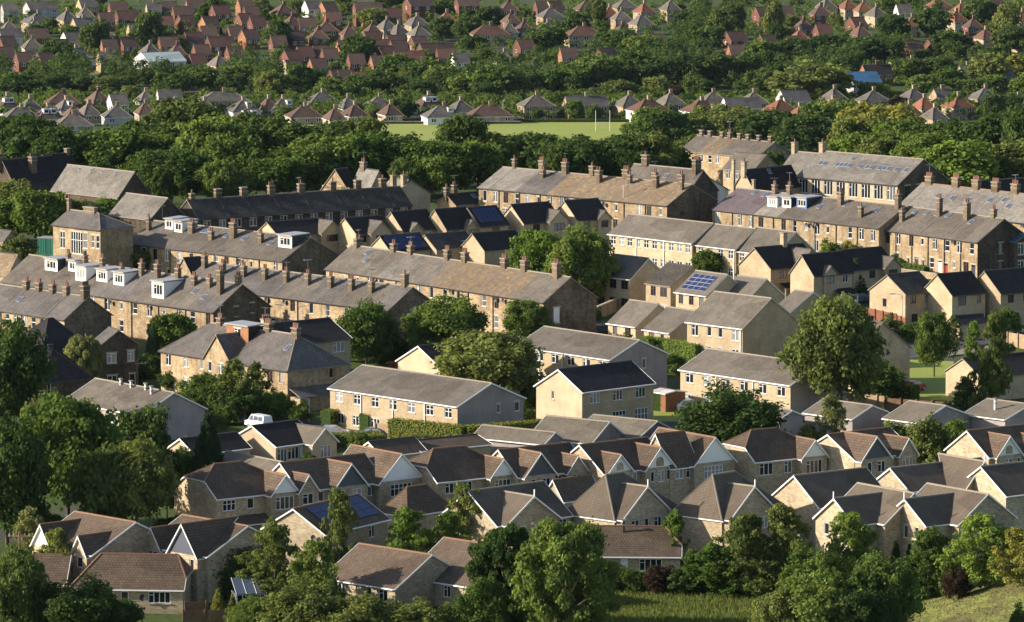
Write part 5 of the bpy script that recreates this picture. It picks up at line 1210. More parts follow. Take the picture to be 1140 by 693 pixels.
def tmesh(kind, i, hi):
    k = (kind, i, hi)
    if k not in TM:
        n, lf = {0: (5200, .042), 1: (11000, .029), 2: (24000, .0195)}[hi]
        if kind == 'loose': n = int(n * .55); lf *= .9
        if kind == 'conifer': lf *= .85
        if kind in ('oval', 'ball'): n, lf = int(n * 2.2), lf * .8
        TM[k] = (crown_mesh(kind, hash_(kind) + i * 13 + hi, n, lf), trunk_mesh(i + 5, kind == 'loose', .02 if kind == 'loose' else .032))
    return TM[k]
def hash_(s): return sum(ord(c) * (i + 3) for i, c in enumerate(s))
ADJ = {'round': 'round-crowned', 'wide': 'broad', 'oval': 'egg-shaped', 'bush': 'bushy', 'loose': 'loose airy', 'conifer': 'pointed conifer', 'ball': 'ball-shaped'}
HUE = {'leaf_green': 'green', 'leaf_dark': 'dark green', 'leaf_olive': 'olive green', 'leaf_bright': 'bright green', 'leaf_yellow': 'yellow-green', 'leaf_purple': 'dark purple', 'leaf_pale': 'pale green', 'leaf_fir': 'blue-green'}
TCOUNT = 0
def tree(cx, ytop, ybase, w, kind='round', mat='leaf_green', label=None, hi=1, group=None, var=None, name=None, wz=None):
    global TCOUNT
    TCOUNT += 1
    b = P(cx, ybase); s = scale_at(b)
    H = (ybase - ytop) / s; Wd = w / s * 1.04
    nm = name or ('bush' if kind == 'bush' else 'conifer' if kind == 'conifer' else 'tree')
    v = TCOUNT % (5 if hi < 2 else 3) if var is None else var
    cm, tm = tmesh(kind, v, hi)
    T = thing(nm, label, nm if nm != 'conifer' else 'tree', b, rnd.uniform(0, 6.28), group)
    T['px'] = 0; del T['px']
    c = add('crown' if nm != 'bush' else 'foliage', cm, T); c.scale = (Wd, Wd * (wz or 1), H)
    c.material_slots[0].link = 'OBJECT'; c.material_slots[0].material = MATS[mat]
    if nm != 'bush' or hi == 2:
        t = add('trunk' if nm != 'bush' else 'stem', tm, T); t.scale = (Wd * .8, Wd * .8, H)
    if not label: ITEMS.append((T, cx, ytop + (ybase - ytop) * .3, f"{ADJ[kind]} {HUE[mat]} " + (nm if nm != 'conifer' else 'tree'), nm))
    return T
G, D, O, B_, Y, U, PL, FI = 'leaf_green', 'leaf_dark', 'leaf_olive', 'leaf_bright', 'leaf_yellow', 'leaf_purple', 'leaf_pale', 'leaf_fir'
# foreground
tree(631, 583, 724, 104, 'oval', G, 'biggest egg-shaped green tree in front of the red-brown bungalow', 2)
tree(562, 587, 700, 76, 'oval', D, 'egg-shaped green tree just behind the biggest egg-shaped one', 2)
tree(538, 644, 722, 66, 'bush', G, 'rounded green bush at the foot of the paired egg-shaped trees', 2)
tree(6, 362, 500, 96, 'wide', D, 'very tall dark tree at the frame edge beside the hip-roofed dark house', 2)
tree(76, 443, 586, 108, 'round', G, 'large sunlit leafy tree below the vented hall', 2)
tree(152, 492, 604, 80, 'round', O, 'olive sunlit tree filling the gap behind the two-gablet house', 2)
tree(8, 470, 610, 96, 'round', D, 'dark tree at the frame edge under the tallest one', 2)
tree(116, 500, 604, 74, 'round', D, 'dark shadowed tree between the large sunlit tree and the olive tree', 1)
tree(158, 455, 540, 58, 'round', D, 'dark round tree in front of the pinkish hall end wall', 1)
tree(52, 444, 520, 56, 'round', PL, 'pale green tree rising beside the vented hall windows', 1)
tree(186, 500, 580, 34, 'round', D, 'dark tree between the conifer and the clipped-gable house', 1)
tree(232, 462, 540, 42, 'conifer', FI, 'pointed dark conifer in front of the shaded bungalow', 2)
tree(94, 374, 447, 40, 'ball', PL, 'ball-shaped pale willow-like bush beside the dark gabled house', 2, name='bush')
tree(33, 565, 625, 44, 'loose', PL, 'pale loose tree behind the telegraph pole', 1)
tree(66, 588, 665, 56, 'loose', O, 'young yellow-green tree in front of the two-gablet house', 2)
tree(20, 612, 720, 66, 'round', D, 'dark green tree at the bottom corner by the telegraph pole', 2)
tree(88, 648, 720, 100, 'bush', D, 'dark flowering bush below the brown ribbed bungalow roof', 2)
tree(40, 640, 712, 70, 'bush', D, 'dark bush in the bottom corner under the brown roof end', 2)
tree(128, 668, 712, 60, 'bush', D, 'low dark shrub against the bungalow wall', 1)
tree(304, 582, 680, 72, 'loose', O, 'loose olive birch in front of the solar-panelled house gable', 2)
tree(352, 602, 690, 70, 'loose', G, 'loose dark-stemmed tree between the conservatory and the L-shaped bungalow', 2)
tree(378, 545, 645, 48, 'loose', O, 'tall slender birch in front of the blue solar panels', 2)
tree(243, 656, 692, 20, 'conifer', Y, 'small yellow-green conifer by the garden fence', 1)
tree(259, 662, 690, 15, 'conifer', Y, 'smallest yellow conifer beside the conservatory', 1)
tree(277, 668, 700, 46, 'bush', G, 'clipped round bush beside the bottom garden fence', 2)
tree(335, 650, 716, 92, 'bush', O, 'spreading hawthorn bush under the conservatory', 2)
tree(400, 664, 722, 100, 'bush', O, 'wide hawthorn bush under the L-shaped bungalow windows', 2)
tree(470, 672, 724, 80, 'bush', O, 'low hawthorn bush at the bottom by the rail fence', 2)
tree(455, 566, 645, 66, 'loose', B_, 'bright loose tree behind the L-shaped bungalow ridge', 2)
tree(497, 570, 640, 58, 'loose', G, 'leafy green tree behind the bungalow wing', 2)
tree(518, 540, 628, 62, 'loose', O, 'pale birch against the sunlit side gable', 2)
tree(750, 568, 640, 30, 'loose', B_, 'slim bright tree beside the pointed shaded gable', 1)
tree(705, 634, 660, 34, 'bush', G, 'green shrub under the red-brown bungalow', 1)
tree(732, 630, 661, 40, 'bush', U, 'dark purple shrub under the red-brown bungalow window', 1)
tree(686, 632, 660, 30, 'bush', D, 'dark shrub next to the egg-shaped tree', 1)
tree(765, 630, 662, 46, 'bush', D, 'dark shrub at the corner of the red-brown bungalow', 1)
tree(772, 612, 660, 34, 'loose', G, 'small leafy tree below the front-gabled house', 1)
tree(797, 606, 664, 60, 'loose', B_, 'light green shrubby tree below the front-gabled house', 2)
tree(832, 572, 664, 78, 'loose', O, 'tall olive birch beside the sunlit triangular gable', 2)
tree(872, 562, 664, 72, 'loose', O, 'olive tree by the street lamp near the twin-gabled house', 2)
tree(905, 612, 680, 70, 'bush', G, 'round green shrub under the twin-gabled house', 2)
tree(945, 570, 660, 70, 'loose', B_, 'bright leafy tree between the two twin-gabled houses', 2)
tree(922, 638, 735, 96, 'wide', G, 'largest hawthorn bush at the bottom edge of the field', 2, name='bush')
tree(872, 656, 735, 66, 'wide', O, 'hawthorn bush nearest the open rough field', 2, name='bush')
tree(955, 650, 738, 70, 'wide', D, 'dark hawthorn bush at the foot of the largest one', 2, name='bush')
tree(978, 622, 728, 84, 'round', G, 'tall hawthorn bush next to the largest one', 2)
tree(1033, 588, 668, 66, 'loose', G, 'leafy tree in front of the second twin-gabled house', 2)
tree(1095, 572, 655, 88, 'loose', B_, 'young sapling group on top of the grassy mound', 2)
tree(1135, 588, 652, 66, 'loose', Y, 'yellow-green young tree at the frame edge on the mound', 2)
tree(997, 602, 655, 20, 'conifer', FI, 'dark slim conifer by the porch of the twin-gabled house', 1)
tree(1012, 606, 655, 17, 'conifer', FI, 'second dark slim conifer by the twin-gabled house wall', 1)
tree(1020, 622, 668, 40, 'bush', D, 'dark bush in front of the twin-gabled house wall', 1)
tree(1064, 634, 668, 28, 'bush', U, 'purple bush between the fence and the mound', 1)
tree(1008, 640, 672, 24, 'bush', Y, 'small yellow bush beside the wooden rail', 1)
tree(1137, 674, 712, 26, 'bush', D, 'dark tuft of bush at the corner of the mound', 1)
# middle
tree(812, 434, 512, 114, 'bush', D, 'very large round tree before the sunlit two-storey row', 2, name='tree')
tree(936, 334, 470, 102, 'round', O, 'tall spreading tree hiding the tall shaded gable', 2)
tree(982, 404, 446, 48, 'bush', G, 'round green bush by the wooden fence under the spreading tree', 1)
tree(1040, 350, 420, 40, 'round', G, 'small tree with visible trunk on the sunlit lawn', 2)
tree(1083, 358, 398, 20, 'loose', B_, 'young street tree on the road verge', 1)
tree(1062, 352, 385, 20, 'loose', O, 'little tree in front of the black-roofed garage', 1)
tree(1106, 350, 470, 54, 'loose', O, 'tall airy birch with pale trunk by the lawn', 2)
tree(1075, 420, 468, 40, 'loose', O, 'low airy tree at the birch foot', 1)
tree(926, 440, 510, 42, 'loose', PL, 'slim pale birch among the tan-roofed bungalows', 2)
tree(905, 475, 510, 36, 'bush', Y, 'yellow-green shrub beside the slim pale birch', 1)
tree(1000, 470, 520, 44, 'bush', G, 'bushy tree behind the fully sunlit gable', 1, name='tree')
tree(1034, 466, 522, 48, 'bush', O, 'olive bushy tree between two bungalows and the sunlit gable', 1, name='tree')
tree(1062, 468, 515, 40, 'bush', G, 'green bushy tree touching the white-edged gable', 1, name='tree')
tree(712, 473, 502, 42, 'bush', PL, 'pale shrub beside the tan bungalow gable', 1)
tree(690, 475, 500, 30, 'bush', PL, 'pale small shrub between the tan bungalows', 1)
tree(588, 486, 510, 44, 'bush', PL, 'pale shrub in front of the plain tan roof', 1)
tree(640, 484, 506, 30, 'bush', PL, 'small light shrub by the white dish pole', 1)
tree(498, 333, 405, 84, 'wide', G, 'big sunlit tree hiding the terrace beside the shaded gable', 2)
tree(545, 372, 452, 110, 'wide', O, 'broad olive tree behind the long cream row', 2)
tree(498, 384, 438, 70, 'round', G, 'green tree at the flank of the broad olive tree', 1)
tree(408, 338, 408, 66, 'round', G, 'green tree before the tall-stacked terrace end', 2)
tree(587, 335, 385, 50, 'round', G, 'green tree against the dark end gable with white panels', 2)
tree(452, 400, 432, 42, 'bush', U, 'brown-purple shrub behind the long cream row', 1)
tree(648, 255, 345, 68, 'round', G, 'taller of the twin trees beside the shaded houses', 2)
tree(603, 258, 330, 66, 'round', B_, 'lighter of the twin trees behind the terrace chimney', 2)
tree(553, 277, 305, 36, 'round', B_, 'small round bright tree behind the mossy terrace roof', 1)
tree(788, 279, 312, 32, 'round', G, 'small tree in front of the stepped cream trio', 1)
tree(832, 296, 318, 22, 'round', D, 'little dark tree by the sunlit black-roofed house gable', 1)
tree(953, 288, 336, 27, 'conifer', FI, 'upright conifer between the black-roofed houses', 2)
tree(925, 267, 292, 26, 'bush', B_, 'bright shrub below the soot-stained terrace', 1)
tree(945, 270, 292, 26, 'bush', Y, 'yellow shrub below the soot-stained terrace', 1)
tree(930, 340, 372, 60, 'bush', PL, 'pale shrub crown by the sunlit house fence', 1)
tree(1048, 348, 372, 26, 'loose', G, 'low green tree below the white porch roof', 1)
tree(1118, 345, 372, 34, 'bush', G, 'green shrub at the wide black-roofed house', 1)
tree(990, 352, 378, 36, 'bush', PL, 'pale bush at the foot of the red-brown fence', 1)
tree(260, 400, 470, 46, 'loose', O, 'thin airy tree before the ochre stone house', 2)
tree(225, 418, 465, 56, 'round', G, 'green tree before the pointed front gable', 2)
tree(262, 428, 470, 56, 'round', D, 'dark tree behind the white van', 1)
tree(308, 436, 468, 38, 'bush', B_, 'bright round bush beside the white van', 2)
tree(333, 448, 472, 24, 'bush', G, 'clipped round bush next to the bright round bush', 1)
tree(286, 404, 462, 34, 'loose', O, 'airy sapling against the ochre stone house', 1)
tree(195, 350, 394, 44, 'round', G, 'green tree at the foot of the dormered terrace', 1)
tree(178, 352, 392, 22, 'round', Y, 'yellow tree at the foot of the dormered terrace', 1)
tree(170, 362, 396, 16, 'conifer', FI, 'blue-green slim conifer by the yellow tree', 1)
tree(128, 280, 304, 24, 'round', G, 'small tree in the lane below the school', 1)
tree(156, 277, 306, 46, 'round', O, 'wide low tree before the three-dormer terrace', 1)
tree(20, 265, 296, 38, 'round', O, 'tree beside the green container', 1)
for x, yt, yb, ww, mt in ((14, 203, 268, 66, O), (45, 213, 278, 60, G), (72, 222, 275, 50, O), (98, 226, 262, 44, O), (120, 222, 255, 40, B_), (2, 225, 275, 50, G)):
    tree(x, yt, yb, ww, 'round', mt, hi=1)
tree(181, 188, 232, 22, 'oval', D, 'narrow dark tree behind the school hall gable', 1)
tree(848, 168, 196, 42, 'bush', B_, 'bright shrub between the chapel and the distant terrace', 1)
for x, y, ww, mt in ((618, 448, 26, G), (596, 446, 30, D), (645, 452, 34, G), (670, 454, 26, O), (690, 398, 34, G), (715, 400, 34, B_), (732, 410, 30, G), (655, 358, 30, G), (700, 372, 30, D), (690, 338, 24, G), (800, 480, 30, O),
                     (870, 452, 22, D), (885, 452, 20, Y), (420, 466, 40, G), (520, 500, 20, G), (455, 500, 22, Y), (370, 440, 26, G), (865, 448, 20, G), (1130, 470, 30, D), (1100, 468, 24, G), (215, 510, 30, D), (240, 540, 30, D), (205, 530, 40, D),
                     (110, 420, 22, G), (150, 425, 34, D), (170, 418, 30, D), (130, 425, 28, D), (190, 432, 26, D), (420, 392, 30, D), (440, 400, 30, O)):
    tree(x, y - ww * .75, y + 3, ww, 'bush', mt, hi=1)
# tree belt at the edge of the plateau
BELT = '''15 130 200 80 D;40 134 205 78 D;66 142 208 60 D;92 150 205 62 G;122 146 208 88 G;150 138 200 84 D;172 150 206 70 G;203 112 196 92 O;235 132 208 76 G;262 152 216 72 G;257 187 228 38 O;293 130 204 84 D;270 130 200 70 D;303 176 222 62 G;332 164 218 78 G;340 140 205 86 D;372 152 216 86 G;365 138 200 70 D;402 150 216 70 G;400 132 200 62 O;436 153 206 80 D;464 163 216 72 G;518 130 206 58 D;494 159 216 72 G;532 158 214 60 G;545 152 206 52 O;574 151 202 84 D;600 151 206 76 D;638 154 208 86 D;672 156 208 70 D;698 150 206 60 D;724 150 206 56 O;742 124 168 62 G;770 128 164 50 O;792 118 160 56 O;826 122 162 60 O;860 124 166 70 D;893 130 172 66 D;922 114 168 66 G;950 132 190 56 O;948 150 196 50 B;985 118 184 92 Y;1000 134 198 70 G;1028 148 206 62 G;1062 158 220 104 B;1040 138 196 62 D;1088 134 200 88 D;1122 124 200 78 D;1128 158 214 76 O;1098 174 216 60 D;770 152 196 50 O;748 164 204 46 D;972 155 200 52 O;1140 130 205 50 D;862 170 206 30 D;618 163 212 40 D;655 160 212 44 D;560 168 212 36 D;185 166 224 60 D;214 172 226 54 D;243 180 228 40 G;160 172 214 46 G;120 170 210 50 D;415 172 214 40 D;455 178 222 40 D;480 176 222 46 G;720 164 206 44 D;88 172 206 40 D;700 168 212 40 D'''
for row in BELT.split(';'):
    a = row.split()
    tree(float(a[0]), float(a[1]), float(a[2]) + 3, float(a[3]) * 1.0, 'round' if float(a[3]) < 84 else 'wide', dict(G=G, D=D, O=O, B=B_, Y=Y)[a[4]], hi=1)
# far hillside: hand-placed large crowns, then a fill between the houses
FARTREE = '''105 24 62 28 D;40 28 50 24 D;62 46 78 32 D;166 14 60 28 D;153 34 50 18 D;178 34 58 28 D;310 24 58 26 D;310 55 72 14 B;400 40 76 34 D;418 10 34 30 O;500 0 22 26 D;520 18 48 28 D;492 20 46 26 D;545 8 34 28 D;528 40 62 26 D;605 30 60 44 G;640 15 40 30 D;667 0 32 14 O;690 33 62 40 G;720 40 66 38 G;870 72 108 38 D;905 72 118 80 O;850 78 112 36 D;790 30 60 34 G;815 4 44 26 D;860 0 46 20 O;800 12 44 24 O;995 18 48 32 D;1040 10 46 34 D;1090 0 34 34 D;1120 6 50 30 O;1125 28 62 34 O;1010 66 92 26 G;1045 64 92 36 D;1100 60 100 40 O;1130 62 96 40 Y;1085 88 112 40 D;1028 84 112 34 G;970 92 116 30 G;1062 104 132 20 B;1108 104 140 24 D;1126 106 136 26 D;1000 108 128 20 U;752 96 116 18 U;200 82 106 30 D;260 72 100 36 G;228 76 102 40 G;300 80 112 30 O;332 72 108 30 G;345 78 106 40 D;318 84 112 34 O;365 88 114 30 G;448 110 134 28 D;170 76 100 30 D;145 96 118 20 O;60 82 106 40 D;20 84 108 44 D;90 84 106 36 D;40 88 108 32 G;120 86 108 36 O;1060 36 66 40 D;925 40 66 46 D;960 42 74 50 D;985 44 74 44 D;890 44 72 40 D;855 46 78 36 G;830 60 96 34 D;800 62 98 36 D;770 60 98 44 D;745 66 104 34 D;720 70 104 44 D;700 58 92 40 G;668 62 104 46 G;645 72 106 40 G;618 78 108 30 G;594 80 108 28 D;575 84 112 30 O;550 74 112 44 G;520 82 110 36 G;495 74 106 40 G;470 66 100 40 G;445 62 98 44 G;420 80 106 36 D;400 84 110 30 G;470 90 112 30 D;540 92 116 30 D;732 86 110 30 O;690 90 112 34 O;778 88 112 30 D;1105 84 108 30 G;1060 76 102 32 G;1140 84 112 26 G;940 62 86 30 D;660 118 136 18 D;640 112 134 18 G;598 122 136 12 D;700 122 136 20 G;722 120 150 34 G;745 128 154 34 O;780 126 156 40 O;700 138 152 16 G;830 122 150 32 O;815 132 158 34 O;900 128 160 36 O;930 118 150 40 O'''
for row in FARTREE.split(';'):
    a = row.split()
    x, yt, yb, ww = map(float, a[:4])
    ww *= 1.1
    tree(x, yt, yb, ww, 'loose' if a[4] == 'Y' else 'round', dict(G=G, D=D, O=O, B=B_, Y=Y, U=U)[a[4]], hi=0)
def blocked(x0, x1, y0, y1, lim):
    area = (x1 - x0) * (y1 - y0)
    for a, b, c, d in FARBOX:
        if (min(x1, b) - max(x0, a)) > 0 and (min(y1, d) - max(y0, c)) > 0:
            if y1 > c + 3:
                if (min(x1, b) - max(x0, a)) * (min(y1, d) - max(y0, c)) > lim * (b - a) * (d - c): return True
    return False
n = 0; tries = 0; TB = []
while n < 66 and tries < 9000:
    tries += 1
    x = rnd.uniform(-5, 1145); yb = rnd.uniform(10, 108); ww = rnd.uniform(14, 26); h = ww * rnd.uniform(.85, 1.15)
    if 270 < x < 318 and 60 < yb < 84: continue
    if x < 150 and 66 < yb < 86: continue
    if blocked(x - ww / 2, x + ww / 2, yb - h, yb, .3): continue
    if any(abs(x - a) < 11 and abs(yb - b) < 7 for a, b in TB): continue
    TB.append((x, yb))
    tree(x, yb - h, yb, ww, 'round', rnd.choice([D, G, D, O]), hi=0); n += 1

n = 0; tries = 0; TB = []
while n < 190 and tries < 12000:
    tries += 1
    x = rnd.uniform(-5, 1145); yb = rnd.choice([rnd.uniform(8, 96), rnd.uniform(118, 134)]); ww = rnd.uniform(11, 22); h = ww * rnd.uniform(.6, .85)
    if 276 < x < 316 and 60 < yb < 86: continue
    if x < 150 and 68 < yb < 88: continue
    if yb > 110 and 430 < x < 700 and yb > 132: continue
    if blocked(x - ww / 2, x + ww / 2, yb - h, yb, .3): continue
    if any(abs(x - a) < 9 and abs(yb - b) < 5 for a, b in TB): continue
    TB.append((x, yb))
    tree(x, yb - h, yb, ww, 'bush', rnd.choice([D, G, G, O, O]), hi=0); n += 1

# the far wood and the far gardens: greenery that reads as one mass
def stuff_mounds(name, items, mat, per, leaf, seed):
    rs = np.random.RandomState(seed); C, N = [], []
    for (v, w, h) in items:
        for q in range(5):
            o = np.array([rs.normal() * w * .22, rs.normal() * w * .22, h * rs.uniform(.25, .7)]); r = w * rs.uniform(.2, .34)
            u = sph(rs, per // 5); u[:, 2] = np.where(u[:, 2] < -.3, -u[:, 2], u[:, 2])
            C.append(np.array(v) + o + u * (r * rs.uniform(.6, 1.1, per // 5))[:, None] * np.array([1, 1, h / w])); nn = u * .8 + rs.normal(size=u.shape) * .4 + np.array([0, 0, .2])
            N.append(nn / np.linalg.norm(nn, axis=1, keepdims=True))
    me = leaf_mesh(name, np.vstack(C), np.vstack(N), leaf, rs); me.materials[0] = MATS[mat]
    o = bpy.data.objects.new(name, me); COL.objects.link(o); o['kind'] = 'stuff'
WOOD = [(385, 600, 62, 112, 70), (600, 960, 62, 112, 120), (860, 1260, 60, 118, 100), (640, 800, 26, 62, 45), (930, 1040, 30, 62, 30), (195, 385, 74, 106, 60), (-110, 190, 84, 108, 70), (860, 950, 100, 122, 16), (745, 1260, 118, 140, 50), (780, 1240, -6, 30, 50)]
it = []
for x0, x1, y0, y1, k in WOOD:
    for i in range(k):
        x, y = rnd.uniform(x0, x1), rnd.uniform(y0, y1); ww = rnd.uniform(18, 32)
        if blocked(x - ww / 2, x + ww / 2, y - ww * .6, y, .1): continue
        v = P(x, y); it.append((v, ww / scale_at(v), rnd.uniform(6, 11)))
stuff_mounds('far_woodland', it, 'leaf_dark', 330, .38, 3)
it = []
for i in range(3200):
    x, y = rnd.uniform(-60, 1200), rnd.choice([rnd.uniform(6, 100), rnd.uniform(112, 134)])
    if 276 < x < 316 and 60 < y < 86 or x < 150 and 66 < y < 92: continue
    ww = rnd.uniform(8, 16)
    if blocked(x - ww / 2, x + ww / 2, y - 8, y, .3): continue
    v = P(x, y); it.append((v, ww / scale_at(v), rnd.uniform(2.6, 6.0)))
stuff_mounds('far_garden_greenery', it, 'leaf_green', 90, .34, 5)

for x, y, ww, mt in ((600, 452, 34, G), (630, 462, 30, B_), (655, 462, 30, O), (575, 466, 30, G), (690, 412, 36, D), (750, 415, 30, G), (560, 400, 40, O), (430, 402, 44, D), (395, 400, 36, G), (640, 340, 44, D), (668, 330, 30, G), (330, 395, 26, D),
                     (770, 330, 24, G), (905, 312, 26, D), (1000, 300, 22, G), (870, 318, 20, D), (1090, 350, 30, G), (1140, 350, 30, D), (1015, 378, 26, G), (915, 470, 26, O), (1085, 462, 30, G), (985, 474, 26, D), (470, 500, 24, O), (400, 500, 26, G),
                     (345, 520, 22, G), (250, 470, 30, G), (205, 470, 34, D), (185, 455, 30, G), (240, 480, 26, O), (90, 440, 34, D), (60, 600, 40, G), (110, 610, 40, D), (150, 612, 36, G), (190, 600, 34, D), (165, 640, 30, D), (440, 640, 24, G), (610, 560, 16, B_), (842, 664, 36, G), (1110, 640, 34, G)):
    tree(x, y - ww * .7, y + 3, ww, 'bush', mt, hi=1)
# ------------------------------------------------------------------ ground, roads, lawns
mb = MB()
ys = list(range(420, 700, 4)) + list(range(700, 1250, 10)) + list(range(1250, 3000, 40)) + list(range(3000, 5201, 200))
def gx(y): return [(-0.42 * y) + 0.84 * y * i / 120 for i in range(121)]
for y0, y1 in zip(ys, ys[1:]):
    a, b = gx(y0), gx(y1)
    for i in range(120):
        mb.face([(a[i], y0, terrain(a[i], y0)), (a[i + 1], y0, terrain(a[i + 1], y0)), (b[i + 1], y1, terrain(b[i + 1], y1)), (b[i], y1, terrain(b[i], y1))])
structure(mb, 'ground', ['ground_mix'])
def patch(name, corners, mat, dz=.05, nx=16, ny=10, thick=None):
    """a sheet draped on the terrain between four ground points (near left, near right, far right, far left)"""
    c = [P(*q) for q in corners]; m = MB()
    g = lambda i, j: (c[0].lerp(c[1], i / nx)).lerp(c[3].lerp(c[2], i / nx), j / ny)
    def q(i, j):
        v = g(i, j); return (v.x, v.y, terrain(v.x, v.y) + dz)
    for i in range(nx):
        for j in range(ny): m.face([q(i, j), q(i + 1, j), q(i + 1, j + 1), q(i, j + 1)])
    if thick:
        e = [(i, 0) for i in range(nx + 1)] + [(nx, j) for j in range(1, ny + 1)] + [(i, ny) for i in range(nx - 1, -1, -1)] + [(0, j) for j in range(ny - 1, 0, -1)]
        for k in range(len(e)):
            a, b = Vector(q(*e[k])), Vector(q(*e[(k + 1) % len(e)])); dn = Vector((0, 0, -thick)); m.face([a, a + dn, b + dn, b])
    return structure(m, name, [mat])
patch('rough_field', [(560, 712), (1010, 712), (1000, 655), (660, 655)], 'rough_grass', .06, 30, 14)
patch('mound_grass', [(985, 712), (1210, 712), (1190, 640), (1005, 652)], 'mound_grass', .10, 40, 24)
patch('rugby_pitch', [(330, 158), (745, 158), (745, 137), (330, 137)], 'turf', .25, 30, 16)
patch('road', [(1000, 402), (1180, 374), (1180, 362), (1000, 383)], 'asphalt', .05)
patch('pavement', [(1055, 398), (1130, 388), (1128, 383), (1055, 392)], 'paving', .17, thick=.14)
patch('lawn', [(985, 445), (1062, 447), (1062, 403), (1012, 401)], 'turf', .06)
patch('road', [(268, 473), (330, 478), (350, 463), (268, 460)], 'asphalt', .05)
patch('driveway', [(355, 490), (440, 497), (450, 482), (365, 478)], 'asphalt', .05)
patch('road', [(270, 84), (316, 84), (322, 64), (280, 64)], 'asphalt', .3)
patch('road', [(-20, 83), (140, 76), (140, 71), (-20, 77)], 'asphalt', .3)
patch('grass_bank', [(20, 92), (150, 90), (148, 77), (15, 82)], 'mound_grass', .2)
patch('lawn', [(700, 470), (760, 470), (750, 448), (705, 448)], 'turf', .05)
patch('yard', [(590, 395), (700, 405), (690, 375), (640, 370)], 'paving', .05)

# ------------------------------------------------------------------ hedges, fences, walls
def hedge(label, pts, h, wd, mat, seed=1):
    """clipped hedge along ground points: a dense leafy skin on a solid core"""
    rs = np.random.RandomState(seed)
    v = [P(*p) for p in pts]; o = v[0].copy()
    T = thing('hedge', label, 'hedge', o)
    C, N = [], []; core = MB()
    for a, b in zip(v, v[1:]):
        d = b - a; L = math.hypot(d.x, d.y); e = np.array([d.x / L, d.y / L, d.z / L]); n = np.array([d.y / L, -d.x / L, 0])
        k = int(L * (h * 2 + wd) * 42)
        t = rs.uniform(0, L, k); u = rs.uniform(0, 2 * h + wd, k)
        zz = np.where(u < h, u, np.where(u < h + wd, h, u - h - wd)); off = np.where(u < h, wd / 2, np.where(u < h + wd, wd / 2 - (u - h), -wd / 2))
        base = np.array(a - o)
        top = (u >= h) & (u < h + wd)
        nn = np.where(top[:, None], np.array([0, 0, 1.0]), np.where((u < h)[:, None], n, -n)) + rs.normal(size=(k, 3)) * .45
        C.append(base + e * t[:, None] + n * off[:, None] + np.array([0, 0, 1]) * zz[:, None] + rs.normal(size=(k, 3)) * .07)
        N.append(nn / np.linalg.norm(nn, axis=1, keepdims=True))
        a2, b2 = a - o, b - o; nv = Vector(n) * (wd / 2 - .12)
        core.prism([a2 - nv, a2 + nv, b2 + nv, b2 - nv][::-1], (0, 0, h - .12))
    add('foliage', leaf_mesh('foliage', np.vstack(C), np.vstack(N), .11, rs), T).data.materials[0] = MATS[mat]
    build(core, 'core', ['leaf_dark'], T)
hedge('long clipped yellow-topped hedge in front of the seven-window row', [(436, 496), (518, 505), (602, 498)], 3.3, 1.6, 'leaf_yellow', 1)
hedge('dark clipped hedge block behind the dark blue car', [(405, 481), (440, 474)], 2.2, 1.6, 'leaf_green', 2)
hedge('clipped hedge between the wooden gate and the cream row', [(432, 477), (508, 468)], 1.5, 1.4, 'leaf_green', 3)
hedge('yellow clipped hedge block by the silver car', [(363, 477), (378, 474)], 2.2, 1.6, 'leaf_yellow', 4)
hedge('tall dark hedge under the lean-to of the ochre house', [(325, 452), (375, 444)], 2.4, 1.6, 'leaf_olive', 5)
hedge('yellow-green garden hedge before the blue-windowed gablet', [(330, 506), (372, 497)], 1.6, 1.4, 'leaf_yellow', 6)
hedge('flat-topped golden hedge in front of the dark blue car', [(372, 496), (425, 494)], 1.3, 4.0, 'leaf_olive', 7)
hedge('hedge along the lawn beside the flat-roofed garage', [(728, 458), (742, 455)], 2.4, 2.4, 'leaf_yellow', 8)
hedge('bright hedge bank behind the aerial end wall', [(716, 400), (782, 408)], 3.0, 3.0, 'leaf_bright', 9)
hedge('low hedge below the seven-window row by the black ribbed roof', [(575, 470), (660, 468)], 1.6, 2.0, 'leaf_olive', 10)
hedge('garden hedge below the red doors', [(995, 303), (1032, 308)], 1.5, 1.5, 'leaf_green', 11)
hedge('dark hedge line at the end of the rough field', [(760, 660), (862, 662)], 2.2, 2.0, 'leaf_dark', 12)
hedge('hedge in front of the rugby pitch houses', [(560, 137), (700, 137)], 1.2, 1.5, 'leaf_olive', 13)
hedge('dark hedge under the field-side bungalows', [(436, 137), (500, 137)], 1.2, 1.5, 'leaf_dark', 14)
hedge('yellow bush-like hedge beside the fence under the plain shaded gable', [(996, 444), (1020, 446)], 2.0, 2.0, 'leaf_yellow', 15)
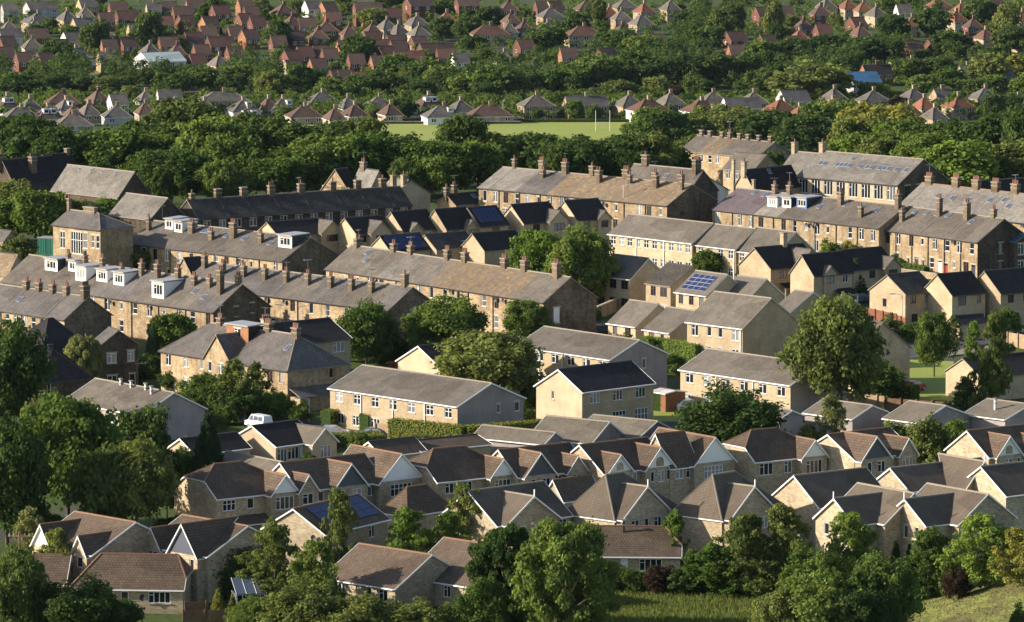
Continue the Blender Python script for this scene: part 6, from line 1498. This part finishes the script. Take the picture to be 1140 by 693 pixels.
def fence(label, pts, h, mat, cat='fence', rail=False, post_h=.15):
    v = [P(*p) for p in pts]; o = v[0].copy(); T = thing('fence', label, cat, o)
    pm = MB(); 
    pb = ('fpost', mat, h)
    if pb not in CACHE:
        m = MB(); m.box(-.07, .07, -.07, .07, -.3, h + post_h); CACHE[pb] = m.mesh('post', [mat])
    for a, b in zip(v, v[1:]):
        d = b - a; L = d.length; e = d / L; n = Vector((-e.y, e.x, 0)).normalized()
        if rail:
            for z in (h * .45, h * .85): pm.bar(a - o + Vector((0, 0, z)), b - o + Vector((0, 0, z)), .05)
        else:
            k = int(L / .16)
            for i in range(k):
                p0, p1 = a - o + e * (i * .16), a - o + e * (i * .16 + .145); hh = h + rnd.uniform(-.03, .03)
                pm.prism([p0 - Vector((0, 0, .2)), p1 - Vector((0, 0, .2)), p1 + Vector((0, 0, hh)), p0 + Vector((0, 0, hh))], n * .03)
        for i in range(int(L / 2.2) + 1):
            add('post', CACHE[pb], T, a - o + e * (i * 2.2) + n * (-.1), math.atan2(e.y, e.x))
    build(pm, 'rail' if rail else 'panel', [mat], T)
fence('dark wooden garden fence beside the ribbed-roof bungalow', [(204, 699), (258, 697)], 1.7, 'wood_fence')
fence('red-brown board fence round the sunlit house', [(966, 360), (994, 366), (1008, 372)], 2.2, 'wood_red')
fence('brown board fence behind the tan-roofed bungalows', [(945, 452), (985, 456)], 1.7, 'wood_pale')
fence('weathered fence running below the lawn', [(985, 457), (1060, 462)], 1.6, 'wood_fence')
fence('pale board fence along the curving road at the frame edge', [(1122, 386), (1160, 392)], 2.0, 'wood_pale')
fence('rail fence in front of the bungalow wing', [(455, 690), (508, 690)], 1.1, 'wood_pale', rail=True)
fence('post and rail fence along the field edge by the mound', [(1000, 662), (1060, 664), (1082, 662)], 1.1, 'wood_fence', rail=True)
fence('wooden gate panels beside the dark blue car', [(418, 489), (437, 491)], 2.0, 'wood_pale')
fence('red-brown fence behind the white van', [(262, 462), (300, 464)], 1.6, 'wood_red')
fence('dark fence behind the small conifers', [(206, 690), (232, 689)], 1.8, 'wood_fence')
def wall_thing(label, pts, h, t, mat):
    v = [P(*p) for p in pts]; o = v[0].copy(); T = thing('garden_wall', label, 'wall', o); m = MB(); cp = MB()
    for a, b in zip(v, v[1:]):
        e = (b - a).normalized(); n = Vector((-e.y, e.x, 0)).normalized() * t / 2
        q = [a - o - n, b - o - n, b - o + n, a - o + n]
        m.prism([x + Vector((0, 0, h)) for x in q], (0, 0, -h - .5))
        n2 = n * 1.25; q = [a - o - n2, b - o - n2, b - o + n2, a - o + n2]
        cp.prism([x + Vector((0, 0, h + .1)) for x in q], (0, 0, -.097))
    build(m, 'wall', [mat], T); build(cp, 'coping', ['sill_stone'], T)
wall_thing('stone yard wall beside the dark end gable', [(664, 356), (690, 345)], 1.8, .4, 'stone_old')
wall_thing('long dry stone wall along the rugby pitch', [(420, 139), (580, 139)], 1.0, .5, 'stone_dark')
wall_thing('stone front wall of the red-door terrace', [(1000, 306), (1090, 318)], .9, .35, 'stone_old')

# ------------------------------------------------------------------ street furniture
def lamp(x, yb, yt, label, dirx=-1, arm=1.0):
    b = P(x, yb); s = scale_at(b); H = (yb - yt) / s
    T = thing('street_lamp', label, 'street lamp', b)
    m = MB(); m.tube((0, 0, -.3), (0, 0, 1.2), .11, .1, 8); m.tube((0, 0, 1.2), (0, 0, H), .08, .06, 8); build(m, 'pole', ['galvanised'], T)
    m = MB(); m.tube((0, 0, H - .05), (dirx * arm, 0, H + .12), .045, .04, 6); build(m, 'arm', ['galvanised'], T)
    m = MB(); xx = dirx * arm; m.box(min(xx, xx + dirx * .75), max(xx, xx + dirx * .75), -.16, .16, H + .03, H + .2); build(m, 'lamp_head', ['galvanised'], T)
lamp(537.5, 482, 459, 'street lamp standing at the end of the clipped hedge')
lamp(671, 462, 434, 'street lamp in front of the black ribbed-roof house', 1)
lamp(925, 446, 424, 'street lamp beside the grey end wall of the sunlit row', 1)
lamp(889.5, 628, 595, 'street lamp among bushes near the twin-gabled houses')
lamp(804, 628, 603, 'short street lamp below the front-gabled house', 1)
lamp(733, 600, 570, 'street lamp in front of the pointed shaded gable', 1)
lamp(485, 608, 603, 'lamp post top behind the bungalow ridge', -1)
lamp(1101, 398, 362, 'street lamp by the tall airy birch on the road', 1)
lamp(1004, 366, 328, 'street lamp beside the sunlit house side wall')
lamp(314, 247, 220, 'street lamp in front of the soot-black terrace')
lamp(272, 198, 170, 'tall street lamp among the big trees')
lamp(673, 262, 248, 'street lamp at the end of the dark-roofed row')
lamp(694, 262, 206, 'street lamp rising before the long back terrace', 1)
lamp(945, 276, 233, 'street lamp before the skylit terrace', 1)
lamp(999, 158, 141, 'lamp post among the bright trees by the mill')
lamp(272.5, 470, 447, 'thin lamp post beside the white van')
lamp(344, 470, 444, 'street lamp over the golden hedge')
lamp(883, 531, 512, 'lamp post in front of the half-hipped house', -1)
lamp(37, 86, 62, 'roadside lamp nearest the dark red house', 1)
lamp(65, 84, 66, 'roadside lamp beside the far playground')
lamp(158, 92, 70, 'lamp post under the long white hall')
lamp(560, 136, 112, 'white pole at the edge of the rugby pitch', 1, .2)
lamp(492, 100, 80, 'tall mast among the far trees', 1, .2)
def pole(x, yb, yt, label):
    b = P(x, yb); s = scale_at(b); H = (yb - yt) / s
    T = thing('telegraph_pole', label, 'telegraph pole', b)
    m = MB(); m.tube((0, 0, -.3), (0, 0, H), .15, .1, 8); build(m, 'pole', ['wood_fence'], T)
    m = MB(); m.box(-1.2, 1.2, -.06, .06, H - .5, H - .36)
    build(m, 'crossarm', ['wood_pale'], T)
    for q in (-1.05, -.6, .6, 1.05):
        k = ('ins',)
        if k not in CACHE:
            mm = MB(); mm.tube((0, 0, 0), (0, 0, .2), .06, .04, 6); CACHE[k] = mm.mesh('insulator', ['grey_metal'])
        add('insulator', CACHE[k], T, (q, 0, H - .36))
pole(22, 650, 592, 'wooden telegraph pole with crossarm above the dark bushes')
pole(153, 432, 401, 'telegraph pole beside the dark gabled house')
pole(993, 672, 628, 'wooden pole with long crossbar at the field edge')
# rugby posts
def rugby(x, yb, yt):
    b = P(x, yb); s = scale_at(b); H = (yb - yt) / s
    T = thing('rugby_posts', 'white H-shaped rugby posts standing on the pitch', 'goal', b)
    for q in (-2.8 * .4 * 2, 2.8 * .4 * 2):
        m = MB(); m.tube((q, 0, -.2), (q, 0, H), .07, .06, 8); build(m, 'upright', ['white_paint'], T)
    m = MB(); m.bar((-2.24, 0, 3), (2.24, 0, 3), .06); build(m, 'crossbar', ['white_paint'], T)
rugby(671, 147, 123)
# concrete posts by the mound
for x, yb, h, lb in ((1046.5, 660, 1.7, 'pale concrete gatepost at the field edge'), (1007, 658, 1.0, 'short concrete post beside the pole with the crossbar')):
    b = P(x, yb); m = MB(); m.box(-.12, .12, -.12, .12, -.3, h); m.box(-.09, .09, -.09, .09, h, h + .12)
    o = build(m, 'gatepost', ['galvanised']); o.location = b; o['label'] = lb; o['category'] = 'post'
# green container and conservatory, garden things
def shed(label, x, yb, w, d, h, mat, rz, name='container'):
    b = P(x, yb); T = thing(name, label, name, b, R_(rz)); m = MB()
    m.box(-w / 2, w / 2, 0, d, -.5, h); build(m, 'body', [mat], T)
    m = MB(); m.box(-w / 2 - .06, w / 2 + .06, -.06, d + .06, h + .002, h + .1); build(m, 'roof', ['lead'], T)
    m = MB()
    for i in range(int(w / .3)): m.box(-w / 2 + i * .3, -w / 2 + i * .3 + .08, -.04, -.002, .1, h - .1)
    m.box(-.03, .03, -.06, -.002, .1, h - .05); build(m, 'door', [mat], T)
shed('green steel container beside the lane by the school', 50.5, 284, 2.6, 5, 2.6, 'green_paint', -20)
def conservatory(x, yb):
    b = P(x, yb); T = thing('conservatory', 'white-framed conservatory with glass roof beside the ivy-clad house', 'conservatory', b, R_(12))
    w, d, h = 3.0, 3.2, 2.2
    m = MB(); m.box(-w / 2, w / 2, 0, d, -.5, .5); build(m, 'base_wall', ['stone_estate'], T)
    m = MB()
    for i in range(6): xx = -w / 2 + w * i / 5; m.box(xx - .04, xx + .04, -.04, .04, .5, h)
    for i in range(5): yy = d * i / 4; m.box(w / 2 - .04, w / 2 + .04, yy - .04, yy + .04, .5, h); m.box(-w / 2 - .04, -w / 2 + .04, yy - .04, yy + .04, .5, h)
    m.box(-w / 2 - .06, w / 2 + .06, -.07, .07, h, h + .12); m.box(-w / 2 - .06, w / 2 + .06, -.05, .05, .5, .58)
    build(m, 'frame', ['white_paint'], T)
    m = MB(); m.face([(-w / 2, 0, .55), (w / 2, 0, .55), (w / 2, 0, h), (-w / 2, 0, h)]); m.face([(w / 2, 0, .55), (w / 2, d, .55), (w / 2, d, h), (w / 2, 0, h)]); build(m, 'glazing', ['glass'], T)
    m = MB(); m.prism([(-w / 2 - .1, -.15, h + .13), (w / 2 + .1, -.15, h + .13), (w / 2 + .1, d, h + 1.3), (-w / 2 - .1, d, h + 1.3)], (0, 0, -.06))
    build(m, 'roof', ['glass_blue'], T)
    m = MB()
    for i in range(4):
        xx = -w / 2 - .08 + (w + .16) * i / 3; m.bar((xx, -.15, h + .15), (xx, d, h + 1.32), .018)
    build(m, 'glazing_bar', ['white_paint'], T)
conservatory(280, 686)

# ------------------------------------------------------------------ vehicles
def car(label, x, yb, rz, mat, van=False, name='car', L=None):
    b = P(x, yb); T = thing(name, label, name, b, R_(rz)); T.scale = (.85,) * 3 if van else (1, 1, 1)
    if van: prof = [(-2.3, .35), (-2.35, 1.0), (-2.3, 1.95), (-2.1, 2.08), (.9, 2.08), (1.45, 1.25), (2.25, 1.0), (2.35, .4)]; w = .92
    else: prof = [(-2.0, .35), (-2.08, .8), (-1.95, 1.0), (-1.75, 1.05), (-1.2, 1.42), (.2, 1.45), (.95, 1.0), (1.85, .82), (2.05, .6), (2.05, .35)]; w = .85
    m = MB()
    n = len(prof)
    inset = lambda z: w - max(0, (z - .95)) * .22
    Lp = [Vector((x_, -inset(z), z)) for x_, z in prof]; Rp = [Vector((x_, inset(z), z)) for x_, z in prof]
    m.face(Lp[::-1]); m.face(Rp)
    for i in range(n): m.face([Lp[i], Lp[(i + 1) % n], Rp[(i + 1) % n], Rp[i]])
    build(m, 'body', [mat], T)
    g = MB()
    if van:
        side = [(.35, 1.25), (1.3, 1.25), (.88, 1.92), (.35, 1.92)]; ws = ((1.44, 1.29), (.94, 2.02))
        sides = [side, [(-2.0, 1.3), (-1.0, 1.3), (-1.0, 1.9), (-2.0, 1.9)], [(-.85, 1.3), (.2, 1.3), (.2, 1.9), (-.85, 1.9)]]
    else:
        sides = [[(-1.55, 1.02), (-.35, 1.02), (-.35, 1.37), (-1.15, 1.37)], [(-.25, 1.02), (.82, 1.02), (.22, 1.39), (-.25, 1.39)]]; ws = ((.93, 1.03), (.24, 1.42))
    for sd_ in sides:
        for sg in (-1, 1):
            pts = [Vector((a, sg * (inset(z) + .012), z)) for a, z in sd_]
            g.face(pts if sg < 0 else pts[::-1])
    (xa, za), (xb, zb) = ws
    g.face([(xa + .02, -inset(za) + .1, za + .01), (xa + .02, inset(za) - .1, za + .01), (xb + .02, inset(zb) - .1, zb + .01), (xb + .02, -inset(zb) + .1, zb + .01)])
    xr = -2.35 if van else -1.75
    if not van: g.face([(-1.73, .65, 1.075), (-1.73, -.65, 1.075), (-1.24, -.6, 1.41), (-1.24, .6, 1.41)])
    build(g, 'window', ['glass_blue' if van else 'glass'], T)
    for sx in (-1.3, 1.3):
        for sg in (-1, 1):
            k = ('wheel',)
            if k not in CACHE:
                mm = MB(); mm.tube((0, -.1, 0), (0, .1, 0), .33, .33, 14); CACHE[k] = mm.mesh('tyre', ['tyre'])
                mm = MB(); mm.tube((0, -.11, 0), (0, .11, 0), .2, .2, 10); CACHE[('rim',)] = mm.mesh('rim', ['grey_metal'])
            o = add('wheel', CACHE[k], T, (sx, sg * (w - .08), .33)); add('rim', CACHE[('rim',)], o)
    for sg in (-1, 1):
        k = ('hl',)
        if k not in CACHE:
            mm = MB(); mm.box(-.04, .04, -.15, .15, -.08, .08); CACHE[k] = mm.mesh('headlight', ['white_paint'])
        add('headlight', CACHE[k], T, ((2.3 if van else 2.02), sg * .6, .72 if not van else .8))
car('white van parked between the bright round bush and the black bungalow roof', 288, 477, 128, 'car_white', True, 'van')
car('silver car parked beside the yellow clipped hedge', 371.5, 487, -10, 'car_silver')
car('dark blue car parked in front of the wooden gate', 412, 489, 172, 'car_blue')
car('white car behind the very large round tree', 768, 457, 20, 'car_white')
car('small red car in the shade beside the lawn', 1017, 436, 60, 'car_red')
car('dark blue car under the upright conifer', 958, 337, 30, 'car_blue')
car('blue car by the stone yard wall', 672, 370, 10, 'car_blue')
car('white car below the dark red far houses', 97, 66, 10, 'car_white')
car('white motor caravan among the grey far houses', 48, 38, 10, 'car_white', True, 'van')
car('white car at the field edge by the far semi', 607, 136, 5, 'car_white')
car('pale car parked at the edge of the rugby pitch', 572, 137, 5, 'car_silver')
car('red car outside the far grey-roofed house', 975, 126, 5, 'car_red')
car('silver car on the far housing road', 293, 70, 10, 'car_silver')

# ------------------------------------------------------------------ rough grass
rs = np.random.RandomState(4); pts = []
def scatter(corners, n, h, mat, name):
    c = [P(*q) for q in corners]; u, v = rs.rand(n), rs.rand(n)
    A = np.array([list(q) for q in c])
    p = ((1 - u) * (1 - v))[:, None] * A[0] + (u * (1 - v))[:, None] * A[1] + (u * v)[:, None] * A[2] + ((1 - u) * v)[:, None] * A[3]
    V = np.empty((n * 3, 3)); hh = h * rs.uniform(.5, 1.2, n); a = rs.uniform(0, 6.28, n); wd = .09
    z = np.array([terrain(x, y) for x, y in p[:, :2]])
    p[:, 2] = z
    V[0::3] = p + np.c_[np.cos(a) * wd, np.sin(a) * wd, np.zeros(n)]; V[1::3] = p - np.c_[np.cos(a) * wd, np.sin(a) * wd, np.zeros(n)]
    V[2::3] = p + np.c_[rs.normal(size=n) * .15, rs.normal(size=n) * .15, hh]
    me = bpy.data.meshes.new(name); me.from_pydata(V.tolist(), [], np.arange(n * 3).reshape(-1, 3).tolist()); me.materials.append(MATS[mat])
    o = bpy.data.objects.new(name, me); COL.objects.link(o); o['kind'] = 'stuff'
scatter([(600, 712), (1010, 712), (1000, 658), (665, 658)], 26000, .6, 'leaf_olive', 'long_grass')
scatter([(985, 712), (1200, 712), (1185, 640), (1010, 655)], 12000, .22, 'leaf_olive', 'mound_tuft_grass')

# ivy on the shaded gable wall
L_, W_, h_ = DIM[T_IVY.name]
rs = np.random.RandomState(8); n = 5200
y = np.r_[rs.normal(3.2, .8, n // 2), rs.normal(5.4, 1.5, n - n // 2)]; z = np.r_[rs.uniform(-1, 3.2, n // 2), rs.normal(3.4, .9, n - n // 2)]
ok = (y > .3) & (y < W_ - .5) & (z < 5.4); y, z = y[ok], z[ok]; n = len(y)
N = np.c_[np.ones(n), rs.normal(size=n) * .5, rs.normal(size=n) * .5]; N /= np.linalg.norm(N, axis=1, keepdims=True)
o = add('ivy', leaf_mesh('ivy', np.c_[L_ + rs.uniform(.05, .4, n), y, z], N, .13, rs), T_IVY); o.data.materials[0] = MATS['leaf_dark']
# ------------------------------------------------------------------ light
SUN_EL, SUN_AZ = 22.0, 4.0      # azimuth: degrees from -X towards the camera (-Y)
w = bpy.data.worlds.new('World'); sc.world = w; w.use_nodes = True
nt = w.node_tree; nt.nodes.clear()
bg = nt.nodes.new('ShaderNodeBackground'); ou = nt.nodes.new('ShaderNodeOutputWorld')
sk = nt.nodes.new('ShaderNodeTexSky'); sk.sky_type = 'NISHITA'; sk.sun_disc = False
sk.sun_elevation = R_(SUN_EL)
sx, sy = -math.cos(R_(SUN_AZ)), -math.sin(R_(SUN_AZ))
sk.sun_rotation = math.atan2(sx, sy)
bg.inputs[1].default_value = 0.105
nt.links.new(sk.outputs[0], bg.inputs[0]); nt.links.new(bg.outputs[0], ou.inputs[0])
sl = bpy.data.lights.new('sun', 'SUN'); sl.energy = 5.0; sl.angle = R_(.5); sl.color = (1.0, .90, .76)
so = bpy.data.objects.new('sun', sl); COL.objects.link(so)
d = -Vector((sx * math.cos(R_(SUN_EL)), sy * math.cos(R_(SUN_EL)), math.sin(R_(SUN_EL))))
so.rotation_euler = d.to_track_quat('-Z', 'Y').to_euler(); so.location = (-200, 400, 300)
sc.view_settings.view_transform = 'Standard'; sc.view_settings.look = 'None'
sc.view_settings.exposure = 0.9; sc.view_settings.gamma = 1.0; sc.view_settings.use_curve_mapping = False
sc.render.engine = 'CYCLES'
sc.cycles.max_bounces = 5; sc.cycles.diffuse_bounces = 3; sc.cycles.glossy_bounces = 2; sc.cycles.transmission_bounces = 2
HAZE = 0.000007
# ------------------------------------------------------------------ the air
hz = MB(); hz.box(-1500, 1500, -60, 5600, -90, 330)
ho = build(hz, 'haze', ['white_paint']); ho['kind'] = 'stuff'
hm = bpy.data.materials.new('air'); hm.use_nodes = True; hm.node_tree.nodes.clear()
pv = hm.node_tree.nodes.new('ShaderNodeVolumePrincipled'); om = hm.node_tree.nodes.new('ShaderNodeOutputMaterial')
pv.inputs['Density'].default_value = HAZE; pv.inputs['Color'].default_value = (.62, .78, 1.0, 1); pv.inputs['Anisotropy'].default_value = 0.2
hm.node_tree.links.new(pv.outputs[0], om.inputs['Volume'])
ho.data.materials[0] = hm
# ------------------------------------------------------------------ labels that single each thing out
LM = [('the rugby pitch', 600, 146), ('the big blue shed', 960, 86), ('the long white hall', 178, 66), ('the mill', 950, 190), ('the white-ended flats', 410, 12), ('the cream block of flats', 248, 110),
      ('the woodland orange gable', 819, 58), ('the chapel', 835, 200), ('the mossy-roofed terrace', 650, 210), ('the school', 90, 262), ('the soot-black terrace', 330, 230), ('the valley-roofed house', 385, 205), ('the rugby posts', 671, 135),
      ('the double-gabled pink house', 545, 42), ('the long grey block', 42, 22), ('the far housing road', 296, 72), ('the skylit terrace', 900, 240), ('the cream-and-orange semi', 1063, 22), ('the seven-window row', 440, 440),
      ('the hilltop cream house', 365, 10), ('the round-dormered house', 975, 76), ('the white and red house', 720, 124), ('the gabled white house', 188, 104), ('the aerial end wall', 715, 395), ('the vented hall', 150, 445), ('the tan-roofed bungalows', 1000, 460),
      ('the dormered red bungalow', 477, 112), ('the far terrace', 820, 165), ('the long red roofs', 850, 42), ('the pink house', 650, 38), ('the orange-roofed semi', 868, 122), ('the pair of grey semis', 1000, 108)]
ORD = ['', 'second ', 'third ', 'fourth ', 'fifth ', 'sixth ', 'seventh ', 'eighth ', 'ninth ', 'tenth ', 'eleventh ', 'twelfth ', 'thirteenth ']
groups = {}
for T, x, y, ph, kind in ITEMS:
    best = min(LM, key=lambda l: math.hypot(l[1] - x, (l[2] - y) * 1.6) if math.hypot(l[1] - x, l[2] - y) > 9 else 1e9)
    dx, dy = x - best[1], y - best[2]
    rel = ('right of' if dx > 0 else 'left of') if abs(dx) > abs(dy) * 1.3 else ('below' if dy > 0 else 'above')
    groups.setdefault((ph, rel, best[0]), []).append((math.hypot(dx, dy), T))
for (ph, rel, lm), lst in groups.items():
    lst.sort(key=lambda q: q[0])
    for i, (d_, T) in enumerate(lst):
        lead = f"{ph} {rel} {lm}"
        if len(lst) > 1: lead += (', nearest' if i == 0 else f', {ORD[i]}nearest')
        T['label'] = lead
for T, x, y, ph, kind in ITEMS:
    if kind == 'house': T['group'] = 'houses across the valley'
    elif y < 130: T['group'] = 'trees across the valley'
    elif kind == 'tree': T['group'] = 'trees of the belt and gardens'
    else: T['group'] = 'garden bushes'
seen = {}
for o in list(sc.objects):
    if 'label' in o.keys():
        k = o['label']
        seen.setdefault(k, []).append(o.name)
dup = {k: v for k, v in seen.items() if len(v) > 1}
